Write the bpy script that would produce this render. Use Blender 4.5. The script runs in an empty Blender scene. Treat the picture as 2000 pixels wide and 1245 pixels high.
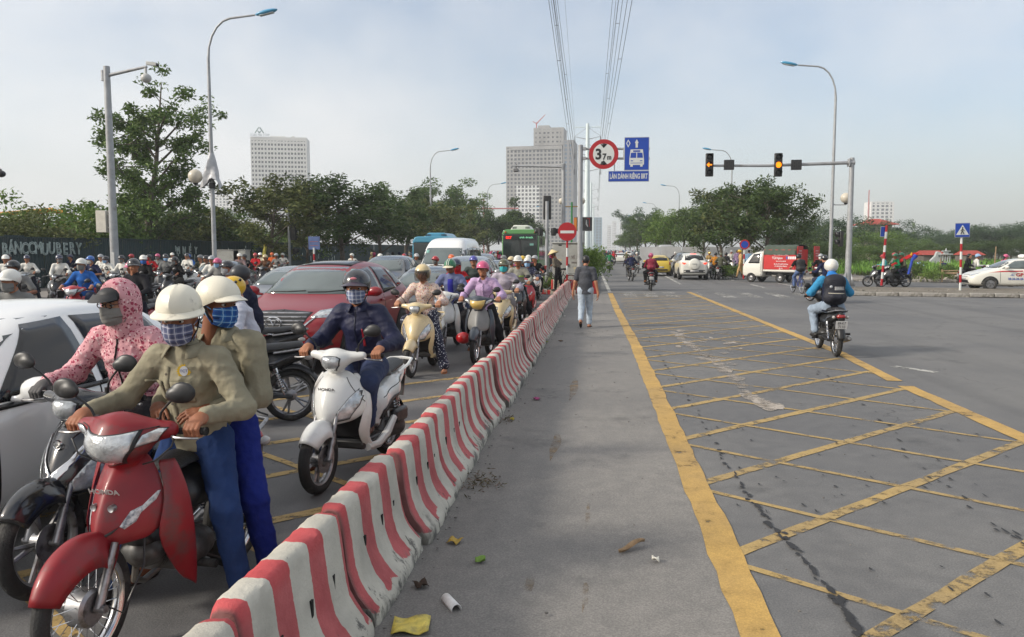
import bpy, bmesh, math, random
import numpy as np
from math import sin, cos, pi, radians as R, sqrt, atan2
from mathutils import Vector as V, Matrix as MX
from mathutils.bvhtree import BVHTree
random.seed(7); RNG = np.random.default_rng(7)
SC = bpy.context.scene; COL = SC.collection
# ---------------------------------------------------------------- camera
F, CX, CY, HOR, VPX, CAMH = 1555.0, 1000.0, 622.5, 488.0, 1172.0, 1.85
PIT = math.atan((CY-HOR)/F); YAW = math.atan((VPX-CX)*cos(PIT)/F)
cam = bpy.data.cameras.new('camera'); cam.sensor_width = 36; cam.lens = F/2000*36
cam.clip_start = .05; cam.clip_end = 20000
CAM = bpy.data.objects.new('camera', cam); COL.objects.link(CAM)
CAM.location = (0, 0, CAMH); CAM.rotation_euler = (R(90)-PIT, 0, YAW); SC.camera = CAM
CR = CAM.rotation_euler.to_matrix()
def ray(px, py): return CR @ V(((px-CX)/F, -(py-CY)/F, -1))
def G(px, py, z=0):
    d = ray(px, py); t = (z-CAMH)/d.z; return V((d.x*t, d.y*t, z))
def PY(px, py, Y): d = ray(px, py); t = Y/d.y; return V((d.x*t, Y, CAMH+d.z*t))
def PXX(px, py, X): d = ray(px, py); t = X/d.x; return V((X, d.y*t, CAMH+d.z*t))
def GX(px, Y): p = PY(px, 500, Y); return V((p.x, p.y, 0))       # ground point at depth Y in column px
# ---------------------------------------------------------------- world + sun
w = bpy.data.worlds.new('World'); SC.world = w; w.use_nodes = True
nt = w.node_tree; N = nt.nodes; L = nt.links
SKYLOC = (21.6, 15.2, 10.4)
SUN = V((-.80, -.34, .50)).normalized()
bgn = N['Background']; bgn.inputs[1].default_value = .14
sky = N.new('ShaderNodeTexSky'); sky.sky_type = 'NISHITA'; sky.sun_disc = False
sky.sun_elevation = math.asin(SUN.z); sky.sun_rotation = atan2(SUN.x, SUN.y)
sky.air_density = 1.0; sky.dust_density = 2.5; sky.ozone_density = 1.3
tc = N.new('ShaderNodeTexCoord'); mp = N.new('ShaderNodeMapping'); mp.inputs['Scale'].default_value = (1, 1, 1.6); mp.inputs['Location'].default_value = SKYLOC
L.new(tc.outputs['Generated'], mp.inputs['Vector'])
n1 = N.new('ShaderNodeTexNoise'); n1.inputs['Scale'].default_value = 1.0; n1.inputs['Detail'].default_value = 8; n1.inputs['Roughness'].default_value = .52
L.new(mp.outputs[0], n1.inputs['Vector'])
rp = N.new('ShaderNodeValToRGB'); rp.color_ramp.elements[0].position = .40; rp.color_ramp.elements[1].position = .56
rp.color_ramp.elements[0].color = (.08, .08, .08, 1); rp.color_ramp.elements[1].color = (.96, .96, .96, 1)
L.new(n1.outputs['Fac'], rp.inputs[0])
mixc = N.new('ShaderNodeMix'); mixc.data_type = 'RGBA'
n2 = N.new('ShaderNodeTexNoise'); n2.inputs['Scale'].default_value = 4.5; n2.inputs['Detail'].default_value = 6
L.new(mp.outputs[0], n2.inputs['Vector'])
rp2 = N.new('ShaderNodeValToRGB'); rp2.color_ramp.elements[0].position = .3; rp2.color_ramp.elements[1].position = .7
rp2.color_ramp.elements[0].color = (5.0, 5.05, 5.15, 1); rp2.color_ramp.elements[1].color = (5.5, 5.5, 5.5, 1)
L.new(n2.outputs['Fac'], rp2.inputs[0])
L.new(rp.outputs[0], mixc.inputs[0]); L.new(sky.outputs[0], mixc.inputs[6]); L.new(rp2.outputs[0], mixc.inputs[7])
L.new(mixc.outputs[2], bgn.inputs[0])
sl = bpy.data.lights.new('sun', 'SUN'); sl.energy = 2.9; sl.angle = R(9); sl.color = (1, .93, .82)
so = bpy.data.objects.new('sun', sl); COL.objects.link(so); so.rotation_euler = (-SUN).to_track_quat('-Z', 'Y').to_euler()
SC.view_settings.view_transform = 'Standard'; SC.view_settings.look = 'None'; SC.view_settings.gamma = 1; SC.view_settings.exposure = .38
cy = SC.cycles; cy.use_denoising = True; cy.max_bounces = 7; cy.diffuse_bounces = 2; cy.glossy_bounces = 3; cy.transmission_bounces = 4
cy.volume_bounces = 1; cy.transparent_max_bounces = 16; cy.caustics_reflective = False; cy.caustics_refractive = False
# ---------------------------------------------------------------- materials
def S(r, g, b):
    f = lambda c: (c/12.92 if c <= .04045 else ((c+.055)/1.055)**2.4)
    return (f(r/255), f(g/255), f(b/255))
MATS = {}
def M(name, col=(.5,.5,.5), rough=.5, metal=0, var=0, vs=6, bump=0, bs=60, coat=0, emit=None, es=1, trans=0, alpha=1, spec=.5, dirt=None, ds=3, dth=.58, obj=True):
    if name in MATS: return MATS[name]
    m = bpy.data.materials.new(name); m.use_nodes = True; MATS[name] = m
    n = m.node_tree.nodes; l = m.node_tree.links; b = n['Principled BSDF']
    b.inputs['Base Color'].default_value = (*col, 1); b.inputs['Roughness'].default_value = rough; b.inputs['Metallic'].default_value = metal
    b.inputs['Coat Weight'].default_value = coat; b.inputs['Coat Roughness'].default_value = .06
    b.inputs['Specular IOR Level'].default_value = spec
    b.inputs['Transmission Weight'].default_value = trans; b.inputs['Alpha'].default_value = alpha
    if emit: b.inputs['Emission Color'].default_value = (*emit, 1); b.inputs['Emission Strength'].default_value = es
    m['nodes'] = 1
    if var or bump or dirt:
        t = n.new('ShaderNodeTexCoord'); co = t.outputs['Object']
        cur = None
        if var:
            x = n.new('ShaderNodeTexNoise'); x.inputs['Scale'].default_value = vs; x.inputs['Detail'].default_value = 6; l.new(co, x.inputs['Vector'])
            r = n.new('ShaderNodeMapRange'); r.inputs[1].default_value = .3; r.inputs[2].default_value = .7; r.inputs[3].default_value = 1-var; r.inputs[4].default_value = 1+var
            l.new(x.outputs['Fac'], r.inputs[0])
            mu = n.new('ShaderNodeMix'); mu.data_type = 'RGBA'; mu.blend_type = 'MULTIPLY'; mu.inputs[0].default_value = 1; mu.inputs[6].default_value = (*col, 1)
            l.new(r.outputs[0], mu.inputs[7]); cur = mu.outputs[2]; l.new(cur, b.inputs['Base Color'])
        if dirt:
            x = n.new('ShaderNodeTexNoise'); x.inputs['Scale'].default_value = ds; x.inputs['Detail'].default_value = 9; x.inputs['Roughness'].default_value = .65; l.new(co, x.inputs['Vector'])
            r = n.new('ShaderNodeMapRange'); r.inputs[1].default_value = dth-.05; r.inputs[2].default_value = dth+.1; r.inputs[4].default_value = .85; l.new(x.outputs['Fac'], r.inputs[0])
            mu = n.new('ShaderNodeMix'); mu.data_type = 'RGBA'; l.new(r.outputs[0], mu.inputs[0]); mu.inputs[6].default_value = (*col, 1); mu.inputs[7].default_value = (*dirt, 1)
            if cur: l.new(cur, mu.inputs[6])
            cur = mu.outputs[2]; l.new(cur, b.inputs['Base Color'])
        if bump:
            x = n.new('ShaderNodeTexNoise'); x.inputs['Scale'].default_value = bs; x.inputs['Detail'].default_value = 5; l.new(co, x.inputs['Vector'])
            bp = n.new('ShaderNodeBump'); bp.inputs['Strength'].default_value = bump; bp.inputs['Distance'].default_value = .02
            l.new(x.outputs['Fac'], bp.inputs['Height']); l.new(bp.outputs[0], b.inputs['Normal'])
    return m
def cloth(c, k=.12): return M('cloth_%d_%d_%d' % tuple(int(x) for x in c), S(*c), .85, var=k, vs=9, bump=.35, bs=22, spec=.2)
def paint(c, metal=0): return M('paint_%d_%d_%d' % tuple(int(x) for x in c), S(*c), .3, metal=metal, coat=.9, dirt=tuple(.55*x+.03 for x in S(*c)), ds=4, dth=.62)
def plas(c): return M('plastic_%d_%d_%d' % tuple(int(x) for x in c), S(*c), .45, var=.15, vs=8, dirt=tuple(.5*x+.05 for x in S(*c)), ds=9, dth=.6)
BLK = lambda: M('black_plastic', (.016,.016,.017), .42, var=.3, vs=10, dirt=(.06,.055,.05), ds=7, dth=.6)
RUB = lambda: M('tyre_rubber', (.02,.02,.02), .8, var=.3, vs=9, dirt=(.09,.085,.075), ds=6, dth=.55, bump=.3, bs=90)
CHR = lambda: M('chrome', (.62,.62,.63), .16, metal=1, dirt=(.25,.23,.2), ds=12, dth=.6)
ALU = lambda: M('cast_metal', (.33,.33,.34), .42, metal=.85, var=.2, vs=14, dirt=(.1,.09,.08), ds=12, dth=.55)
ENG = lambda: M('engine_metal', (.12,.12,.12), .5, metal=.6, var=.3, vs=14, dirt=(.07,.06,.05), ds=10, dth=.52)
LENS = lambda: M('lamp_lens', (.50,.52,.53), .07, metal=.45, var=.45, vs=16, bump=.25, bs=90, coat=1)
LENSR = lambda: M('red_lens', S(150,15,12), .15, coat=1, var=.3, vs=30)
LENSA = lambda: M('amber_lens', S(220,110,20), .15, coat=1, var=.2, vs=30)
SEAT = lambda: M('seat_vinyl', (.018,.018,.019), .5, var=.3, vs=12, bump=.3, bs=120)
GLASSD = lambda: M('dark_glass', (.012,.014,.016), .04, coat=.6, var=.3, vs=2)
GLASSG = lambda: M('car_glass', (.05,.06,.06), .05, coat=.5, var=.5, vs=1.5)
GALV = lambda: M('galvanised_steel', (.36,.37,.38), .45, metal=.25, var=.16, vs=5, dirt=(.2,.19,.17), ds=2.5, dth=.6)
# ---------------------------------------------------------------- mesh helpers
def link(o, parent=None):
    COL.objects.link(o)
    if parent is not None: o.parent = parent
    return o
def tag(o, label=None, cat=None, group=None, kind=None):
    if label: o['label'] = label
    if cat: o['category'] = cat
    if group: o['group'] = group
    if kind: o['kind'] = kind
    return o
def empty(name, loc=(0,0,0), rz=0, **k):
    o = bpy.data.objects.new(name, None); link(o); o.location = loc; o.rotation_euler = (0,0,rz); return tag(o, **k)
class MB:
    def __init__(s): s.v = []; s.f = []; s.m = []; s.T = None; s.mi = 0
    def add(s, vs, fs, mi=None):
        o = len(s.v); mi = s.mi if mi is None else mi
        if s.T is not None: vs = [s.T @ V(q) for q in vs]
        s.v += [tuple(q) for q in vs]; s.f += [tuple(i+o for i in f) for f in fs]; s.m += [mi]*len(fs); return s
    def box(s, c, d, mi=None, rot=None):
        x, y, z = (q/2 for q in d); c = V(c)
        vs = [V((a*x, b*y, e*z)) for a in (-1,1) for b in (-1,1) for e in (-1,1)]
        if rot is not None: vs = [rot @ q for q in vs]
        return s.add([c+q for q in vs], [(0,1,3,2),(4,6,7,5),(0,4,5,1),(2,3,7,6),(0,2,6,4),(1,5,7,3)], mi)
    def rings(s, rs, mi=None, cap=True, closed=True):
        n = len(rs[0]); vs = [q for r in rs for q in r]; fs = []
        for i in range(len(rs)-1):
            for j in range(n if closed else n-1):
                k = (j+1) % n; fs.append((i*n+j, i*n+k, (i+1)*n+k, (i+1)*n+j))
        if cap and closed: fs += [tuple(range(n-1,-1,-1)), tuple((len(rs)-1)*n+j for j in range(n))]
        return s.add(vs, fs, mi)
    def tube(s, pts, r, n=8, mi=None, cap=True, flat=1):
        pts = [V(p) for p in pts]; rs = r if isinstance(r, (list, tuple)) else [r]*len(pts); out = []; u = None
        for i, p in enumerate(pts):
            t = (pts[min(i+1, len(pts)-1)]-pts[max(i-1, 0)]).normalized()
            if u is None: u = t.orthogonal().normalized() if abs(t.z) > .9 else t.cross(V((0,0,1))).normalized()
            u = (u-t*u.dot(t)).normalized(); w_ = t.cross(u)
            out.append([p+u*rs[i]*cos(2*pi*k/n)+w_*rs[i]*flat*sin(2*pi*k/n) for k in range(n)])
        return s.rings(out, mi, cap)
    def cyl(s, p, q, r, r2=None, n=16, mi=None, cap=True): return s.tube([p, q], [r, r if r2 is None else r2], n, mi, cap)
    def lathe(s, prof, n=24, mi=None, axis='z', c=(0,0,0), cap=False):
        c = V(c); out = []
        for r, h in prof:
            ring = []
            for k in range(n):
                a = 2*pi*k/n; x, y = r*cos(a), r*sin(a)
                ring.append(c+(V((x,y,h)) if axis == 'z' else V((x,h,-y)) if axis == 'y' else V((h,x,y))))
            out.append(ring)
        return s.rings(out, mi, cap)
    def sph(s, c, r, n=12, mi=None, rot=None):
        r = V(r) if not isinstance(r, (int, float)) else V((r,r,r)); c = V(c); out = []
        for i in range(n//2+1):
            a = pi*i/(n//2); a = min(max(a, .02), pi-.02); ring = []
            for k in range(n):
                b = 2*pi*k/n; q = V((r.x*sin(a)*cos(b), r.y*sin(a)*sin(b), r.z*cos(a)))
                ring.append(c+(rot @ q if rot is not None else q))
            out.append(ring[::-1])
        return s.rings(out, mi, True)
    def prism(s, poly, d0, d1, plane='xz', mi=None):
        f = {'xz': lambda a, b, d: (a, d, b), 'xy': lambda a, b, d: (a, b, d), 'yz': lambda a, b, d: (d, a, b)}[plane]
        n = len(poly); vs = [f(a, b, d0) for a, b in poly]+[f(a, b, d1) for a, b in poly]
        fs = [tuple(range(n)), tuple(range(2*n-1, n-1, -1))]+[(i, n+i, n+(i+1) % n, (i+1) % n) for i in range(n)]
        return s.add(vs, fs, mi)
    def grid(s, rows, mi=None): return s.rings(rows, mi, False, False)
    def mesh(s, name): 
        me = bpy.data.meshes.new(name); me.from_pydata(s.v, [], s.f); return me
    def build(s, name, mats, parent=None, ang=40, bevel=0, seg=2, sub=0, solid=0, flip=True, mirror=False):
        me = s.mesh(name); mats = mats if isinstance(mats, (list, tuple)) else [mats]
        for m in mats: me.materials.append(m)
        me.polygons.foreach_set('material_index', s.m)
        if flip:
            bm = bmesh.new(); bm.from_mesh(me); bmesh.ops.recalc_face_normals(bm, faces=bm.faces); bm.to_mesh(me); bm.free()
        return obj(name, me, parent, ang, bevel, seg, sub, solid)
def obj(name, me, parent=None, ang=40, bevel=0, seg=2, sub=0, solid=0):
    if ang: me.polygons.foreach_set('use_smooth', [True]*len(me.polygons)); me.set_sharp_from_angle(angle=R(ang))
    o = bpy.data.objects.new(name, me); link(o, parent)
    if solid: q = o.modifiers.new('t', 'SOLIDIFY'); q.thickness = solid; q.offset = -1
    if sub: q = o.modifiers.new('s', 'SUBSURF'); q.levels = sub; q.render_levels = sub
    if bevel: q = o.modifiers.new('b', 'BEVEL'); q.width = bevel; q.segments = seg; q.limit_method = 'ANGLE'; q.angle_limit = R(35)
    return o
def npmesh(name, v, f, mats=(), mi=None, smooth=True):
    me = bpy.data.meshes.new(name); v = np.asarray(v, np.float32); f = np.asarray(f, np.int32); nf, k = f.shape
    me.vertices.add(len(v)); me.vertices.foreach_set('co', v.ravel()); me.loops.add(nf*k); me.polygons.add(nf)
    me.loops.foreach_set('vertex_index', f.ravel()); me.polygons.foreach_set('loop_start', np.arange(0, nf*k, k, dtype=np.int32))
    me.polygons.foreach_set('use_smooth', np.full(nf, smooth))
    for m in mats: me.materials.append(m)
    if mi is not None: me.polygons.foreach_set('material_index', np.asarray(mi, np.int32))
    me.update(calc_edges=True); return me
def copytree(o, parent=None, mats=None):
    c = o.copy(); COL.objects.link(c); c.parent = parent
    for ch in list(o.children): copytree(ch, c)
    return c
def text(name, s, size, mat, parent, M4, ext=.002, xs=1, align='CENTER', shear=0, bold=0, wire=0):
    cu = bpy.data.curves.new(name, 'FONT'); cu.body = s; cu.size = size; cu.extrude = ext; cu.align_x = align; cu.align_y = 'CENTER'; cu.shear = shear; cu.offset = bold
    cu.resolution_u = 3; cu.materials.append(mat)
    if wire: cu.fill_mode = 'NONE'; cu.bevel_depth = wire; cu.extrude = 0; cu.bevel_resolution = 1
    t = bpy.data.objects.new(name, cu); me = bpy.data.meshes.new_from_object(t); bpy.data.objects.remove(t); me.name = name
    o = bpy.data.objects.new(name, me); link(o, parent); o.matrix_local = M4 @ MX.Diagonal((xs,1,1,1)); return o
def TM(loc, right, up):  # text matrix
    r = V(right).normalized(); u = V(up); u = (u-r*u.dot(r)).normalized(); n = r.cross(u)
    m = MX((r, u, n)).transposed().to_4x4(); m.translation = loc; return m
def patch(name, bvh, poly, axis, mat, parent, off=.004, step=.06, thick=.004, far=5, both=False, T=None):
    """polygon drawn in a side ('y'), front ('x') or top ('z') view, laid onto the body surface"""
    ax = axis[-1]; sg = -1 if axis[0] == '-' else 1
    to3 = {'y': lambda a, b: V((a, sg*far, b)), 'x': lambda a, b: V((sg*far, a, b)), 'z': lambda a, b: V((a, b, sg*far))}[ax]
    d = {'y': V((0,-sg,0)), 'x': V((-sg,0,0)), 'z': V((0,0,-sg))}[ax]
    bm = bmesh.new(); bm.faces.new([bm.verts.new((a, b, 0)) for a, b in poly])
    for k in (0, 1):
        lo = min(p[k] for p in poly); hi = max(p[k] for p in poly); n = int((hi-lo)/step)
        for i in range(1, n+1):
            q = lo+(hi-lo)*i/(n+1); co = (q,0,0) if k == 0 else (0,q,0); no = (1,0,0) if k == 0 else (0,1,0)
            bmesh.ops.bisect_plane(bm, geom=bm.verts[:]+bm.edges[:]+bm.faces[:], plane_co=co, plane_no=no)
    bad = []
    for v in bm.verts:
        o3 = to3(v.co.x, v.co.y); h, nn, i, dd = bvh.ray_cast(o3, d)
        if h is None: bad.append(v)
        else: v.co = h-d*off
    bmesh.ops.delete(bm, geom=bad, context='VERTS')
    bmesh.ops.recalc_face_normals(bm, faces=bm.faces)
    if bm.faces:
        if sum(f.normal.dot(-d)*f.calc_area() for f in bm.faces) < 0: bmesh.ops.reverse_faces(bm, faces=bm.faces)
    me = bpy.data.meshes.new(name); bm.to_mesh(me); bm.free(); me.materials.append(mat)
    o = obj(name, me, parent, 50)
    if thick: q = o.modifiers.new('t', 'SOLIDIFY'); q.thickness = thick; q.offset = 1
    return o
def lens(name, bvh, poly, axis, mat, parent, off=.003, step=.02, rim=1.10):
    cx = sum(p[0] for p in poly)/len(poly); cy_ = sum(p[1] for p in poly)/len(poly)
    o = patch(name, bvh, poly, axis, mat, parent, off+.003, step)
    patch('lamp_rim', bvh, [(cx+(a-cx)*rim, cy_+(b-cy_)*rim) for a, b in poly], axis, M('rim_black', (.02,.02,.02), .4), o, .002, step, .002); return o
def bvh_of(o):
    dg = bpy.context.evaluated_depsgraph_get(); dg.update(); e = o.evaluated_get(dg); me = e.to_mesh()
    b = BVHTree.FromPolygons([v.co.copy() for v in me.vertices], [tuple(p.vertices) for p in me.polygons]); e.to_mesh_clear(); return b
# ---------------------------------------------------------------- implicit surfaces (bodies, soft shapes)
def cone(a, b, ra, rb=None, side=None, s=1, k=.03): return ('c', np.array(a, float), np.array(b, float), ra, ra if rb is None else rb, None if side is None else np.array(V(side).normalized()), s, k)
def ell(c, r, rot=None, k=.03): return ('e', np.array(c, float), np.array(r, float), None if rot is None else np.array(rot), 0, None, 0, k)
def surfnet(prims, h, cuts=(), wr=0, wf=30, seed=0):
    lo = np.full(3, 1e9); hi = -lo
    bb = []
    for p in prims:
        if p[0] == 'c': m_ = max(p[3], p[4])*max(p[6], 1); a = np.minimum(p[1], p[2])-m_; b = np.maximum(p[1], p[2])+m_
        else: m_ = p[2].max() if p[3] is not None else p[2]; a = p[1]-m_; b = p[1]+m_
        bb.append((a, b)); lo = np.minimum(lo, a); hi = np.maximum(hi, b)
    lo = lo-3*h-.02; hi = hi+3*h+.02; n = np.ceil((hi-lo)/h).astype(int)+1
    ax = [lo[i]+h*np.arange(n[i]) for i in range(3)]
    D = np.full(n, 1.0, np.float32)
    for p, (a, b) in zip(prims, bb):
        k = p[7]; pad = k+2*h
        i0 = np.maximum(((a-pad-lo)/h).astype(int), 0); i1 = np.minimum(((b+pad-lo)/h).astype(int)+2, n)
        sl_ = tuple(slice(i0[i], i1[i]) for i in range(3))
        X = np.stack(np.meshgrid(*[ax[i][sl_[i]] for i in range(3)], indexing='ij'), -1)
        if p[0] == 'c':
            ab = p[2]-p[1]; q = X-p[1]; t = np.clip(q@ab/max(ab@ab, 1e-9), 0, 1); q = q-t[..., None]*ab
            if p[5] is not None: q = q+(q@p[5])[..., None]*p[5]*(1/p[6]-1)
            d = np.sqrt((q*q).sum(-1))-(p[3]+t*(p[4]-p[3]))
        else:
            q = X-p[1]
            if p[3] is not None: q = q@p[3]
            k0 = np.sqrt(((q/p[2])**2).sum(-1))+1e-6; k1 = np.sqrt(((q/p[2]**2)**2).sum(-1))+1e-6; d = k0*(k0-1)/k1
        o = D[sl_]
        if k > 0: hh = np.clip(.5+.5*(o-d)/k, 0, 1); D[sl_] = o+(d-o)*hh-k*hh*(1-hh)
        else: D[sl_] = np.minimum(o, d)
    if wr or len(cuts):
        X = np.stack(np.meshgrid(*ax, indexing='ij'), -1)
        if wr:
            rg = np.random.default_rng(seed); acc = 0
            for j in range(5):
                w_ = rg.normal(size=3); w_[2] *= 1.4; w_ = w_/np.linalg.norm(w_)*wf*(.6+.25*j); w2 = rg.normal(size=3)*wf*.35
                acc = acc+(1-np.abs(np.sin(X@w_+1.3*np.sin(X@w2)+rg.random()*6)))**2/(1+.4*j)
            D = D-wr*(acc/2.2-.4)
        for c, nn in cuts: D = np.maximum(D, (X-np.array(c))@np.array(V(nn).normalized()))
    D[[0,-1]] = 1; D[:, [0,-1]] = 1; D[:, :, [0,-1]] = 1
    I = D < 0
    c8 = [(i, j, k) for i in (0,1) for j in (0,1) for k in (0,1)]
    sub = lambda A, o: A[o[0]:A.shape[0]-1+o[0], o[1]:A.shape[1]-1+o[1], o[2]:A.shape[2]-1+o[2]]
    cnt = sum(sub(I, o).astype(np.int8) for o in c8); act = (cnt > 0) & (cnt < 8)
    idx = np.full(act.shape, -1, np.int32); A = np.argwhere(act); idx[act] = np.arange(len(A))
    Dc = {o: D[A[:,0]+o[0], A[:,1]+o[1], A[:,2]+o[2]] for o in c8}
    acc = np.zeros((len(A), 3)); num = np.zeros(len(A))
    for o in c8:
        for x in range(3):
            if o[x]: continue
            o2 = list(o); o2[x] = 1; o2 = tuple(o2); d0, d1 = Dc[o], Dc[o2]; m_ = (d0 < 0) != (d1 < 0)
            t = np.where(m_, d0/np.where(m_, d0-d1, 1), 0); q = np.tile(np.array(o, float), (len(A), 1)); q[:, x] += t
            acc[m_] += q[m_]; num[m_] += 1
    vt = lo+h*(A+acc/num[:, None]); fs = []
    for x in range(3):
        s0 = [slice(1, -1)]*3; s0[x] = slice(0, -1); s1 = list(s0); s1[x] = slice(1, None)
        a, b = I[tuple(s0)], I[tuple(s1)]; E = np.argwhere(a != b)
        if not len(E): continue
        off = np.array([1,1,1]); off[x] = 0; E = E+off; y, z = (x+1) % 3, (x+2) % 3
        def cel(dy, dz): e = E.copy(); e[:, y] += dy; e[:, z] += dz; return idx[e[:,0], e[:,1], e[:,2]]
        q = np.stack([cel(-1,-1), cel(0,-1), cel(0,0), cel(-1,0)], 1); fl = a[a != b]
        q[~fl] = q[~fl][:, ::-1]; fs.append(q)
    return vt, np.concatenate(fs)
def soft(name, prims, h, mat, parent, **k):
    v, f = surfnet(prims, h, **k); me = npmesh(name, v, f, [mat]); o = bpy.data.objects.new(name, me); return link(o, parent)
# ================================================================ SETTING
def nodemat(name):
    m = bpy.data.materials.new(name); m.use_nodes = True; MATS[name] = m
    n = m.node_tree.nodes; l = m.node_tree.links; return m, n, l, n['Principled BSDF']
def noise_(n, l, co, sc, det=6, rough=.55, scale3=None):
    if scale3:
        mp_ = n.new('ShaderNodeMapping'); mp_.inputs['Scale'].default_value = scale3; l.new(co, mp_.inputs[0]); co = mp_.outputs[0]
    x = n.new('ShaderNodeTexNoise'); x.inputs['Scale'].default_value = sc; x.inputs['Detail'].default_value = det; x.inputs['Roughness'].default_value = rough
    l.new(co, x.inputs['Vector']); return x.outputs['Fac']
def rng_(n, l, f, a, b, c=0, d=1):
    r = n.new('ShaderNodeMapRange'); r.interpolation_type = 'SMOOTHSTEP'; l.new(f, r.inputs[0])
    for i, q in zip((1,2,3,4), (a,b,c,d)): r.inputs[i].default_value = q
    return r.outputs[0]
def mixc_(n, l, f, a, b, mode='MIX'):
    x = n.new('ShaderNodeMix'); x.data_type = 'RGBA'; x.blend_type = mode
    for i, q in ((0, f), (6, a), (7, b)):
        if isinstance(q, (int, float)): x.inputs[i].default_value = q
        elif isinstance(q, tuple): x.inputs[i].default_value = (*q, 1)
        else: l.new(q, x.inputs[i])
    return x.outputs[2]
def math_(n, l, op, a, b=0):
    x = n.new('ShaderNodeMath'); x.operation = op
    for i, q in ((0, a), (1, b)):
        if isinstance(q, (int, float)): x.inputs[i].default_value = q
        else: l.new(q, x.inputs[i])
    return x.outputs[0]
def pos_(n): return n.new('ShaderNodeNewGeometry').outputs['Position']
def bump_(n, l, b, f, s, d=.01):
    x = n.new('ShaderNodeBump'); x.inputs['Strength'].default_value = s; x.inputs['Distance'].default_value = d; l.new(f, x.inputs['Height']); l.new(x.outputs[0], b.inputs['Normal'])
def asphalt(name, base, dust):
    m, n, l, b = nodemat(name); co = pos_(n)
    big = noise_(n, l, co, .22, 5); tr = noise_(n, l, co, 1.0, 4, .5, (1.1, .05, 1)); fine = noise_(n, l, co, 95, 3, .7); mid = noise_(n, l, co, 7, 6, .65)
    c = mixc_(n, l, rng_(n, l, big, .38, .64), base, dust)
    c = mixc_(n, l, rng_(n, l, tr, .5, .72, 0, .45), c, tuple(x*.72 for x in base))
    c = mixc_(n, l, 1.0, c, mixc_(n, l, rng_(n, l, fine, .3, .75), (.76,.76,.76), (1.26,1.25,1.24)), 'MULTIPLY')
    c = mixc_(n, l, 1.0, c, mixc_(n, l, rng_(n, l, mid, .3, .7), (.88,.88,.88), (1.1,1.1,1.1)), 'MULTIPLY')
    st = noise_(n, l, co, .9, 8, .7); c = mixc_(n, l, rng_(n, l, st, .54, .70, 0, .5), c, (.06,.06,.06))
    vor = n.new('ShaderNodeTexVoronoi'); vor.feature = 'DISTANCE_TO_EDGE'; vor.inputs['Scale'].default_value = .28
    wp = n.new('ShaderNodeMapping'); wp.inputs['Scale'].default_value = (1.4, .6, 1)
    nv = n.new('ShaderNodeTexNoise'); nv.inputs['Scale'].default_value = 2.2; nv.inputs['Detail'].default_value = 8; l.new(co, nv.inputs['Vector'])
    ad = n.new('ShaderNodeVectorMath'); ad.operation = 'ADD'; l.new(co, ad.inputs[0]); sc_ = n.new('ShaderNodeVectorMath'); sc_.operation = 'SCALE'; sc_.inputs['Scale'].default_value = 1.1
    l.new(nv.outputs['Color'], sc_.inputs[0]); l.new(sc_.outputs[0], ad.inputs[1]); l.new(ad.outputs[0], wp.inputs[0]); l.new(wp.outputs[0], vor.inputs['Vector'])
    ck = rng_(n, l, vor.outputs['Distance'], .0, .0055, 1, 0); gate = rng_(n, l, noise_(n, l, co, .35, 3), .5, .6)
    ck = math_(n, l, 'MULTIPLY', ck, gate); c = mixc_(n, l, math_(n, l, 'MULTIPLY', ck, .6), c, (.03,.03,.03))
    l.new(c, b.inputs['Base Color']); b.inputs['Specular IOR Level'].default_value = .35
    l.new(rng_(n, l, mid, .3, .7, .7, .92), b.inputs['Roughness']); bump_(n, l, b, fine, .5, .006); return m
def roadpaint(name, col, lo, hi, sc=4.5):
    m, n, l, b = nodemat(name); co = pos_(n); f = noise_(n, l, co, sc, 10, .72); fine = noise_(n, l, co, 95, 3, .7); g = noise_(n, l, co, .8, 4)
    c = mixc_(n, l, rng_(n, l, f, .35, .7), col, tuple(x*.72 for x in col)); c = mixc_(n, l, rng_(n, l, g, .35, .65, 0, .5), c, tuple(.45*x+.05 for x in col))
    c = mixc_(n, l, 1.0, c, mixc_(n, l, rng_(n, l, fine, .3, .75), (.8,.8,.8), (1.15,1.15,1.15)), 'MULTIPLY')
    l.new(c, b.inputs['Base Color']); b.inputs['Roughness'].default_value = .8; bump_(n, l, b, fine, .4, .005)
    a = math_(n, l, 'ADD', f, math_(n, l, 'MULTIPLY', math_(n, l, 'SUBTRACT', g, .5), .35)); l.new(rng_(n, l, a, lo, hi, 1, 0), b.inputs['Alpha']); return m
def dirtmat(name, a, bcol, sc=1.2, bump=.6):
    m, n, l, b = nodemat(name); co = pos_(n); f = noise_(n, l, co, sc, 9, .65); g = noise_(n, l, co, sc*14, 6, .7)
    c = mixc_(n, l, rng_(n, l, f, .35, .65), a, bcol); c = mixc_(n, l, 1.0, c, mixc_(n, l, rng_(n, l, g, .3, .7), (.65,.65,.65), (1.3,1.3,1.3)), 'MULTIPLY')
    l.new(c, b.inputs['Base Color']); b.inputs['Roughness'].default_value = .95; bump_(n, l, b, g, bump, .05); return m
def sheet(name, poly, z, mat, kind='structure'):
    me = bpy.data.meshes.new(name); me.from_pydata([(x, y, z) for x, y in poly], [], [tuple(range(len(poly)))]); me.materials.append(mat)
    o = bpy.data.objects.new(name, me); link(o); o['kind'] = kind; return o
ASPH = asphalt('asphalt', (.130,.130,.132), (.172,.169,.164)); LANE = asphalt('lane_asphalt', (.186,.178,.168), (.235,.222,.205))
sheet('ground', [(-4000,-300),(4000,-300),(4000,6000),(-4000,6000)], -.05, dirtmat('earth', (.10,.085,.06), (.07,.075,.04), .05))
sheet('road', [(-18.6,-25),(90,-25),(90,46),(24,46),(14,49),(12.2,53),(12.2,900),(-18.6,900)], 0, ASPH)
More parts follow.
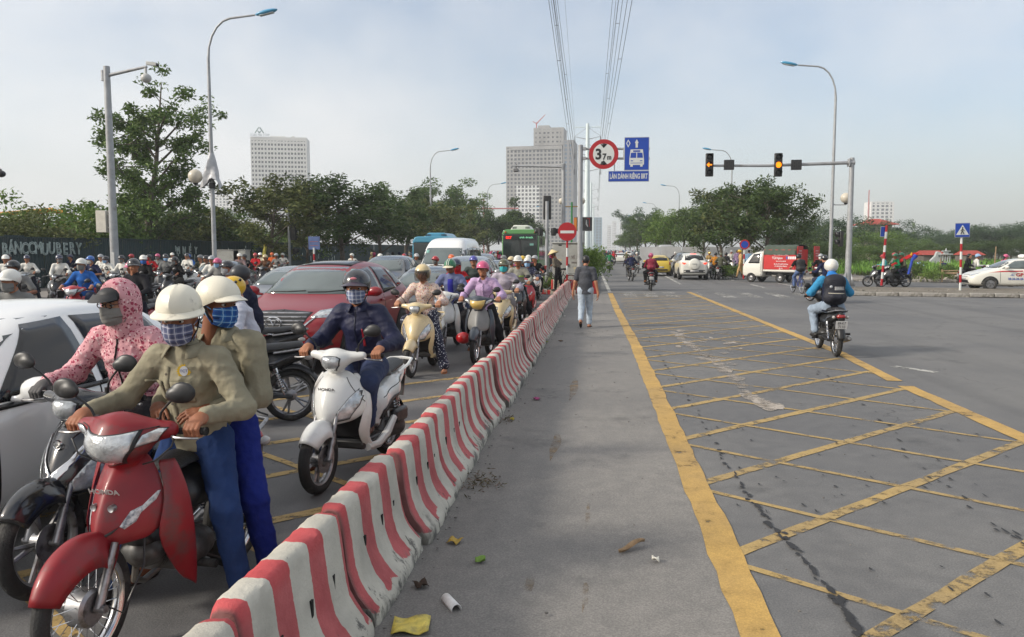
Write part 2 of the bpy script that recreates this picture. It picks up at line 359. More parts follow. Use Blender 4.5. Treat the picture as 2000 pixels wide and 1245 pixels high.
sheet('bus_lane', [(-1.1,-6),(.72,-6),(.68,14),(.5,26),(.4,34),(-1.1,34)], .003, LANE)
YEL = roadpaint('yellow_road_paint', S(198,160,88), .57, .72); YEL2 = roadpaint('worn_yellow_road_paint', S(180,152,96), .49, .66, 7); WHT = roadpaint('worn_white_road_paint', S(200,198,190), .48, .62, 6)
WH2 = roadpaint('faded_white_road_paint', S(176,174,168), .40, .58, 7)
def stripe(mb, pts, w_, z=.009):
    pts = [V((p[0], p[1], 0)) for p in pts]
    dd = []
    for i in range(len(pts)-1):
        n_ = max(1, int((pts[i+1]-pts[i]).length/.25)); dd += [pts[i].lerp(pts[i+1], j/n_) for j in range(n_)]
    dd.append(pts[-1]); row = []
    for i, p in enumerate(dd):
        t = (dd[min(i+1, len(dd)-1)]-dd[max(i-1, 0)]).normalized(); s_ = V((t.y, -t.x, 0)); e = .06*w_
        row.append([p+s_*(w_/2+random.uniform(-e, e))+V((0,0,z)), p-s_*(w_/2+random.uniform(-e, e))+V((0,0,z))])
    mb.grid(row)
def marking(name, lines, mat, label=None):
    mb = MB()
    for pts, w_, z in lines: stripe(mb, pts, w_, z)
    o = mb.build(name, mat, ang=0, flip=True); o['kind'] = 'structure'; return o
g2 = lambda *a: [tuple(G(*p)[:2]) for p in a]
marking('road_edge_line', [(g2((1660,1600),(1487,1245),(1243,678),(1203,600),(1192,573)), .205, .0068)], YEL)
marking('box_junction_border', [(g2((1345,571),(1640,690),(1748,745)), .2, .0068), (g2((1768,755),(2010,862),(2400,1040)), .2, .0068)], YEL)
hl = []; xl, xr = .78, 4.1
for k in range(-2, 21):
    y0 = 4.78+1.49*k; hl.append(([(xl, y0), (xr, y0+3.3)], .10, .0048)); y1 = 4.72+1.46*k; hl.append(([(xl-.02, y1), (xr, y1-2.6)], .062, .0058))
hl = [h_ for h_ in hl if max(p[1] for p in h_[0]) < 34.5]
marking('box_junction_hatching', hl[:22], YEL2); marking('far_box_junction_hatching', hl[22:], YEL2)
ll = []
for k in range(0, 5): y0 = 2.2+1.49*k; ll.append(([(-6.2, y0-1), (-1.7, y0+3.4)], .115, .0048)); ll.append(([(-6.2, y0+2.6), (-1.7, y0-.9)], .08, .0058))
marking('left_box_junction_hatching', ll, YEL2)
wl = [(g2((1191,571),(1165,514),(1153,497)), .15, .0048), (g2((1330,556),(1262,520),(1212,503)), .16, .0048), (g2((1520,554),(1600,568)), .12, .0048), (g2((1655,571),(1712,580)), .2, .0048)]
cb = []
for px in (1225, 1262, 1300, 1345, 1395, 1440, 1490, 1535, 1580): a = G(px, 570); cb.append(([(a.x, 31.5), (a.x+.05, 35.2)], .5, .0048))
for y in range(0, 9): wl.append(([(8.0, 40+y*9), (8.0, 43.5+y*9)], .14, .0048))
for y in range(0, 16): wl.append(([(4.1, 60+y*9), (4.1, 63.5+y*9)], .14, .0048))
wl += [(g2((1745,716),(1828,728)), .16, .0048)]
marking('white_road_lines', wl, WHT); marking('faded_crossing_bars', cb, WH2)
# pale scuffed patch and tar drips
def blobs(name, items, mat, kind='stuff'):
    mb = MB()
    for i_, ((x, y), rx, ry, z) in enumerate(items):
        n_ = 9; z += i_*.00002; mb.add([(x+rx*(1+random.uniform(-.4,.4))*cos(2*pi*k/n_), y+ry*(1+random.uniform(-.4,.4))*sin(2*pi*k/n_), z) for k in range(n_)], [tuple(range(n_))])
    o = mb.build(name, mat, ang=0, flip=False); o['kind'] = kind; return o
def along(pts, n):
    pts = [G(*p) for p in pts]; out = []
    for i in range(n):
        t = i/(n-1)*(len(pts)-1); j = min(int(t), len(pts)-2); out.append(pts[j].lerp(pts[j+1], t-j))
    return out
TAR = M('tar', (.022,.022,.024), .75, var=.3)
it = []
for p in along([(1255,640),(1300,712),(1345,775),(1400,878),(1452,958),(1500,1022),(1560,1080),(1625,1165),(1668,1225),(1700,1290)], 78): it.append(((p.x+random.gauss(0,.014), p.y+random.gauss(0,.02)), random.uniform(.008,.024), random.uniform(.016,.06), .009))
for p in along([(1596,726),(1630,745),(1720,815),(1780,905),(1960,1030),(1990,1060)], 30): it.append(((p.x+random.gauss(0,.03), p.y+random.gauss(0,.03)), random.uniform(.006,.016), random.uniform(.02,.07), .009))
for i in range(70): it.append(((random.uniform(1,4), random.uniform(4,9)), random.uniform(.004,.012), random.uniform(.01,.04), .009))
blobs('tar_drips', it, TAR)
SCU = roadpaint('dried_cement', S(176,166,154), .34, .62, 5); it = []
for p in along([(1318,650),(1340,668),(1370,690),(1385,700),(1420,726),(1450,755),(1480,785),(1500,794)], 42): it.append(((p.x+random.gauss(0,.05), p.y+random.gauss(0,.1)), random.uniform(.05,.13), random.uniform(.15,.4), .0078))
for i in range(26): p = G(random.uniform(1290,1450), random.uniform(640,712)); it.append(((p.x, p.y), random.uniform(.03,.12), random.uniform(.1,.3), .0078))
blobs('cement_stains', it, SCU); it = []
for px, py, rx, ry in ((1035,1140,.015,.2),(1148,1010,.016,.25),(1143,1160,.012,.2),(1085,870,.03,.5),(1120,760,.03,.8)): p = G(px,py); it.append(((p.x,p.y), rx*1.6, ry, .0042))
blobs('mud_stains', it, roadpaint('dried_mud', S(146,126,100), .22, .60, 6))
# ---------------------------------------------------------------- barrier
def barrier_mat():
    m, n, l, b = nodemat('barrier_paint'); t = n.new('ShaderNodeTexCoord'); sp = n.new('ShaderNodeSeparateXYZ'); l.new(t.outputs['Object'], sp.inputs[0]); co = pos_(n)
    wob = noise_(n, l, co, 9, 4); wob2 = noise_(n, l, co, 40, 5, .7)
    y = math_(n, l, 'ADD', sp.outputs['Y'], math_(n, l, 'MULTIPLY', math_(n, l, 'SUBTRACT', wob, .5), .035)); y = math_(n, l, 'ADD', y, math_(n, l, 'MULTIPLY', math_(n, l, 'SUBTRACT', wob2, .5), .015))
    fr = math_(n, l, 'FRACT', math_(n, l, 'ADD', math_(n, l, 'MULTIPLY', y, 1/.3667), 10.0)); st = math_(n, l, 'MULTIPLY', rng_(n, l, fr, .27, .275), rng_(n, l, fr, .735, .74, 1, 0))
    zz = math_(n, l, 'ADD', sp.outputs['Z'], math_(n, l, 'MULTIPLY', math_(n, l, 'SUBTRACT', wob, .5), .16)); st = math_(n, l, 'MULTIPLY', st, rng_(n, l, zz, .075, .085))
    red = mixc_(n, l, noise_(n, l, co, 6, 6), S(168,62,67), S(196,108,108)); red = mixc_(n, l, rng_(n, l, sp.outputs['Z'], .50, .58, 0, .35), red, S(196,40,46))
    wh = mixc_(n, l, noise_(n, l, co, 5, 6), S(212,207,194), S(172,168,156)); c = mixc_(n, l, st, wh, red)
    d1 = noise_(n, l, co, 1, 9, .72, (9, 9, 3.0)); low = rng_(n, l, sp.outputs['Z'], .02, .30, .13, -.03)
    dm = rng_(n, l, math_(n, l, 'ADD', d1, low), .64, .72); c = mixc_(n, l, math_(n, l, 'MULTIPLY', dm, .85), c, (.06,.058,.055))
    big = rng_(n, l, math_(n, l, 'ADD', noise_(n, l, co, 2.3, 7, .62), low), .62, .74, 0, .9); c = mixc_(n, l, big, c, (.10,.098,.09))
    ends = rng_(n, l, math_(n, l, 'ABSOLUTE', sp.outputs['Y']), .505, .53, 0, .7); c = mixc_(n, l, ends, c, (.09,.085,.075)); gr = rng_(n, l, noise_(n, l, co, 3, 5), .3, .7, .75, 1.05); c = mixc_(n, l, 1.0, c, gr, 'MULTIPLY')
    l.new(c, b.inputs['Base Color']); b.inputs['Roughness'].default_value = .75; bump_(n, l, b, wob2, .55, .012); return m
def block_mesh(seed, L_=1.075):
    rg = random.Random(seed); half = [(.235,.0),(.236,.04),(.226,.075),(.19,.112),(.15,.16),(.122,.215),(.103,.28),(.09,.36),(.079,.46),(.068,.555),(.058,.592),(.035,.603)]
    prof = half+[(-x, z) for x, z in half[::-1]]; rows = []; ny = 26
    for i in range(ny+1):
        y = -L_/2+L_*i/ny; e = min(i, ny-i); cx = .02 if e == 0 else .004 if e == 1 else 0
        row = []
        for x, z in prof:
            from_n = sin(y*7+seed+z*9)*.003+rg.gauss(0, .0018); chip = .02*rg.random() if (z < .09 and abs(x) > .15 and rg.random() < .12) else 0
            row.append((x-(cx+chip)*(1 if x > 0 else -1)+from_n*(1 if x > 0 else -1), y+(cx*(.5 if i == 0 else -.5) if e == 0 else 0), max(0, z+(rg.gauss(0, .0025) if z > .02 else 0)-(cx if z > .5 else 0))))
        rows.append(row)
    mb = MB(); mb.rings(rows); 
    for k in (-.28, .05, .3): mb.box((.0905, k+.03*rg.random(), .33), (.012, .022, .075), 1)
    return mb
BM_ = barrier_mat(); HOLE = M('dark_slot', (.012,.011,.01), .95); blocks = [block_mesh(i).build('tmp', [BM_, HOLE], ang=55) for i in range(5)]
ordn = ['first','second','third','fourth','fifth','sixth','seventh','eighth','ninth','tenth','eleventh','twelfth','thirteenth','fourteenth','fifteenth','sixteenth','seventeenth','eighteenth','nineteenth','twentieth']
NB = 28
for i in range(NB):
    o = bpy.data.objects.new('concrete_barrier', blocks[i % 5].data); link(o)
    o.location = (-1.28+random.gauss(0,.013), 1.44+1.1*i+.55, 0); o.rotation_euler = (0, 0, (pi if (i//5) % 2 else 0)+R(random.gauss(0,1.0)))
    ot = ordn[i]+' from the near end' if i < 18 else ordn[NB-1-i]+' from the far end' if i < NB-1 else 'last at the far end'
    tag(o, 'red and white striped concrete barrier block, %s of the row' % ot, 'barrier', 'barrier blocks along the bus lane')
for b_ in blocks: bpy.data.objects.remove(b_)
# cross blocks and median island behind the barrier
KERB = M('kerb_concrete', (.34,.32,.29), .85, var=.3, vs=4, bump=.5, bs=25, dirt=(.12,.11,.09), ds=3, dth=.52)
def worn_red_white(name):
    m, n, l, b = nodemat(name); t = n.new('ShaderNodeTexCoord'); sp = n.new('ShaderNodeSeparateXYZ'); l.new(t.outputs['Object'], sp.inputs[0]); co = pos_(n)
    f = noise_(n, l, co, 4, 8, .7); x = math_(n, l, 'ADD', math_(n, l, 'ADD', sp.outputs['X'], sp.outputs['Y']), math_(n, l, 'MULTIPLY', f, .15))
    st = rng_(n, l, math_(n, l, 'FRACT', math_(n, l, 'MULTIPLY', x, 1.15)), .48, .52); c = mixc_(n, l, st, S(190,52,50), S(214,204,186)); c = mixc_(n, l, rng_(n, l, f, .55, .63), c, (.33,.29,.24))
    l.new(c, b.inputs['Base Color']); b.inputs['Roughness'].default_value = .85; bump_(n, l, b, f, .4, .02); return m
RW = worn_red_white('worn_red_white_paint')
mb = MB(); mb.box((0,0,.3), (.95,.24,.6)); o = mb.build('concrete_block', RW, bevel=.025); o.location = (-1.55,33.4,0); o.rotation_euler = (0,0,.06); tag(o, 'worn red and white concrete block lying across behind the barrier end', 'barrier')
mb = MB(); mb.box((0,0,.28), (.9,.24,.56)); o = mb.build('concrete_block', RW, bevel=.025); o.location = (-.55,33.7,0); o.rotation_euler = (0,0,-.08); tag(o, 'worn red and white concrete block behind the walking man in grey', 'barrier')
DIRT = dirtmat('rubble_dirt', (.21,.185,.15), (.15,.13,.10), .9); GRASSD = dirtmat('weedy_soil', (.09,.10,.045), (.13,.11,.075), 1.4)
def slab(name, poly, h, mat): 
    mb = MB(); mb.prism(poly, -.04, h, 'xy'); o = mb.build(name, mat, ang=0, bevel=.02); o['kind'] = 'structure'; return o
def kerbs(parent, pts, h, w_=.2, L_=1.0, mat=None):
    pts = [V((p[0], p[1], 0)) for p in pts]; me = None
    for a, b in zip(pts, pts[1:]):
        d = b-a; n_ = max(1, round(d.length/L_))
        for i in range(n_):
            c = a+d*((i+.5)/n_); mb = MB()
            if me is None: mb.box((0,0,h/2), (L_*.985, w_, h)); o = mb.build('kerb_stone', mat or KERB, parent, bevel=.02); me = o.data
            else: o = bpy.data.objects.new('kerb_stone', me); link(o, parent); q = o.modifiers.new('b', 'BEVEL'); q.width = .02; q.segments = 2
            o.location = (c.x+random.gauss(0,.01), c.y+random.gauss(0,.01), random.gauss(0,.008)); o.rotation_euler = (0, random.gauss(0,.01), atan2(d.y, d.x)+random.gauss(0,.01)); o.scale = (d.length/n_/L_, 1, 1)
isl = slab('median_island', [(-3.3,33.2),(-.35,33.9),(-.3,400),(-3.6,400),(-3.6,35)], .14, GRASSD)
kerbs(isl, [(-3.6,36),(-3.35,33.2),(-1.0,33.1)], .19, .22, 1.0, RW); kerbs(isl, [(-.3,34),(-.25,60)], .18)
isr = slab('traffic_island', [(9.1,36.6),(10.2,33.6),(16,32.6),(60,30),(60,35.2),(24,37.2),(12,39.4)], .10, DIRT)
kerbs(isr, [(9.1,36.5),(10.2,33.5),(16,32.5),(40,31.1)], .15, .2, .9)
pvr = slab('pavement', [(12.2,52.5),(14.2,49.2),(22,47),(16.5,56),(16.5,400),(12.2,400)], .13, M('pavers', (.24,.21,.18), .9, var=.25, vs=3, bump=.5, bs=8))
kerbs(pvr, [(22,46.9),(14.1,49.1),(12.1,52.5),(12.1,90)], .16, .2, 1.0)
pvl = slab('left_pavement', [(-24.8,10),(-18.7,10),(-18.7,400),(-24.8,400)], .13, M('left_pavers', (.2,.18,.16), .9, var=.25, vs=3, bump=.5, bs=8))
# verge and rubble on the right, fields
slab('dirt_verge', [(20,47.5),(90,43),(90,62),(16.6,62),(16.6,56.5)], .05, DIRT)
sheet('field', [(16.6,62),(200,62),(260,150),(16.6,150)], -.01, dirtmat('field_soil', (.05,.085,.02), (.075,.10,.03), .5))
# ---------------------------------------------------------------- vegetation
def leafmat(name, a, b_, c_):
    m, n, l, b = nodemat(name); r = n.new('ShaderNodeNewGeometry').outputs['Random Per Island']
    rp_ = n.new('ShaderNodeValToRGB'); e = rp_.color_ramp.elements; e[0].color = (*a, 1); e[1].color = (*c_, 1); x = e.new(.55); x.color = (*b_, 1); l.new(r, rp_.inputs[0])
    oi = n.new('ShaderNodeObjectInfo').outputs['Random']; c = mixc_(n, l, 1.0, rp_.outputs[0], mixc_(n, l, oi, (.82,.85,.8), (1.15,1.12,1.1)), 'MULTIPLY')
    l.new(c, b.inputs['Base Color']); b.inputs['Roughness'].default_value = .55; b.inputs['Specular IOR Level'].default_value = .3
    t = n.new('ShaderNodeBsdfTranslucent'); l.new(c, t.inputs[0]); ms = n.new('ShaderNodeMixShader'); ms.inputs[0].default_value = .22
    l.new(b.outputs[0], ms.inputs[1]); l.new(t.outputs[0], ms.inputs[2]); l.new(ms.outputs[0], n['Material Output'].inputs['Surface']); return m
LEAF = {'dark': leafmat('dark_leaves', (.034,.062,.018), (.058,.098,.026), (.10,.145,.04)), 'mid': leafmat('green_leaves', (.05,.095,.02), (.085,.15,.032), (.15,.22,.05)),
        'olive': leafmat('olive_leaves', (.055,.075,.02), (.10,.125,.035), (.17,.185,.06)), 'fresh': leafmat('fresh_leaves', (.075,.14,.02), (.13,.22,.04), (.21,.30,.065)), 'blue': leafmat('bluish_leaves', (.04,.075,.04), (.062,.11,.055), (.10,.155,.08)),
        'grass': leafmat('grass_blades', (.08,.17,.025), (.13,.27,.04), (.2,.34,.07))}
BARK = M('bark', (.11,.09,.07), .9, var=.35, vs=9, bump=.8, bs=25)
def leaves(pts, size, rg, droop=.35, asp=.42):
    n_ = len(pts); d = rg.normal(size=(n_,3)); d[:,2] = d[:,2]*.6-droop; d /= np.linalg.norm(d, axis=1)[:,None]
    u = rg.normal(size=(n_,3)); s_ = np.cross(d, u); s_ /= np.linalg.norm(s_, axis=1)[:,None]; nn = np.cross(s_, d); sz = size*rg.uniform(.6,1.3,(n_,1))
    a = pts; b = pts+d*sz*.45+s_*sz*asp*.5+nn*sz*.06; c = pts+d*sz; e = pts+d*sz*.45-s_*sz*asp*.5+nn*sz*.06
    v = np.stack([a,b,c,e], 1).reshape(-1,3); return v, np.arange(4*n_).reshape(-1,4)
def treedata(seed, h, cr, ch0, nl, leaf, kind='round', lsz=.22, nlimb=9, tr=.09, clump=.42, gap=.25):
    """trunk+limb mesh and crown mesh: leaf clumps around the twig ends inside the crown volume"""
    rg = np.random.default_rng(seed); mb = MB(); tips = []
    top = V((rg.normal()*.03*h, rg.normal()*.03*h, h*.82)); pts = [V((0,0,-.05)), V((rg.normal()*.01*h, rg.normal()*.01*h, h*.25)), top*.6+V((rg.normal()*.02*h, 0, 0)), top]
    mb.tube(pts, [tr*1.25, tr, tr*.6, tr*.15], 8)
    for i in range(nlimb):
        t = ch0+(1-ch0)*(i+.3)/nlimb*.95; base = pts[0].lerp(top, max(.12, t*.82)); a = i*2.4+rg.normal()*.35
        if kind == 'cone': rr = cr*(1.08-.95*(i/nlimb))
        elif kind == 'open': rr = cr*(.55+.6*rg.random())
        else: rr = cr*(.5+.62*sin(pi*min(1, .22+.78*i/nlimb)))
        end = base+V((cos(a)*rr, sin(a)*rr, rr*(.45+.35*rg.random()))); midp = base.lerp(end, .5)+V((0,0,rr*.1))
        mb.tube([base, midp, end], [tr*.42, tr*.26, tr*.06], 5); tips += [(end, 1), (midp, .75), (base.lerp(end, .75), .9)]
        for j in range(4):
            q = midp.lerp(end, .1+.28*j); e2 = q+V((rg.normal()*.38*rr, rg.normal()*.38*rr, rg.normal()*.22*rr+.12*rr)); mb.tube([q, e2], [tr*.16, tr*.04], 4); tips += [(e2, .9)]
    tips += [(top+V((0,0,.06*h)), 1), (top, .9)]
    P = []; per = int(nl/len(tips))
    for e, s_ in tips:
        m_ = int(per*(1-gap+2*gap*rg.random())); r_ = clump*cr*.55*s_*(.7+.6*rg.random()); q = rg.normal(size=(m_,3)); q /= np.linalg.norm(q, axis=1)[:,None]; q *= r_*rg.random((m_,1))**.45
        q[:,2] *= .72; P.append(np.array(e)+q)
    v, f = leaves(np.concatenate(P), lsz, rg); tm = mb.mesh('trunk'); tm.materials.append(BARK); tm.polygons.foreach_set('use_smooth', [True]*len(tm.polygons))
    return tm, npmesh('crown', v, f, [LEAF[leaf]], smooth=False), float(np.percentile(v[:,2], 99.7))
def plant(name, data, loc, rz, sc, label, cat, group, mat=None):
    e = empty(name, loc, rz); e.scale = (sc, sc, sc) if not isinstance(sc, tuple) else sc; tag(e, label, cat, group)
    link(bpy.data.objects.new('trunk', data[0]), e); c = link(bpy.data.objects.new('crown', data[1]), e)
    if mat: c.material_slots[0].link = 'OBJECT'; c.material_slots[0].material = mat
    return e
TD = {'big': treedata(3, 12.5, 2.7, .14, 17000, 'mid', 'open', .24, 22, .17, .38, .8), 'far1': treedata(21, 3.3, 2.1, .05, 15000, 'mid', 'round', .13, 14, .05, .5, .5), 'far2': treedata(22, 3.4, 2.5, .05, 15000, 'mid', 'round', .14, 13, .05, .55, .5), 'st1': treedata(11, 6.4, 2.2, .34, 7000, 'olive', 'round', .24, 10, .1, .5), 'st2': treedata(12, 6.8, 2.5, .3, 9000, 'dark', 'round', .23, 12, .12, .5),
      'st3': treedata(13, 6.2, 2.0, .28, 7500, 'dark', 'cone', .22, 12, .1, .55), 'st4': treedata(14, 8.5, 2.8, .3, 9000, 'mid', 'round', .26, 13, .13, .45), 'bush': treedata(15, 3.2, 2.3, .06, 8000, 'mid', 'round', .26, 12, .06, .6), 'bush2': treedata(16, 3.4, 2.6, .05, 8000, 'olive', 'round', .28, 12, .06, .6),
      'shrub': treedata(17, 1.1, .8, .05, 2500, 'mid', 'round', .12, 9, .03, .7), 'thin': treedata(18, 9, 1.6, .3, 4500, 'blue', 'cone', .3, 12, .1, .55)}
LT = [('st1',(525,348),47.5,'olive street tree standing before the fence, left of the traffic light post','olive'),('st2',(668,345),50,'broad dark street tree with a leaning trunk behind the red car',None),('st2',(742,385),58,'dark street tree right of the broad leaning one',None),
      ('st3',(790,375),72,'dark upright street tree left of the white van roof',None),('st1',(835,395),70,'thin olive street tree directly behind the blue bus',None),('st4',(846,352),112,'tall light green tree above the blue bus','mid'),('st4',(893,378),125,'tall green tree between the two left street lamps','mid'),
      ('st3',(905,420),100,'small olive tree right of the blue bus','olive'),('st3',(1010,388),120,'dark conical tree behind the green bus',None),('st2',(955,415),110,'dark round tree left of the green bus',None),('st1',(600,420),56,'olive tree in the gap left of the broad dark tree','olive'),('st3',(930,405),140,'far green tree behind the lamp right of the blue bus','mid')]
for k, (px, py), Y, lb, mt in LT:
    p = PY(px, py, Y); h0 = TD[k][2]; plant('street_tree', TD[k], (p.x, Y, 0.05), random.random()*6, (p.z/h0*1.22,p.z/h0*1.22,p.z/h0), lb, 'tree', 'trees along the left pavement', LEAF[mt] if mt else None)
p = PY(275, 128, 46); plant('tall_tree', TD['big'], (p.x, 46, 0), 2.1, (p.z/TD['big'][2]*.98,p.z/TD['big'][2]*.98,p.z/TD['big'][2]), 'tall open-crowned tree rising behind the green fence', 'tree', None)
LBS = [(40,430,'bushy green tree behind the fence at the left edge below the yellow steelwork'),(115,405,'bushy light green tree behind the BANC lettering'),(185,425,'bushy tree behind the fence just left of the camera pole'),(255,430,'bushy tree at the foot of the tall tree'),(330,440,'bushy tree behind the fence between camera pole and lamp post'),(350,400,'dark round tree behind the fence left of the lamp post'),(405,420,'bushy tree behind the fence right behind the lamp post'),(465,440,'low bushy tree behind the fence right of the lamp post'),(-40,430,'bushy tree behind the fence cut by the left edge'),(560,450,'low bush behind the fence beside the traffic light post')]
for i, (px, py, lb) in enumerate(LBS):
    X_ = -27.5-random.random()*2; q = PXX(px, py, X_); plant('bushy_tree', TD['bush' if i % 2 else 'bush2'], (X_, q.y, 0), i*1.3, 1.18*q.z/TD['bush' if i % 2 else 'bush2'][2], lb, 'tree', 'bushy trees behind the fence', LEAF[['olive','fresh','mid','dark'][i % 4]] if i != 5 else LEAF['dark'])
RT = [('st2',(1500,350),53,'big dark tree above the red and white truck'),('st1',(1455,362),57,'tree with pale trunk behind the policeman'),('st3',(1412,380),64,'dark conical tree above the white car'),('st2',(1375,395),70,'dark tree above the grey car'),('st4',(1340,410),80,'green tree right of the white van'),('st4',(1308,412),90,'light green tree above the white van'),
      ('st4',(1285,418),108,'light green tree above the yellow car'),('st2',(1262,425),125,'far dark green tree left of the yellow car'),('st4',(1248,408),150,'tall far tree at the end of the right row'),('st3',(1232,440),170,'far green tree over the distant riders'),('st3',(1222,452),210,'farthest green tree of the right row'),('st2',(1430,372),90,'tree behind the right row of street trees')]
for i, (k, (px, py), Y, lb) in enumerate(RT):
    p = PY(px, py, Y); h0 = TD[k][2]; plant('street_tree', TD[k], (p.x, Y, .1), random.random()*6, (p.z/h0*1.0,p.z/h0*1.0,p.z/h0), lb, 'tree', 'trees along the right pavement', LEAF[['dark','olive','dark','dark','mid','fresh','mid','dark','blue','mid','mid','dark'][i]])
BG = [(1590,415,105,'big dark tree behind the cyclist and the lamp post','bush','blue'),(1555,440,95,'round dark tree behind the truck','bush','dark'),(1640,470,80,'leafy green tree right behind the traffic light post','bush2','mid'),(1612,468,75,'large shrub behind the riders at the lamp post','bush','dark'),(1690,445,120,'tree with yellowish flowers right of the traffic light post','bush2','fresh'),(1720,432,150,'dark tree under the red roof','bush','blue'),(1745,440,140,'tree right of the striped pole','bush','blue'),(1786,437,170,'slim pale tree with a rounded top','thin','fresh'),(1765,460,130,'low tree between the striped pole and the slim tree','bush2','mid'),(1830,452,160,'dark spreading tree left of the crossing sign','bush2','blue'),(1862,448,165,'tree behind the crossing sign','bush','blue'),(1905,446,160,'tree just right of the crossing sign','bush2','blue'),(1940,440,155,'feathery tree above the taxi','bush','blue'),(1978,432,150,'tall feathery tree at the right edge','bush2','blue'),(1800,472,115,'low green tree behind the parked motorbikes','bush','mid'),(1850,474,110,'low green tree behind the small white shrine','bush','dark'),(1900,470,112,'low green tree over the taxi bonnet','bush2','dark'),(1950,468,112,'low green tree behind the taxi roof','bush','dark'),(2000,462,115,'low green tree behind the taxi rear','bush2','dark'),(1530,458,140,'far tree right of the big street tree','bush','blue'),(2050,440,150,'far tree beyond the right edge','bush','blue'),(1700,478,95,'low bush over the parked motorbikes','bush2','mid'),(1735,482,100,'low dark bush right of the striped pole','bush','dark')]
for i, (px, py, Y, lb, k, mt) in enumerate(BG):
    p = PY(px, py, Y); k = {'bush':'far1','bush2':'far2'}.get(k, k); s_ = p.z/TD[k][2]; plant('background_tree', TD[k], (p.x, Y, 0), i*1.7, (s_*(1.25 if k != 'thin' else .8),)*2+(s_,), lb, 'tree', 'trees beyond the field', LEAF[mt])
# median shrubs, hedge by the policeman
for i, (px, Y, s_, lb) in enumerate([(1146,36.5,1.5,'leafy shrub on the median right of the control cabinet'),(1150,40,1.4,'second median shrub behind the cabinet shrub'),(1152,46,1.3,'farther median shrub left of the lane line'),(1078,34.4,.45,'small weed tuft on the median under the bicycle wheel'),(1058,35,.4,'weed tuft at the median tip'),(1418,50.5,.62,'low clipped shrub left of the policeman'),(1432,51,.62,'low clipped shrub at the policeman feet'),(1785,51,.8,'weedy bush beside the parked motorbikes'),(1850,49,.7,'weeds left of the taxi front'),(1825,47,.5,'weeds under the bamboo rail'),(1158,52,1.3,'dim median shrub fourth from the cabinet'),(1160,60,1.3,'last median shrub far along the lane')]):
    p = GX(px, Y); plant('shrub', TD['shrub'], (p.x, Y, .1), i, (s_*(.5 if s_ > 1 else 1),)*2+(s_,), lb, 'shrub', 'shrubs by the road', LEAF['mid' if i % 3 else 'fresh'])
# grass: field blades, verge weeds
def tufts(name, n_, fx, fy, size, mat, z=0):
    rg = np.random.default_rng(n_); x = rg.uniform(*fx, n_); y = rg.uniform(*fy, n_); p = np.stack([x, y, np.full(n_, z)], 1); hgt = size*rg.uniform(.5,1.3,n_)
    a = rg.uniform(0, 2*pi, n_); w_ = size*.16; s_ = np.stack([np.cos(a)*w_, np.sin(a)*w_, 0*a], 1); ln = np.stack([rg.normal(size=n_)*.3*size, rg.normal(size=n_)*.3*size, hgt], 1)
    v = np.stack([p-s_, p+s_, p+ln+s_*.25, p+ln-s_*.25], 1).reshape(-1,3); o = bpy.data.objects.new(name, npmesh(name, v, np.arange(4*n_).reshape(-1,4), [mat], smooth=False)); link(o); o['kind'] = 'stuff'; return o
tag(tufts('field_grass', 30000, (17,95), (62,125), .5, LEAF['grass']), 'bright green crop rows of the field', 'grass')
tag(tufts('verge_weeds', 6000, (18,60), (47.5,61), .3, LEAF['olive'], .04), 'straggly weeds on the dirt verge', 'weeds')
tag(tufts('median_grass', 2500, (-3.4,-.5), (33.6,60), .18, LEAF['olive'], .13), 'rough grass on the median', 'grass')
def rubble(name, n_, fx, fy, s0, mat, lb, z=.04):
    mb = MB()
    for i in range(n_):
        r_ = s0*random.uniform(.3,1.2); rot = MX.Rotation(random.random()*6, 3, V((random.random(), random.random(), random.random()+.1)).normalized())
        mb.box((random.uniform(*fx), random.uniform(*fy), z+r_*.25), (r_*1.5, r_, r_*.7), None, rot)
    o = mb.build(name, mat, ang=0); o['kind'] = 'stuff'; tag(o, lb, 'rubble'); return o
rubble('verge_rubble', 700, (19,60), (47.5,54), .2, M('rubble', (.28,.255,.21), .9, var=.3, vs=2), 'broken rubble heaped along the dirt verge', .05)
rubble('island_rubble', 120, (10,40), (33.4,36.5), .06, M('stones', (.2,.185,.16), .9, var=.3, vs=2), 'small stones on the traffic island', .1)
# ================================================================ FIXED OBJECTS
# corrugated fence
FEN = M('fence_green_metal', (.018,.042,.045), .55, metal=.2, var=.25, vs=2, dirt=(.05,.06,.058), ds=1.5, dth=.58)
fence = empty('sheet_metal_fence', (-25,30,0)); tag(fence, 'dark green corrugated metal fence with white graffiti along the left', 'fence')
def sheetmesh():
    mb = MB(); n_ = 14; row = []
    for z in (0, 2.42): row.append([(.025*(i % 2)+(.012 if i % 4 == 1 else 0), 1.2*i/n_, z) for i in range(n_+1)])
    return mb.grid(row)
o0 = sheetmesh().build('metal_sheet', FEN, fence, ang=0, solid=.006)
for i in range(1, 88):
    o = o0.copy(); COL.objects.link(o); o.parent = fence; o.location = (random.gauss(0,.008), 1.206*i, random.gauss(0,.015))
o0.location = (0,0,0)
mb = MB(); mb.box((.06, 53, 2.38), (.05, 106, .06)); mb.build('top_rail', FEN, fence)
GRAF = M('graffiti_white', S(172,186,182), .8, var=.3, vs=8)
fm = lambda Y, z: TM(V((.075, Y-30, z)), (0,1,0), (0,0,1))
def pix_fence(px, py): q = PXX(px, py, -24.94); return q
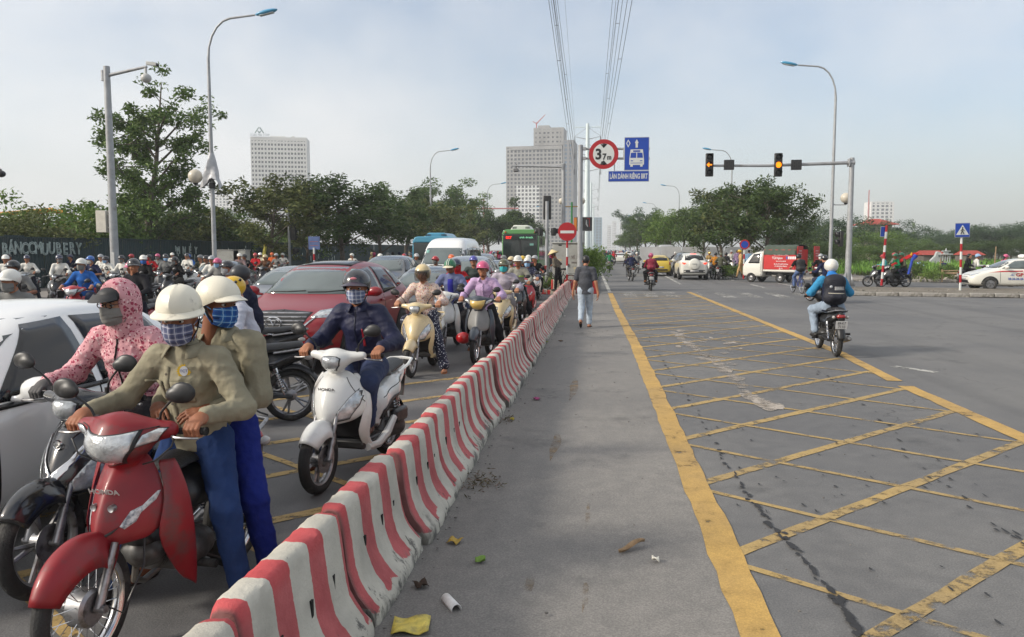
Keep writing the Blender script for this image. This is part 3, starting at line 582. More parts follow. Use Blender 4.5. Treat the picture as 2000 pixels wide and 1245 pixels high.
for s_, x0, x1, yc, hpx in [('BÁNCCMUUBERY', 2, 160, 487, 22), ('MNEY', 342, 388, 489, 14), ('OABY', 520, 552, 492, 10)]:
    a = pix_fence(x0, yc); b = pix_fence(x1, yc); n_ = len(s_)
    for i, ch in enumerate(s_):
        px = x0+(x1-x0)*(i+.5)/n_; c = pix_fence(px, yc+random.uniform(-1.5,1.5)); hm = hpx*(c-V((0,0,1.85))).length/F*1.25
        t = text('graffiti_letter', ch, hm, GRAF, fence, fm(c.y, c.z), .001, .85, wire=.022); t.rotation_euler.rotate_axis('Z', random.uniform(-.08,.08))
mb = MB()
for i in range(60):
    Y = 44+random.random()*30; z = .9+random.random()*1.2; mb.box((.05, Y-30, z), (.02, random.uniform(.02,.12), random.uniform(.1,.5)))
o = mb.build('paint_splash', GRAF, fence, ang=0); o['kind'] = 'stuff'
POST = GALV()
BLUEL = M('lamp_blue', S(70,150,190), .35, coat=.3)
def lamp(p, h, armdir, label, ball=None, wrap=False, arm=2.6):
    e = empty('street_lamp', (p.x, p.y, 0)); tag(e, label, 'street lamp', 'street lamps along the road'); d = V((armdir, 0, 0))
    pts = [V((0,0,0)), V((0,0,h*.5)), V((0,0,h*.84))]+[V((0,0,h*.84))+d*(arm*.42*(1-cos(a)))+V((0,0,h*.14*sin(a))) for a in (.3,.6,.9,1.2,1.5)]; pts.append(pts[-1]+d*arm*.42+V((0,0,.10)))
    mb = MB(); mb.tube(pts, [.105,.085,.065]+[.045]*5+[.04], 12); mb.build('post', POST, e)
    mb = MB(); mb.box((0,0,.01), (.4,.4,.02)); mb.lathe([(.16,0),(.16,.5),(.11,.62)], 12); mb.build('base_plate', POST, e)
    q = pts[-1]+d*.5+V((0,0,.1)); rot = MX.Rotation(-.2*armdir, 3, 'Y')
    mb = MB(); mb.sph((0,0,0), (.5,.16,.10), 14); mb.T = None; mb.v = [tuple(q+rot @ V(v)) for v in mb.v]; hd = mb.build('lamp_head', BLUEL, e)
    mb = MB(); mb.v = []; mb.box((0,0,-.085), (.62,.2,.03)); mb.v = [tuple(q+rot @ V(v)) for v in mb.v]; mb.build('diffuser', M('diffuser', (.6,.62,.62), .3), hd, bevel=.01)
    if ball:
        z, sd = ball; mb = MB(); mb.tube([(0,0,z-.4),(sd*.15,0,z-.5),(sd*.75,0,z-.5)], .03, 8); b_ = mb.build('side_arm', POST, e)
        mb = MB(); mb.lathe([(.03,-.5),(.09,-.46),(.11,-.4)], 12, c=(sd*.75,0,z), cap=True); mb.build('globe_holder', BLK(), b_); mb = MB(); mb.sph((sd*.75,0,z-.12), .3, 20); mb.build('globe', M('globe_glass', S(196,188,172), .35, var=.06), e)
    if wrap:
        mb = MB(); z0 = wrap; rows = []
        for i in range(9):
            t = i/8; rows.append([V((0,0,z0+1.05-1.3*t))+V((cos(a), sin(a), 0))*(.11+.27*t*(1+.5*sin(a*3+t*4)))+V((0,0,-.22*t*sin(a*2+1))) for a in np.linspace(0, 2*pi, 17)[:-1]])
        mb.rings(rows, cap=False); mb.build('plastic_wrap', M('plastic_sheet', S(176,176,178), .4, var=.2, vs=5), e)
        mb = MB(); mb.cyl((0,0,z0-.45), (0,0,z0-.2), .13); mb.build('clamp', BLK(), e)
    return e
for i, (px, py, sg, lb) in enumerate([(405,62,1,'nearest left street lamp with a plastic-wrapped post and white globe'),(842,318,1,'second left street lamp above the blue bus'),(950,375,1,'third left street lamp left of the green bus'),(1012,415,1,'fourth left street lamp before the grey tower')]):
    p = G(px, py, 11.0); p.x = -17.9 if i else p.x; lamp(p, 12.4 if i else 11.75, sg, lb, (5.1,-1) if i == 0 else None, 4.9 if i == 0 else False)
for i, (px, py, lb) in enumerate([(1633,170,'nearest right street lamp behind the traffic light post, with a globe'),(1430,316,'second right street lamp left of the flashing arrow signal'),(1327,378,'third right street lamp above the trees'),(1282,408,'fourth right street lamp small over the light green trees'),(1245,430,'fifth right street lamp far off'),(1232,438,'sixth right street lamp farthest away')]):
    p = G(px, py, 11.0); lamp(p, 12.4, -1, lb, (4.9, 1) if i == 0 else None)
# camera pole
p = G(208, 130, 8.9); e = empty('camera_pole', (p.x, p.y, 0)); tag(e, 'grey steel pole with surveillance cameras and grey box, left', 'pole')
mb = MB(); mb.cyl((0,0,0), (0,0,8.9), .17, .12, 16); mb.lathe([(.25,0),(.25,.04),(.17,.05)], 16); mb.build('post', POST, e)
mb = MB(); mb.cyl((0,0,8.55), (1.65,0,8.85), .07, .05, 10); mb.cyl((-.14,0,8.35), (-.14,0,8.75), .09); a_ = mb.build('arm', POST, e)
mb = MB(); mb.sph((1.6,0,8.42), (.2,.2,.18), 14); mb.cyl((1.6,0,8.5), (1.6,0,8.8), .05); mb.build('dome_camera', M('camera_white', (.5,.5,.48), .4), e)
mb = MB(); mb.box((1.85,0,8.95), (.42,.13,.13), None, MX.Rotation(.15, 3, 'Y')); mb.cyl((2.03,0,8.92), (2.12,0,8.9), .05, mi=1); mb.build('bullet_camera', [M('camera_white'), BLK()], e, bevel=.015)
mb = MB(); mb.box((-.42,.0,2.95), (.42,.3,.85)); mb.box((-.18,0,3.2), (.1,.1,.05)); mb.box((-.18,0,2.7), (.1,.1,.05)); mb.build('control_box', M('box_cream', S(200,196,184), .5, var=.1), e, bevel=.015)
mb = MB(); mb.box((.02,-.165,1.35), (.14,.01,.8)); mb.build('sticker', M('paper', S(190,190,188), .8, var=.2), e)
# yellow gantry steelwork behind fence + hanging lamp at far left
e = empty('yellow_steelwork', PXX(20,480,-34)); e.location.z = -.35; e.scale = (.9,.9,.95); tag(e, 'yellow painted steel frame of construction equipment behind the fence', 'steelwork')
YS = M('yellow_steel', S(190,130,30), .5, var=.2, dirt=(.2,.12,.05)); 
for nm, a, b, r_ in [('beam',(-2.5,0,4.35),(2.8,.4,4.75),.12),('beam',(-2.5,1.2,4.5),(2.8,1.5,4.7),.12),('beam',(2.8,.4,4.7),(5.5,.6,4.1),.07),('leg',(-1.2,0,0),(-1.2,0,4.4),.1),('leg',(1.2,0,0),(.4,0,4.5),.08),('brace',(-1,0,4.3),(.2,0,3.1),.06),('brace',(1.4,0,4.4),(.6,0,3.2),.06)]:
    mb = MB(); mb.cyl(a, b, r_, n=4); mb.build(nm, YS, e)
q = PXX(2, 340, -20.5); e = empty('hanging_camera', (q.x, q.y, 0)); tag(e, 'dark camera housing on a thin mast at the far left edge', 'camera')
mb = MB(); mb.cyl((-1.2,0,0), (-1.2,0,q.z+.6), .06); mb.cyl((-1.2,0,q.z+.5), (0,0,q.z+.15), .03); mb.build('mast', POST, e)
mb = MB(); mb.sph((0,0,q.z), (.16,.13,.12), 12); mb.cyl((0,0,q.z+.05),(0,0,q.z+.16),.03); mb.build('housing', BLK(), e)
# ---------------------------------------------------------------- signal posts
def signal_head(name, parent, loc, rz, n_=3, lit=None, arrow=False, hood=True):
    e = empty(name); e.parent = parent; e.location = loc; e.rotation_euler = (0,0,rz)     # faces -Y
    mb = MB(); mb.box((0,0,0), (.36,.16,.36*n_)); mb.build('housing', BLK(), e, bevel=.03); 
    for i in range(n_):
        z = .36*((n_-1)/2-i); on = lit == i
        if on: m_ = M('amber_light', S(255,140,20), .4, emit=S(255,135,15), es=1.6)
        else: m_ = M('unlit_lens', (.02,.021,.021), .25)
        mb = MB()
        if on and arrow:
            mb.box((.0,-.095,z), (.22,.02,.05)); mb.add([(-.14,-.1,z),(-.03,-.1,z+.11),(-.01,-.1,z+.07),(-.07,-.1,z),(-.01,-.1,z-.07),(-.03,-.1,z-.11)], [(0,1,2,3),(0,3,4,5)])
            mb.build('arrow_lens', m_, e)
        else: mb.lathe([(.001,-.11),(.08,-.105),(.135,-.085)], 20, axis='y', c=(0,0,z)); mb.build('lens', m_, e)
        if hood:
            mb = MB(); rows = []
            for d in (-.08, -.28): rows.append([(.155*cos(a), d+(.05 if d < -.1 else 0)*(1-sin(a)), z+.155*sin(a)) for a in np.linspace(-.5, pi+.5, 15)])
            mb.grid(rows); mb.build('hood', BLK(), e, solid=.006)
    return e
pb = G(1655, 565); e = empty('traffic_light_post', (pb.x, pb.y, .1)); tag(e, 'grey traffic light post whose long arm carries two signals, right', 'traffic light')
mb = MB(); mb.tube([(0,0,0),(0,0,6.0)], [.145,.11], 16); mb.box((0,0,.02), (.55,.55,.04)); mb.build('post', POST, e)
for k in range(4):
    mb = MB(); a = pi/4+k*pi/2; mb.add([(cos(a)*.12, sin(a)*.12, .04), (cos(a)*.36, sin(a)*.36, .04), (cos(a)*.12, sin(a)*.12, .75)], [(0,1,2)]); mb.build('gusset', POST, e, solid=.02)
Y0 = pb.y; qa = lambda px, py: PY(px, py, Y0-.15)-V((pb.x, pb.y, .1))
mb = MB(); mb.tube([(0,0,5.78), qa(1500,324), qa(1378,324)], [.085,.065,.055], 12); mb.build('arm', POST, e); mb = MB(); mb.cyl((-.2,0,5.78),(.12,0,5.78),.13,n=12); mb.box((-.14,0,5.78),(.05,.34,.36)); mb.build('flange', POST, e, bevel=.01)
for nm, px, arr in (('arrow_signal',1385,True),('round_signal',1519,False)): signal_head(nm, e, qa(px,323)+V((0,-.1,0)), 0, 3, 1, arr, True)
for px in (1423,1554):
    mb = MB(); c = qa(px,323)+V((0,-.12,0)); mb.box(c, (.46,.16,.46)); cd = mb.build('countdown_display', M('countdown_black', (.015,.015,.016), .4), e, bevel=.01)
    mb = MB()
    for sx in (-.1,.1):
        for dz in (-.15,0,.15): mb.box(c+V((sx,-.083,dz)), (.11,.006,.018))
        for dx in (-.062,.062):
            for dz in (-.075,.075): mb.box(c+V((sx+dx,-.083,dz)), (.018,.006,.11))
    mb.build('digit_segments', M('unlit_segments', (.05,.05,.048), .5), cd)
ph = signal_head('pedestrian_signal', e, (-.35,.1,2.25), -pi/2, 2, None, False, True)
# small signal post far left (560,...) with dark heads
p = G(563, 388, 5.0); e = empty('traffic_light_post', (p.x, p.y, 0)); tag(e, 'dark traffic light on a grey post before the broad left tree', 'traffic light')
mb = MB(); mb.cyl((0,0,0), (0,0,5.0), .09, .07); mb.build('post', POST, e); signal_head('signal_head', e, (.28,0,4.4), pi*.95, 2, None); signal_head('tall_signal_head', e, (.28,0,3.15), pi*.95, 4, None); signal_head('pedestrian_signal', e, (.3,.1,1.75), pi/2, 1, None)
# post before the green bus
Yb = 36.5; p = GX(1068, Yb); e = empty('traffic_light_post', (p.x, Yb, .14)); tag(e, 'grey post with black signals seen from behind, before the green bus', 'traffic light')
mb = MB(); mb.cyl((0,0,0), (0,0,3.9), .085, .075); mb.build('post', POST, e); signal_head('signal_head', e, (.0,.16,3.62), pi, 3, None, hood=False); signal_head('pedestrian_signal', e, (-.3,0,2.52), -pi/2-.3, 1, None); signal_head('pedestrian_signal', e, (.3,0,2.52), pi/2+.3, 1, None)
# camera arm post at 1101
Yb = 37; p = PY(1101, 326, Yb); e = empty('camera_gantry', (p.x, Yb, .14)); tag(e, 'slim grey post with a long arm holding a traffic camera', 'pole')
mb = MB(); mb.cyl((0,0,0), (0,0,p.z), .10, .085); mb.build('post', POST, e); q = PY(1000, 330, Yb)-V((p.x, Yb, 0)); mb = MB(); mb.cyl((0,0,p.z-.15), q, .055, .04); mb.box((-.05,0,p.z-.15),(.08,.22,.22)); mb.build('arm', POST, e)
mb = MB(); mb.box(q+V((.2,0,-.1)), (.06,.06,.35)); mb.box(q+V((.2,-.1,-.22)), (.22,.3,.14)); mb.build('camera', M('camera_grey', (.16,.16,.16), .5), e, bevel=.02)
# ---------------------------------------------------------------- signs
SBL = M('sign_blue', S(18,64,160), .45, var=.06, vs=3); SWH = M('sign_white', S(205,208,205), .45, var=.05, vs=3); SRD = M('sign_red', S(165,22,32), .45, var=.08, vs=3); SBK = M('sign_black', (.012,.012,.013), .5); SAL = M('sign_aluminium', (.42,.43,.44), .45, metal=.6)
Ys = 35.2; p = PY(1134, 290, Ys); e = empty('overhead_sign', (p.x, Ys, .14)); tag(e, 'overhead post with round height limit sign and blue bus lane signs', 'road sign')
Q = lambda px, py, dy=0: PY(px, py, Ys+dy)-V((p.x, Ys, .14))
mb = MB(); mb.cyl((0,0,0), (0,0,p.z), .115, .105); mb.build('post', POST, e)
for py in (291, 310): mb = MB(); mb.cyl((0,0,Q(1134,py).z), Q(1269,py), .05, n=12); mb.box((.17,0,Q(1134,py).z),(.12,.18,.14)); mb.build('arm', POST, e, bevel=.005)
mb = MB(); mb.cyl(Q(1200,291,-.02), Q(1200,352,-.02), .02); mb.build('hanger', POST, e)
mb = MB(); mb.cyl(Q(1219,291,-.05), Q(1219,312,-.05), .04); mb.build('bracket', POST, e)
c = Q(1179,301.5,-.14); rr = .635
mb = MB(); mb.lathe([(rr,0),(rr,.03)], 48, axis='y', c=c, cap=True); sg_ = mb.build('round_sign', SRD, e, ang=30)
mb = MB(); mb.lathe([(rr*.72,-.004),(rr*.72,.002)], 48, axis='y', c=c, cap=True); mb.build('sign_face', SWH, sg_)
for s_ in (1, -1):
    mb = MB(); mb.add([c+V((-.155,-.008,s_*.43)), c+V((0,-.008,s_*.46)), c+V((.155,-.008,s_*.43)), c+V((0,-.008,s_*.26))], [(0,1,2,3)]); mb.build('triangle_mark', SBK, sg_, solid=.003)
tf = lambda q: TM(q, (1,0,0), (0,0,1))
text('numeral', '3', .62, SBK, sg_, tf(c+V((-.22,-.01,-.02))), .002, .95, bold=.02); text('numeral', ',', .5, SBK, sg_, tf(c+V((-.06,-.01,-.23))), .002, 1, bold=.015); text('numeral', '7', .36, SBK, sg_, tf(c+V((.03,-.01,-.12))), .002, .9, bold=.012); text('letter', 'm', .30, SBK, sg_, tf(c+V((.24,-.01,-.14))), .002, .8, bold=.01)
a = Q(1219.5,268.5,-.12); b = Q(1267.5,333,-.12); cw, chh = (a+b)/2, (b.x-a.x, a.z-b.z)
mb = MB(); mb.box(cw, (chh[0], .03, chh[1])); s2 = mb.build('bus_lane_sign', SAL, e, bevel=.005); mb = MB(); mb.box(cw+V((0,-.016,0)), (chh[0]-.05, .006, chh[1]-.05)); mb.build('sign_face', SBL, s2)
u = lambda x, y: cw+V(((x-1175)/530*chh[0], -.024, -(y-458)/725*chh[1]))           # pixel of the zoomed sign -> point
def mark(parent, pts, mat, dy=0): mb = MB(); mb.add([u(*q)+V((0,dy,0)) for q in pts], [tuple(range(len(pts)))]); return mb.build('symbol', mat, parent, ang=0, solid=.003, flip=False)
mark(s2, [(992,145),(1042,230),(992,322),(948,230)], SWH); mark(s2, [(992,182),(1020,230),(992,285),(968,230)], SBL, -.004)
mark(s2, [(1173,145),(1218,225),(1198,225),(1198,325),(1150,325),(1150,225),(1130,225)], SWH)
mark(s2, [(1045,365),(1305,365),(1332,600),(1330,695),(1303,700),(1303,740),(1250,740),(1250,702),(1095,702),(1095,740),(1042,740),(1042,700),(1018,695),(1020,560)], SWH)
for q in ([(1100,385),(1250,385),(1250,418),(1100,418)], [(1052,440),(1165,430),(1165,548),(1040,548)], [(1186,430),(1295,440),(1308,548),(1186,548)], [(1050,602),(1100,602),(1100,622),(1050,622)], [(1246,602),(1298,602),(1298,622),(1246,622)], [(1045,655),(1300,655),(1300,667),(1045,667)]): mark(s2, q, SBL, -.004)
a = Q(1188,334.5,-.14); b = Q(1267.5,355,-.14); cw2 = (a+b)/2
mb = MB(); mb.box(cw2, (b.x-a.x, .03, a.z-b.z)); s3 = mb.build('bus_lane_plate', SAL, e, bevel=.005); mb = MB(); mb.box(cw2+V((0,-.016,0)), (b.x-a.x-.04, .006, a.z-b.z-.04)); mb.build('sign_face', SBL, s3)
text('lettering', 'LÀN DÀNH RIÊNG BRT', .30, SWH, s3, tf(cw2+V((0,-.024,-.01))), .002, .52, bold=.008)
# no entry
Yn = 33.0; p = PY(1108, 453, Yn); e = empty('no_entry_sign', (p.x, Yn, .1)); tag(e, 'round red no entry sign on a red and white post', 'road sign')
def bandpost(parent, h, r_, n_, first=0):
    for i in range(n_): mb = MB(); mb.cyl((0,0,h*i/n_), (0,0,h*(i+1)/n_), r_, n=12); mb.build('post_band', SRD if (i+first) % 2 else SWH, parent)
bandpost(e, p.z-.1-.3, .045, 6); z = p.z-.1
mb = MB(); mb.lathe([(.38,-.06),(.38,-.085)], 36, axis='y', c=(0,0,z), cap=True); d_ = mb.build('sign_disc', SRD, e, ang=30); mb = MB(); mb.box((0,-.088,z-.01),(.56,.006,.11)); mb.build('white_bar', SWH, d_)
mb = MB(); mb.box((0,-.03,z),(.1,.05,.5)); mb.build('bracket', POST, e)
# pedestrian crossing sign right
Yc = G(1877,572).y; p = PY(1881, 450, Yc); e = empty('crossing_sign', (p.x, Yc, .1)); tag(e, 'blue square pedestrian crossing sign on a red and white post', 'road sign'); bandpost(e, p.z-.35, .05, 7, 0); e.rotation_euler = (0, R(-1.2), 0)
z = p.z-.1; s_ = .3
mb = MB(); mb.box((0,-.06,z),(.62,.02,.62)); d_ = mb.build('sign_plate', SAL, e, bevel=.01); mb = MB(); mb.box((0,-.072,z),(.575,.006,.575)); mb.build('sign_face', SBL, d_)
mb = MB(); mb.add([(-.26,-.079,z-.2),(.26,-.079,z-.2),(0,-.079,z+.23)], [(0,1,2)]); mb.build('triangle', SWH, d_, ang=0, solid=.002, flip=False)
mb = MB(); mb.sph((.0,-.084,z+.1), (.03,.003,.035), 8); mb.tube([(0,-.084,z+.07),(-.01,-.084,z-.04)], .03, 6, flat=.15)
for a, b in (((-.01,z-.03),(.06,z-.17)),((-.01,z-.03),(-.07,z-.17)),((0,z+.05),(.07,z-.03)),((0,z+.05),(-.07,z-.02))): mb.tube([(a[0],-.084,a[1]),(b[0],-.084,b[1])], .016, 6)
mb.build('walking_figure', SBK, d_)
# striped pole with side-on sign
Yc = G(1724,562).y; p = PY(1731, 440, Yc); e = empty('striped_sign_post', (GX(1724,Yc).x, Yc, .1)); tag(e, 'leaning red and white striped post with a blue sign edge-on', 'road sign'); bandpost(e, p.z-.1, .06, 9, 1); e.rotation_euler = (0, R(2.6), 0)
mb = MB(); mb.box((-.13,.08,p.z-.42),(.22,.02,.5)); d_ = mb.build('sign_plate', SWH, e); mb = MB(); mb.box((-.13,.066,p.z-.42),(.2,.008,.47)); mb.build('sign_face', SBL, d_)
# no parking round sign by policeman
Yc = 48.5; p = PY(1454, 478, Yc); e = empty('no_parking_sign', (p.x, Yc, .13)); tag(e, 'round blue and red no parking sign beside the policeman', 'road sign'); bandpost(e, p.z-.4, .05, 6, 1)
mb = MB(); mb.lathe([(.29,-.06),(.29,-.09)], 30, axis='y', c=(0,0,p.z-.13), cap=True); d_ = mb.build('sign_disc', SRD, e, ang=30); mb = MB(); mb.lathe([(.21,-.095),(.21,-.08)], 30, axis='y', c=(0,0,p.z-.13), cap=True); mb.build('sign_face', SBL, d_)
# left blue sign behind red car
Yc = 45; p = PY(613, 475, Yc); e = empty('blue_info_sign', (p.x, Yc, .13)); tag(e, 'faded blue information sign behind the red car roof', 'road sign'); bandpost(e, p.z-.4, .06, 5)
mb = MB(); mb.box((0,.05,p.z-.13),(.68,.03,.75)); d_ = mb.build('sign_plate', M('faded_blue', S(84,104,150), .6, var=.25, vs=2), e)
for k in (-.15,.08): mb = MB(); mb.box((.0,.03,p.z-.13+k),(.5,.01,.03)); mb.build('text_line', M('faded_red', S(150,90,90), .6), d_)
# cabinet on the median
Yc = 35.6; a = PY(1080,474,Yc); b = PY(1139,474,Yc); e = empty('control_cabinet', ((a.x+b.x)/2, Yc, .14)); tag(e, 'grey steel control cabinet with graffiti on the median', 'cabinet'); wd = b.x-a.x; ht = a.z-.14
CAB = M('cabinet_grey', S(158,158,152), .55, var=.1, vs=3, dirt=(.22,.2,.17), ds=2.5, dth=.58)
mb = MB(); mb.box((0,0,ht/2+.12),(wd,.6,ht-.24)); mb.build('body', CAB, e, bevel=.01); mb = MB(); mb.box((0,0,ht-.02),(wd+.08,.7,.06)); mb.build('roof', CAB, e, bevel=.02); mb = MB(); mb.box((0,0,.1),(wd+.12,.75,.2)); mb.build('plinth', KERB, e, bevel=.02)
for sx in (-1,1):
    mb = MB(); mb.box((sx*wd*.245,-.31,ht/2+.1),(wd*.46,.02,ht-.42)); d_ = mb.build('door', CAB, e, bevel=.006); mb = MB(); mb.box((sx*.05,-.335,ht/2),(.03,.03,.14)); mb.build('handle', BLK(), d_)
mb = MB(); mb.box((-wd*.25,-.323,ht-.12),(.14,.006,.06)); mb.build('vent', BLK(), e)
GRF2 = M('graffiti_dark', S(90,70,68), .7)
text('graffiti', 'VẼ XE', .17, GRF2, e, TM(V((wd*.27,-.325,ht*.68)), (1,0,0), (0,0,1)), .001, .9); text('graffiti', '0984552', .11, GRF2, e, TM(V((wd*.25,-.325,ht*.56)), (1,0,0), (0,0,1)), .001, .9)
for x, z in ((.33,.38),(-.3,.62),(.3,.44)): mb = MB(); mb.box((x*wd,-.324,z*ht),(.28,.004,.09)); mb.build('poster', M('old_paper', S(186,172,140), .8, var=.2, vs=9), e)
# green lamp post with two globes, billboard box behind cabinet
Yc = 44; p = PY(1117, 395, Yc); e = empty('globe_lamp_post', (p.x, Yc, .14)); tag(e, 'green post with two white globe lamps behind the no entry sign', 'street lamp')
mb = MB(); mb.cyl((0,0,0),(0,0,p.z-.14),.06,.05); mb.build('post', M('post_green', S(40,120,60), .4), e); z = PY(1117,404,Yc).z-.14
mb = MB(); mb.cyl((-.55,0,z),(.55,0,z),.03); mb.build('cross_arm', M('arm_brass', S(150,120,60), .4, metal=.5), e)
for sx in (-.55,.55): mb = MB(); mb.sph((sx,0,z+.3),.18,16); mb.build('globe', M('globe_glass'), e)
Yc = 60; a = PY(1121,425,Yc); b = PY(1156,451,Yc); e = empty('billboard', ((a.x+b.x)/2, Yc, 0)); tag(e, 'black and orange advertising billboard on the median behind the signs', 'billboard')
zc = (a.z+b.z)/2; wd = b.x-a.x; ht = a.z-b.z
mb = MB(); mb.box((0,0,zc),(wd,.35,ht)); bb_ = mb.build('panel', M('billboard_black', (.02,.02,.022), .3), e, bevel=.02); mb = MB(); mb.box((-wd*.42,-.18,zc),(wd*.16,.02,ht*.94)); mb.build('orange_strip', M('billboard_orange', S(200,120,40), .4), bb_)
mb = MB(); mb.box((0,0,zc),(wd+.06,.3,ht+.06)); mb.build('frame', POST, e)
mb = MB(); mb.tube([(wd*.2,-.19,zc+.3),(wd*.22,-.19,zc),(wd*.28,-.19,zc-.2)], [.05,.12,.06], 6, flat=.1); mb.build('pale_figure', M('sign_white'), bb_); mb = MB(); mb.box((wd*.36,-.19,zc+.1),(.03,.02,.6)); mb.box((wd*.3,-.19,zc+.4),(.2,.02,.03)); mb.build('red_lines', SRD, bb_)
mb = MB(); mb.cyl((0,0,0),(0,0,b.z),.15); mb.build('post', POST, e)
# ---------------------------------------------------------------- pylons + wires
PYW = M('pylon_paint', S(214,226,226), .5, var=.05)
def pylon(X_, Y, H_, label, n_arm=3):
    e = empty('power_pylon', (X_, Y, 0)); tag(e, label, 'pylon', 'power pylons on the median'); mb = MB(); mb.cyl((0,0,0),(0,0,H_),1.0,.42,16); mb.build('mast', PYW, e)
    mb = MB(); mb.cyl((-3.4,0,H_-.9),(3.4,0,H_-.9),.10,n=6); 
    for s_ in (-3.4,3.4): mb.cyl((s_,0,H_-.9),(s_,0,H_-1.7),.06,n=6)
    mb.build('top_arm', PYW, e)
    for k in range(n_arm):
        z = H_-3.3-4.2*k; mb = MB()
        for s_ in (-1,1): mb.tube([(0,0,z-.8),(s_*3.5,0,z)], [.13,.06], 6); mb.tube([(0,0,z+2.4),(s_*3.5,0,z)], .045, 5)
        mb.build('cross_arm', POST, e)
        for s_ in (-1,1): mb = MB(); mb.cyl((s_*3.4,0,z-.1),(s_*3.4,0,z-1.6),.09,n=6); mb.build('insulator', BLK(), e)
    return e
PX0 = PY(1148, 242, 215); XP = PX0.x; HP = PX0.z
pylon(XP, 215, HP, 'nearest white steel power pylon behind the round sign'); pylon(PY(1155,300,400).x, 400, HP, 'second white power pylon half hidden by the nearest'); pylon(PY(1160,300,590).x, 590, HP, 'third white power pylon far down the median')
WIRE = M('wire', (.10,.10,.105), .6, metal=.3)
for s_, sd in ((-1,'left'),(1,'right')):
    for k in range(4):
        z0 = HP-.9-.8 if k == 3 else HP-3.3-4.2*k-1.6; offs = (0,) if k == 3 else (-.22,.22)
        for j, of in enumerate(offs):
            x0 = XP+s_*3.4+of; pts = []
            for i in range(41):
                t = i/40; Y = 215-330*t; pts.append((x0+(3.2+.9*k+(1.6 if s_ > 0 else 0))*t, Y, z0+12*t-4*1.2*t*(1-t)))
            mb = MB(); mb.tube(pts, .028 if k < 3 else .016, 5)
            o = mb.build('power_line', WIRE, ang=60); tag(o, '%s power line overhead on the %s, %s' % (('lowest','middle','upper','topmost single')[2-k] if k < 3 else 'topmost single', sd, ('outer' if (of < 0) == (s_ < 0) else 'inner')+' wire of its pair' if k < 3 else 'thin and alone'), 'power line', 'power lines to the nearest pylon')
            if j == 0 and k < 3:
                for i in (9,14,18,22,25): p = pts[i]; mb = MB(); mb.cyl(p, (p[0]+.44,p[1],p[2]), .03, n=5); mb.build('wire_spacer', WIRE, o)
    for k in range(3):
        z0 = HP-3.3-4.2*k-1.6; mb = MB(); mb.tube([(XP+s_*3.4+(PY(1155,300,400).x-XP)*i/12, 215+185*i/12, z0-4*4*(i/12)*(1-i/12)) for i in range(13)], .03, 4); o = mb.build('far_power_line', WIRE, ang=60)
        tag(o, '%s %s power line between the nearest and second pylon' % (('upper','middle','lower')[k], sd), 'power line', 'power lines beyond the nearest pylon')
# ---------------------------------------------------------------- buildings
CONC = M('raw_concrete', (.33,.32,.31), .9, var=.15, vs=.08, dirt=(.22,.21,.2), ds=.1); WHW = M('white_render', (.7,.69,.67), .8, var=.05, vs=.05); WINM = M('window_dark', (.06,.07,.085), .25, var=.4, vs=.3); WINB = M('window_blue', (.12,.2,.3), .15, var=.2, vs=.1)
def block(e, x0, x1, d, z0, z1, nf, bays, wall, name='tower', gd=.55, pw=.45, sl_=.42, zw=WINM, side=True):
    """glazed core with proud floor bands and piers, so every window is a real recess"""
    mb = MB(); mb.box(((x0+x1)/2, d/2, (z0+z1)/2), (x1-x0-2*gd, d-2*gd, z1-z0-.3)); c = mb.build(name+'_glazing', zw, e); fh = (z1-z0)/nf; mb = MB()
    for i in range(nf+1):
        hh = fh*sl_ if i < nf else fh*.35; mb.box(((x0+x1)/2, d/2, z0+i*fh+(hh/2 if i < nf else -hh/2)), (x1-x0-.06, d-.06, hh))
    bw = (x1-x0)/bays
    for i in range(bays+1):
        w_ = bw*pw*(1 if (i % 3) else .7); mb.box((min(max(x0+i*bw, x0+w_/2), x1-w_/2), d/2, (z0+z1)/2), (w_, d, z1-z0-.02))
    if side:
        nb = max(2, int(d/bw))
        for i in range(1, nb):
            for xx in (x0+.35, x1-.35): mb.box((xx, d*i/nb, (z0+z1)/2), (.68, bw*pw, z1-z0-.03))
    o = mb.build(name+'_facade', wall, e, ang=0); o['kind'] = 'stuff'; return o
Yt = 640; pr = lambda px, py, Y: PY(px, py, Y)
c = pr(1048,488,Yt); e = empty('unfinished_tower', (c.x, Yt, 0)); e.rotation_euler = (0,0,R(-4)); tag(e, 'tall grey unfinished concrete tower with a red crane on its roof', 'building')
xa = pr(988,400,Yt).x-c.x; xm = pr(1098,400,Yt).x-c.x; zt = pr(1000,286,Yt).z; zt2 = pr(1060,250,Yt).z
block(e, xa, xm, 32, 0, zt, 27, 15, CONC, 'main_block', zw=WINM)
block(e, pr(1042,300,Yt).x-c.x, xm+1.0, 22, zt+.3, zt2, 4, 7, CONC, 'upper_block', pw=.6, sl_=.6); block(e, xm+.4, xm+9, 30, 0, zt+4, 27, 2, M('grey_render',(.24,.24,.25),.9,var=.1,vs=.1), 'side_wing', zw=WINB)
mb = MB(); mb.box(((xa+xm)/2+2,16,zt-1.5),(xm-xa-4.5,33,2.6)); mb.build('parapet', CONC, e); mb = MB(); mb.box((pr(1060,300,Yt).x-c.x,10,zt2+1),(9,10,3.2)); mb.build('lift_house', CONC, e)
mb = MB(); bx_ = (xa*.65+xm*.35-4); 
bwt = (xm-xa)/15
for i in range(3, 9):
    for j in range(6, 17): mb.box((xa+i*bwt+bwt*.5,-.25,zt*j/27+zt/27*.22),(bwt*.98,.4,zt/27*.40)); mb.box((xa+i*bwt,-.26,zt*j/27+zt/54),(bwt*.4,.4,zt/27*.98))
o = mb.build('white_cladding', M('cladding', (.72,.72,.71), .6), e, ang=0); o['kind'] = 'stuff'
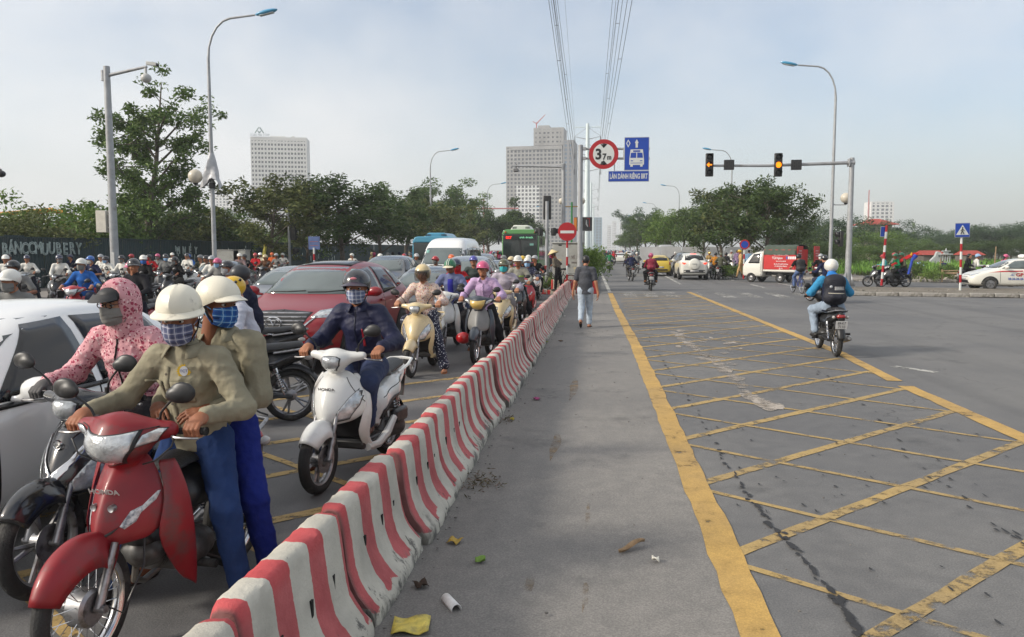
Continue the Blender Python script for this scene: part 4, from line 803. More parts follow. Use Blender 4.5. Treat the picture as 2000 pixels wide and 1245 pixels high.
mb = MB(); q = V((pr(1046,258,Yt).x-c.x, 5, zt2)); mb.cyl(q+V((0,0,-8)), q+V((0,0,5)), .5, n=4); mb.cyl(q+V((0,0,4)), q+V((7,0,11)), .45, .25, n=4); mb.cyl(q+V((0,0,4)), q+V((-3,0,6)), .3, n=4); mb.build('tower_crane', M('crane_red', S(170,60,55), .6), e)
Yt = 520; c = pr(545,488,Yt); e = empty('white_apartment_tower', (c.x, Yt, 0)); e.rotation_euler = (0,0,R(14)); tag(e, 'white apartment tower with a company name sign on its roof', 'building')
xa = pr(496,400,Yt).x-c.x; xb = pr(598,400,Yt).x-c.x; zt = pr(545,272,Yt).z
block(e, xa, xb, 18, 0, zt, 26, 17, WHW, 'main_block', pw=.42, sl_=.5); mb = MB(); mb.box(((xa+xb)/2,9,zt+.6),(xb-xa,18,1.5)); mb.build('parapet', WHW, e)
mb = MB(); mb.box((xa*.1+xb*.9-6,9,zt+2),(2,6,2)); mb.box((0,9,zt+2),(10,6,1.6)); mb.build('roof_plant', WHW, e)
SGN = M('roof_sign', S(120,130,135), .5); text('roof_lettering', 'XUAN MAI CORP', 2.6, SGN, e, TM(V((xa+6.3,-.3,zt+2.4)), (1,0,0), (0,0,1)), .1, .62)
mb = MB()
for s_ in (-1,1): mb.tube([(xa+6+s_*.3,0,zt+7.5),(xa+6+s_*2.8,0,zt+3.8)], .35, 4); mb.tube([(xa+6+s_*1.2,0,zt+5.2),(xa+6-s_*.6,0,zt+3.8)], .3, 4)
mb.build('roof_emblem', M('emblem_green', S(70,110,105), .5), e)
for px0, px1, py, Y, lb, wl in [(420,475,382,900,'pale blurred apartment block left of the white tower',WHW),(1098,1108,330,900,'slim hazy tower right of the unfinished tower',WHW),(1157,1176,425,1000,'bluish glass tower at the end of the road',M('glass_tower',(.2,.3,.38),.4)),(1702,1747,394,850,'hazy white tower behind the red roof',WHW),(1196,1204,432,1600,'faint tower over the far road',WHW),(1210,1222,434,1700,'faint low tower right of the far road',WHW),(385,440,408,600,'grey low building behind the lamp post',CONC),(1186,1194,440,1500,'faintest tower over the vanishing road',WHW)]:
    a = pr(px0,py,Y); b = pr(px1,py,Y); e = empty('distant_building', ((a.x+b.x)/2, Y, 0)); tag(e, lb, 'building', 'distant buildings'); wd = b.x-a.x; block(e, -wd/2, wd/2, min(wd,24), 0, a.z, max(3,int(a.z/3.4)), max(3,int(wd/4)), wl, 'main_block', side=False, gd=.4)
    if lb.startswith('hazy white'): mb = MB(); mb.cyl((-wd/2-1,5,0),(-wd/2-1,5,a.z+12),.6,n=4); mb.build('crane_mast', M('crane_red'), e)
# crane far left of tower
a = pr(945,408,500); e = empty('tower_crane', (a.x,500,0)); tag(e, 'thin distant tower crane left of the grey tower', 'crane'); mb = MB(); mb.cyl((0,0,0),(0,0,a.z+6),.5,n=4); mb.build('mast', M('crane_red'), e); mb = MB(); mb.cyl((-11,0,a.z),(22,0,a.z),.4,n=4); mb.cyl((0,0,a.z+6),(-11,0,a.z),.12,n=4); mb.build('jib', M('crane_red'), e)
# house with red roof, shrine, low roofs
a = pr(1708,452,150); e = empty('red_roof_house', (a.x,150,0)); tag(e, 'cream house with a red hipped roof above the trees', 'house'); z = pr(1708,440,150).z
mb = MB(); mb.box((0,0,z/2),(4.2,5,z)); mb.build('wall', M('cream_wall',(.5,.42,.33),.9,var=.1), e); mb = MB(); w_ = 3.2; mb.add([(-w_,-3.5,z),(w_,-3.5,z),(w_,3.5,z),(-w_,3.5,z),(-.8,0,z+1.1),(.8,0,z+1.1)], [(0,1,5,4),(1,2,5),(2,3,4,5),(3,0,4),(3,2,1,0)]); mb.build('roof', M('roof_tile', S(160,62,50), .8, var=.2, vs=3), e, ang=0)
for sx in (-1,.6): mb = MB(); mb.box((sx*1.2,-2.52,z-1.1),(.9,.06,1.1)); mb.build('window', WINM, e)
for i, (px, wd) in enumerate(((1738,2.2),(1815,2.4),(1893,2.0))):
    a = pr(px,491,104); e = empty('low_house', (a.x,104,0)); tag(e, ('low red-roofed shed left of the flag bundle','long low red-roofed shed behind the flag pole','low red-roofed shed beside the crossing sign','low red-roofed shed behind the taxi roof')[i], 'house', 'low sheds beyond the field'); mb = MB(); mb.box((0,0,.6),(wd,3,1.2)); mb.build('wall', M('shed_wall',(.16,.14,.12),.9), e)
    mb = MB(); mb.add([(-wd/2-.2,-1.8,1.2),(wd/2+.2,-1.8,1.2),(wd/2+.2,1.8,1.2),(-wd/2-.2,1.8,1.2),(-wd/2,0,1.75),(wd/2,0,1.75)], [(0,1,5,4),(2,3,4,5),(1,2,5),(3,0,4)]); mb.build('roof', M('roof_tile'), e, ang=0)
SHR = M('shrine_white', (.42,.44,.44), .7, var=.1)
a = G(1845,505); a = pr(1847,505,95); e = empty('small_shrine', (a.x,95,-.35)); e.scale = (.62,.62,.72); tag(e, 'small white tiered shrine across the field', 'shrine')
for z, w_, h_ in ((0,2.2,.35),(.35,1.6,.3),(1.75,2.0,.18),(2.25,1.3,.15)): mb = MB(); mb.box((0,0,z+h_/2+.5),(w_,w_*.7,h_)); mb.build('tier', SHR, e, bevel=.03)
for sx in (-.6,-.2,.2,.6): mb = MB(); mb.cyl((sx,-.3,1.1),(sx,-.3,2.3),.08); mb.build('column', SHR, e)
mb = MB(); mb.box((0,0,2.6),(.7,.5,.5)); mb.lathe([(.2,2.8),(.05,3.3)],10,cap=True); mb.build('finial', SHR, e)
a = pr(1827,505,96); e = empty('white_tomb', (a.x,96,-.3)); e.scale = (.42,.6,.78); tag(e, 'white curved tomb wall left of the small shrine', 'tomb'); mb = MB(); mb.prism([(-1.4,.5),(1.4,.5),(1.4,1.6),(1.1,2.4),(.2,2.5),(-.3,1.8),(-1.4,1.2)], -.4, .4); mb.build('wall', SHR, e, bevel=.04); mb = MB(); mb.box((.75,-.42,1.9),(.5,.06,.5)); mb.build('niche', M('shrine_dark',(.15,.17,.18),.7), e)
# bamboo rail on the verge, stakes
BAM = M('bamboo', (.32,.22,.13), .8, var=.25, vs=6)
e = empty('bamboo_rail', (19,46.8,.05)); tag(e, 'makeshift bamboo rail on the verge behind the island', 'rail')
for i in range(9): mb = MB(); mb.cyl((i*.95,random.gauss(0,.1),0),(i*.95+random.gauss(0,.05),0,.7+random.random()*.4),.035,n=6); mb.build('stake', BAM, e)
for z in (.55,.62,.42): mb = MB(); mb.tube([(i*.95,.05+z*.1,z+random.gauss(0,.05)) for i in range(9)], .035, 5); mb.build('rail_pole', BAM, e)
for i, (px, py0, Y) in enumerate(((1575,488,60),(1944,482,58),(1780,510,60),(1796,516,58),(1836,505,62))):
    a = pr(px,py0,Y); o = MB().cyl((0,0,0),(.05,0,a.z),.05,.035,8).build('wooden_stake', BAM); o.location = (a.x,Y,0); tag(o, ('tall bare stake behind the cyclist','tall bare stake behind the taxi','short stake right of the parked motorbikes','second short stake right of the parked motorbikes','short stake left of the crossing sign')[i], 'stake', 'stakes on the verge')
e = empty('white_wall', (pr(1400,488,74).x,74,.1)); tag(e, 'pale low wall glimpsed behind the right street trees', 'wall')
for i in range(7): mb = MB(); mb.box((-6+i*1.9,0,1.0),(1.8,.15,2.0)); mb.build('wall_panel', M('pale_wall',(.5,.5,.5),.8,var=.15,vs=1), e)
# yellow pennant on the left tree, grey roadside boxes
a = pr(521,465,47); o = MB().grid([[a+V((x+.06*sin(z*4),-.6,-z)) for x in (0,.22)] for z in np.linspace(0,1.9,8)]).build('yellow_pennant', M('pennant', S(200,190,90), .8, var=.2), solid=.01); tag(o, 'narrow yellow pennant hanging on the olive street tree', 'pennant')
for i, (px, w_) in enumerate(((448,1.35),(472,.7))):
    a = pr(px,494,42); o = MB().box((0,0,.85),(w_,.6,1.7)).box((0,0,1.72),(w_+.08,.66,.05)).build('utility_box', CAB, bevel=.02); o.location = (a.x,42,.1); tag(o, ('wide grey utility box against the fence right of the lamp post','narrow grey utility box beside the wide one')[i], 'utility box')
# litter in the bus lane
def litter(name, loc, mb, mat, label, rz=0, bevel=0, solid=0): o = mb.build(name, mat, ang=30, bevel=bevel, solid=solid); o.location = loc; o.rotation_euler = (0,0,rz); tag(o, label, 'litter', 'litter on the road'); return o
p = G(803,1228); mb = MB(); mb.grid([[(x, y, .012+.012*sin(x*40)*sin(y*25)+.018*abs(y)*4*(x > .05)) for x in np.linspace(-.09,.09,9)] for y in np.linspace(-.085,.085,9)]); litter('yellow_wrapper', (p.x,p.y,.006), mb, M('wrapper', S(206,186,84), .55, var=.3, vs=25, dirt=(.12,.1,.05), ds=12), 'crumpled yellow wrapper at the barrier foot', .15, solid=.004)
p = G(881,1184); mb = MB(); mb.grid([[(x, .028*cos(a), .03*sin(a)+.004) for a in np.linspace(-.2,pi+.2,9)] for x in (-.075,0,.075)]); litter('paper_box', (p.x,p.y,.006), mb, M('white_card', (.72,.7,.68), .7, var=.15, vs=20), 'crushed white paper box in the bus lane', -1.0, solid=.003)
p = G(1234,1075); mb = MB(); mb.grid([[(x, .026*s_*(1-abs(x)/.12)**.5, .012+.02*abs(s_)+.015*sin(x*22)) for s_ in np.linspace(-1,1,5)] for x in np.linspace(-.11,.11,12)]); litter('dry_leaf', (p.x,p.y,.008), mb, M('dry_leaf', (.30,.2,.11), .8, var=.3, vs=20), 'curled dry brown leaf near the yellow line', .75, solid=.002)
for i, (px, py, c_, lb) in enumerate([(1048,782,(150,60,110),'small pink scrap beside the barrier'),(1000,823,(190,170,70),'yellow leaf scrap under the barrier'),(1080,640,(220,215,205),'white paper scrap near the barrier under the walking man'),(1058,628,(215,210,200),'white scrap close to the barrier far along'),(1095,668,(90,70,50),'brown clod in the lane before the walking man'),(1015,690,(205,205,210),'white crumpled bag at the barrier foot'),(1103,619,(210,205,200),'flat white paper left of the walking man'),(1066,670,(120,130,60),'small green leaf on the lane'),(938,1100,(110,140,60),'green leaf bit right of the wrapper'),(888,1062,(170,140,60),'tiny yellow leaf right of the barrier toe'),(822,1148,(60,45,35),'dark twig bit near the paper box'),(1280,1099,(230,225,210),'small white stub near the yellow line')]):
    p = G(px,py); s_ = .018+.028*random.random(); mb = MB(); mb.grid([[(x*s_, y*s_, .012+.012*sin(3*x+y*2)+.01*random.random()) for x in np.linspace(-1,1,5)] for y in np.linspace(-1,1,5)]); litter('litter_scrap', (p.x,p.y,.008), mb, M('scrap_%d' % i, S(*c_), .8, var=.2, vs=30), lb, i, solid=.003)
for i, (px, py, r_, n_, lb) in enumerate([(940,944,.16,150,'heap of dry grass and petals at the barrier foot'),(990,823,.10,50,'small heap of yellow leaves at the barrier foot')]):
    p = G(px,py); rg = np.random.default_rng(i); pp = np.stack([rg.normal(size=n_)*r_*.6, rg.normal(size=n_)*r_*.8, rg.random(n_)*.025], 1); v, f = leaves(pp, .05, rg, 0, .22); o = bpy.data.objects.new('rubbish_heap', npmesh('rubbish_heap', v, f, [leafmat('rubbish%d' % i, (.06,.05,.025), (.17,.14,.08), (.32,.22,.2))], smooth=False)); link(o); o.location = (p.x,p.y,.012); o['kind'] = 'stuff'; tag(o, lb, 'rubbish')
mb = MB()
for i in range(500): x = random.choice([random.uniform(-1.06,.6), random.gauss(-1.0,.05), random.uniform(.9,4)]); y = random.uniform(2.5,22); r_ = random.uniform(.002,.009); mb.sph((x,y,.02), (r_*1.4,r_,r_*.7), 6)
o = mb.build('road_grit', M('grit', (.16,.15,.14), .9, var=.5, vs=3), ang=0); o['kind'] = 'stuff'
# ---------------------------------------------------------------- haze
hz = MB().box((-250,1000,79),(2600,2260,162)).build('haze', M('haze_air'), ang=0); hz['kind'] = 'stuff'; hz.data.materials.clear()
hm = bpy.data.materials.new('haze_volume'); hm.use_nodes = True; hn = hm.node_tree.nodes; hn.clear(); ho = hn.new('ShaderNodeOutputMaterial'); hv = hn.new('ShaderNodeVolumePrincipled')
hv.inputs['Color'].default_value = (.94,.97,1,1); hv.inputs['Density'].default_value = .0005; hv.inputs['Anisotropy'].default_value = .2; hm.node_tree.links.new(hv.outputs[0], ho.inputs['Volume']); hz.data.materials.append(hm)
# ================================================================ PEOPLE
def skinm(k=0):
    c = [(164,112,84),(150,98,72),(176,126,98),(132,84,60)][k % 4]
    return M('skin_%d' % (k % 4), S(*c), .55, var=.1, vs=14, bump=.08, bs=60, spec=.35)
HAIRM = M('hair_black', (.012,.011,.011), .45, var=.3, vs=40)
def ik(a, c, l1, l2, pole):
    a, c, pole = V(a), V(c), V(pole); d = c-a; L_ = min(d.length, (l1+l2)*.999); u_ = d.normalized(); x = (l1*l1-l2*l2+L_*L_)/(2*L_); h = sqrt(max(l1*l1-x*x, 1e-6)); q = pole-u_*pole.dot(u_)
    k = d.length/L_; return a+u_*x*k+q.normalized()*h
def head_prims():
    k = .018
    return [ell((-.008,0,.032),(.098,.077,.092),k=k), ell((.03,0,-.02),(.066,.066,.088),k=k), ell((.045,0,-.088),(.042,.042,.03),k=k), cone((.092,0,.008),(.112,0,-.028),.007,.012,k=.012), cone((.1,.012,-.032),(.1,-.012,-.032),.008,k=.008),
            cone((.083,.045,.022),(.088,.012,.024),.008,k=.012), cone((.083,-.045,.022),(.088,-.012,.024),.008,k=.012), ell((.086,0,-.062),(.012,.026,.007),k=.006), ell((.086,0,-.073),(.011,.022,.007),k=.005), ell((.0,.079,-.012),(.022,.01,.034),k=.008), ell((.0,-.079,-.012),(.022,.01,.034),k=.008),
            ell((.06,.045,-.03),(.028,.022,.025),k=.02), ell((.06,-.045,-.03),(.028,.022,.025),k=.02), cone((-.02,0,-.05),(-.035,0,-.22),.054,.058,k=.03)]
HCACHE = {}
def head_mesh(h):
    """verts, faces, material index (0 skin, 4 hair, 5 eye white, 6 dark)"""
    if h in HCACHE: return HCACHE[h]
    v, f = surfnet(head_prims(), h); mi = np.zeros(len(f), int); c = v[f].mean(1)
    hair = (c[:,2] > .055+.5*np.clip(c[:,0]-.06,0,1)) & (c[:,0] < .088) | ((c[:,0] < -.03) & (c[:,2] > -.07)) | ((c[:,0] < .012) & (c[:,2] > .03)) ; mi[hair] = 4
    mi[(np.abs(c[:,2]-.03) < .005) & (c[:,0] > .075) & (np.abs(np.abs(c[:,1])-.033) < .02)] = 4
    VV, FF, MM = [v], [f], [mi]; n_ = len(v)
    if h < .01:
        for sy in (-1,1):
            for r_, x0, m_ in ((.0125,.0795,5),(.0078,.0852,6)):
                mb = MB(); mb.sph((x0,sy*.033,.003), (r_,r_*1.25,r_*.8), 8); q = np.array(mb.v); fs = np.array([t for t in mb.f if len(t) == 4]); VV.append(q); FF.append(fs+n_); MM.append(np.full(len(fs), m_)); n_ += len(q)
    HCACHE[h] = (np.concatenate(VV), np.concatenate(FF), np.concatenate(MM)); return HCACHE[h]
def hand_mesh(kind, h):
    key = (kind, h)
    if key in HCACHE: return HCACHE[key]
    P = [ell((.05,0,0),(.05,.042,.019),k=.015), cone((-.03,0,0),(.03,0,0),.026,.03,V((0,1,0)),1.2,k=.02)]
    for i, (y, l) in enumerate(((-.031,.8),(-.0105,.95),(.0105,1),(.031,.93))):
        if kind == 'grip': ps = [(.08,y,.004),(.08+.034*l,y,-.008),(.08+.036*l,y,-.04),(.082,y,-.054)]
        else: ps = [(.08,y,.002),(.08+.042*l,y*1.08,-.006),(.08+.072*l,y*1.1,-.022),(.08+.09*l,y*1.1,-.042)]
        for j in range(3): P.append(cone(ps[j], ps[j+1], .0105-.001*j, .0098-.001*j, k=.004 if j else .008))
    th = [(.02,.03,-.006),(.055,.048,-.022),(.085,.044,-.04),(.1,.034,-.048)] if kind == 'grip' else [(.02,.03,-.006),(.055,.055,-.012),(.085,.06,-.024),(.105,.06,-.036)]
    for j in range(3): P.append(cone(th[j], th[j+1], .0135-.0015*j, .012-.0015*j, k=.008))
    HCACHE[key] = surfnet(P, h); return HCACHE[key]
def frame(o, x, z):
    x = V(x).normalized(); z = V(z); z = (z-x*z.dot(x)).normalized(); y = z.cross(x); m_ = MX((x,y,z)).transposed().to_4x4(); m_.translation = o; return m_
def xf(v, m_, mir=False):
    v = np.array(v, float)
    if mir: v = v*np.array([1,-1,1])
    A = np.array(m_.to_3x3()); return v@A.T+np.array(m_.translation)
def helmet_mesh(kind):
    key = 'hm_'+kind
    if key in HCACHE: return HCACHE[key]
    mb = MB(); n_, mth = 40, 14
    rx, ry, rz, cz = {'half':(.128,.108,.112,.035),'cap':(.13,.11,.115,.035),'full':(.142,.122,.13,.03),'hard':(.122,.103,.116,.05)}[kind]
    def rim(a):
        f = (1+cos(a))/2                      # 1 at the front, 0 at the back
        if kind == 'full': return .055 if abs(a) < 1.0 else -.105
        if kind == 'hard': return .042
        return -.035+.088*f**1.4-.02*(1-f)
    rows = []
    for j in range(mth+1):
        row = []
        for i in range(n_):
            a = -pi+2*pi*i/n_; zr = rim(a); th1 = math.acos(max(-1, min(1, (zr-cz)/rz))); th = .02+(th1-.02)*j/mth; s_ = sin(th)
            rr = 1.0
            if kind == 'hard': rr = 1+.05*(1-min(1, abs(sin(a*1.0))*5))*(j < mth-1)+.01*cos(6*a); s_ = s_**.82
            row.append((rx*s_*rr*cos(a), ry*s_*rr*sin(a), cz+rz*cos(th)*(1 if kind != 'hard' else 1.0+.02*(abs(sin(a)) < .25))))
        rows.append(row)
    mb.rings(rows, 0, False)
    last = rows[-1]; inner = [(x*.9, y*.9, z) for x, y, z in last]; mb.rings([last, inner], 1, False)
    if kind in ('half','hard','cap'):
        L0 = {'half':.045,'hard':.032,'cap':.07}[kind]; w0 = {'half':1.0,'hard':1.9,'cap':.95}[kind]; br = []
        for j in range(5):
            t = j/4; row = []
            for i in range(25):
                a = -w0+2*w0*i/24; e = max(0, 1-(abs(a)/w0)**(2.5 if kind != 'hard' else 5)); e = e**.6; zr = rim(a); th = math.acos((zr-cz+.006)/rz); s_ = sin(th)**(.82 if kind == 'hard' else 1)
                q = 1.01+L0*t*e/.12*(1 if kind != 'hard' else (.6+.5*(1+cos(a))/2)); row.append((rx*s_*q*cos(a), ry*s_*q*sin(a)*(1 if kind == 'hard' else .98), zr+.008-.022*t*e))
            br.append(row)
        mb.grid(br, 2); mb.grid([[(x,y,z-.004) for x,y,z in r_] for r_ in br], 2)
    me = mb.mesh('helmet'); me.polygons.foreach_set('material_index', mb.m); me.polygons.foreach_set('use_smooth', [True]*len(me.polygons)); me.set_sharp_from_angle(angle=R(38 if kind != 'hard' else 30))
    for m_ in range(3): me.materials.append(BLK())
    bm = bmesh.new(); bm.from_mesh(me); bmesh.ops.recalc_face_normals(bm, faces=[f for f in bm.faces if f.material_index == 0]); bm.to_mesh(me); bm.free()
    HCACHE[key] = me; return me
def visor_mesh():
    if 'visor' in HCACHE: return HCACHE['visor']
    mb = MB(); mb.grid([[(.15*cos(a)*c_, .126*sin(a)*c_, z) for a in np.linspace(-1.25,1.25,17)] for z, c_ in ((.075,.96),(.03,1.03),(-.03,1.05),(-.09,.98))]); me = mb.mesh('visor'); me.materials.append(M('visor_smoke', (.02,.014,.012), .08, alpha=.62, coat=.5)); me.polygons.foreach_set('use_smooth', [True]*len(me.polygons)); HCACHE['visor'] = me; return me
def mask_mesh():
    if 'mask' in HCACHE: return HCACHE['mask']
    mb = MB(); rows = []
    for j in range(13):
        t = j/12; z = -.004-.112*t; row = []
        for i in range(21):
            u_ = -1+2*i/20; a = u_*1.42; e = sin(pi*min(1, t*1.05))**.6; x = .03+(.073+.012*e)*cos(a); y = (.068+.012*e*(1-t*.5))*sin(a)*(1-.12*t); no = .026*(1-abs(u_)*3.2)*max(0, 1-t*1.5) if abs(u_) < .31 else 0
            x += no-.012*max(0, t-.75)*4+.0022*sin(t*26+u_*3); zz = z+.018*abs(u_)**2*(1 if t > .5 else -.4)-(.012*(1-abs(u_)*3) if (t < .1 and abs(u_) < .33) else 0)*-1; row.append((x, y, zz))
        rows.append(row)
    mb.grid(rows)
    for s_ in (-1,1): mb.tube([(.035,s_*.077,-.02),(.0,s_*.087,.0),(-.02,s_*.083,-.02)], .003, 5); mb.tube([(.04,s_*.07,-.1),(.005,s_*.082,-.05),(-.02,s_*.083,-.02)], .003, 5)
    me = mb.mesh('mask'); me.materials.append(BLK()); me.polygons.foreach_set('use_smooth', [True]*len(me.polygons)); HCACHE['mask'] = me; return me
def joints(hip, lean=(.10,0,.50), hands=None, feet=None, turn=0, look=(0,0), hw=.09, sw=.175, knee=(1,0,.35), elbow=(-.35,0,-.6), kneespread=.35, elbow_out=.5, scale=1, feetdir=None):
    """joint positions in the local frame (x forward, y left)"""
    J = {}; hip = V(hip); nk = hip+V(lean)*scale; J['hip'] = hip; J['neck'] = nk; t = V((sin(-turn)*-1, cos(turn), 0)); sd = V((-sin(turn), cos(turn), 0)); J['sd'] = sd; ch = hip.lerp(nk, .72); J['chest'] = ch; J['waist'] = hip.lerp(nk, .3)+V((-.02,0,0))
    yaw, pit = look; fx = V((cos(yaw)*cos(pit), sin(yaw)*cos(pit), sin(pit))); J['head'] = frame(nk+V((.045,0,.165*scale))+fx*.01, fx, (0,0,1)); J['fx'] = fx
    for i, (n_, s_) in enumerate((('L',1),('R',-1))):
        sh = nk+sd*s_*sw*scale+V((0,0,-.055)); J['sh'+n_] = sh; hp = hip+V((0,s_*hw,0)); J['hp'+n_] = hp
        hd = hands[i]; x, z = hd.get('x', (.93,0,-.3)), hd.get('z', (.3,0,.95)); fm_ = frame(V(hd['p']), x, z); kind = hd.get('kind', 'grip')
        wr = fm_ @ V((-.085,0,.03)) if kind == 'grip' else V(hd['p']); fm_.translation = wr; J['hand'+n_] = (fm_, kind); J['wr'+n_] = wr
        J['el'+n_] = ik(sh, wr, .275*scale, .25*scale, V(hd.get('elbow', (elbow[0], s_*elbow_out, elbow[2]))))
        ft = feet[i]; an = V(ft['p'])+V((0,0,.085)); J['an'+n_] = an; J['kn'+n_] = ik(hp, an, .42*scale, .42*scale, V(ft.get('knee', (knee[0], s_*kneespread, knee[2])))); J['toe'+n_] = V(ft.get('d', (1, s_*.18, 0))).normalized()
    return J
def clothes_prims(J, top='shirt', fat=1.0, loose=1.0, flare=0, skirt=False):
    """primitive lists per garment"""
    sd = J['sd']; G_ = {}; k = .05; f = fat
    T = [cone(J['shL']+V((0,0,.01))-sd*.035, J['shR']+V((0,0,.01))+sd*.035, .068*f, k=k), cone(J['chest']+V((.012,0,-.02)), J['waist'], .112*f, .105*f, sd, 1.36, k=k), cone(J['waist'], J['hip']+V((.0,0,-.07)), .108*f, .122*f, sd, 1.36, k=k), cone(J['chest']+V((.0,0,.02)), J['neck']+V((.0,0,-.05)), .11*f, .07*f, sd, 1.25, k=k),
         cone(J['neck']+V((-.005,0,-.03)), J['neck']+V((.012,0,.035)), .07*f, .062, k=.025)]
    short = top == 'tee'
    for n_ in 'LR':
        e = J['el'+n_]; w_ = J['wr'+n_]; s_ = J['sh'+n_]
        T.append(cone(s_, e if not short else s_.lerp(e, .72), .066*loose, .056*loose if not short else .064, k=.04))
        if not short: T.append(cone(e, e.lerp(w_, .88), .056*loose, .041*loose, k=.03)); T.append(cone(e.lerp(w_, .84), e.lerp(w_, .93), .043*loose, .041*loose, k=.006))
    G_['top'] = T
    B = [cone(J['hip']+V((0,.07,-.02)), J['hip']+V((0,-.07,-.02)), .105*f, k=k)]
    for n_ in 'LR': B += [cone(J['hp'+n_], J['kn'+n_], .092*loose, .07*loose, k=.05), cone(J['kn'+n_], J['kn'+n_].lerp(J['an'+n_], .93), .068*loose, (.055+flare)*loose, k=.04)]
    G_['bottom'] = B
    F_ = []
    for n_ in 'LR': a = J['an'+n_]; d = J['toe'+n_]; F_ += [cone(a+V((0,0,-.045))-d*.045, a+V((0,0,-.055))+d*.12, .038, .034, d.cross(V((0,0,1))), 1.2, k=.02), cone(a+V((0,0,-.01)), a+V((0,0,-.045)), .04, .042, k=.02), cone(a+V((0,0,-.052))+d*.07, a+V((0,0,-.062))+d*.16, .036, .026, d.cross(V((0,0,1))), 1.35, k=.02)]
    G_['shoe'] = F_
    return G_
def skin_prims(J):
    sd = J['sd']; k = .05
    P = [cone(J['shL']-sd*.03, J['shR']+sd*.03, .055, k=k), cone(J['chest'], J['waist'], .095, .09, sd, 1.35, k=k), cone(J['waist'], J['hip'], .09, .1, sd, 1.35, k=k), cone(J['neck']+V((0,0,-.05)), J['neck']+V((.012,0,.08)), .062, .053, k=.03)]
    for n_ in 'LR':
        P += [cone(J['sh'+n_], J['el'+n_], .048, .04, k=.04), cone(J['el'+n_], J['wr'+n_], .041, .028, k=.03), cone(J['hp'+n_], J['kn'+n_], .078, .055, k=.05), cone(J['kn'+n_], J['kn'+n_].lerp(J['an'+n_], .4), .052, .052, k=.04), cone(J['kn'+n_].lerp(J['an'+n_], .4), J['an'+n_], .05, .034, k=.04)]
        a = J['an'+n_]; d = J['toe'+n_]; P += [cone(a+V((0,0,-.05))-d*.035, a+V((0,0,-.06))+d*.11, .032, .026, d.cross(V((0,0,1))), 1.2, k=.02), cone(a, a+V((0,0,-.045)), .036, .034, k=.02)]
    return P
def joinmesh(name, parts, mats):
    """parts: (verts, faces, material index array or int)"""
    VV, FF, MM, n_ = [], [], [], 0
    for v, f, m_ in parts: VV.append(v); FF.append(np.asarray(f)+n_); MM.append(np.full(len(f), m_) if np.isscalar(m_) else m_); n_ += len(v)
    return npmesh(name, np.concatenate(VV), np.concatenate(FF), mats, np.concatenate(MM))
EYEW = M('eye_white', (.6,.58,.54), .3); EYED = M('eye_dark', (.01,.008,.007), .15)
def wear(parent, J, helmet=None, hcol=None, brim=None, mask=None, visor=False, strap=True, hsc=1.0):
    if helmet:
        hm_ = bpy.data.objects.new('helmet', helmet_mesh(helmet)); link(hm_, parent); hm_.matrix_local = J['head'] @ MX.Diagonal((hsc,hsc,hsc,1))
        for i, m_ in enumerate((hcol, BLK(), brim or hcol)): hm_.material_slots[i].link = 'OBJECT'; hm_.material_slots[i].material = m_
        if helmet == 'full' and visor is not False: v_ = bpy.data.objects.new('visor', visor_mesh()); link(v_, hm_)
        if strap:
            mb = MB(); 
            for s_ in (-1,1): mb.tube([(.0,s_*.093,.0),(.02,s_*.085,-.05),(.035,s_*.055,-.105),(.045,0,-.128)], .006, 6, flat=.4)
            mb.build('chin_strap', BLK(), hm_)
    if mask:
        mk = bpy.data.objects.new('face_mask', mask_mesh()); link(mk, parent); mk.matrix_local = J['head'] @ MX.Translation((.004,0,-.004)) @ MX.Diagonal((1.03,1.05,1,1)); mk.material_slots[0].link = 'OBJECT'; mk.material_slots[0].material = mask
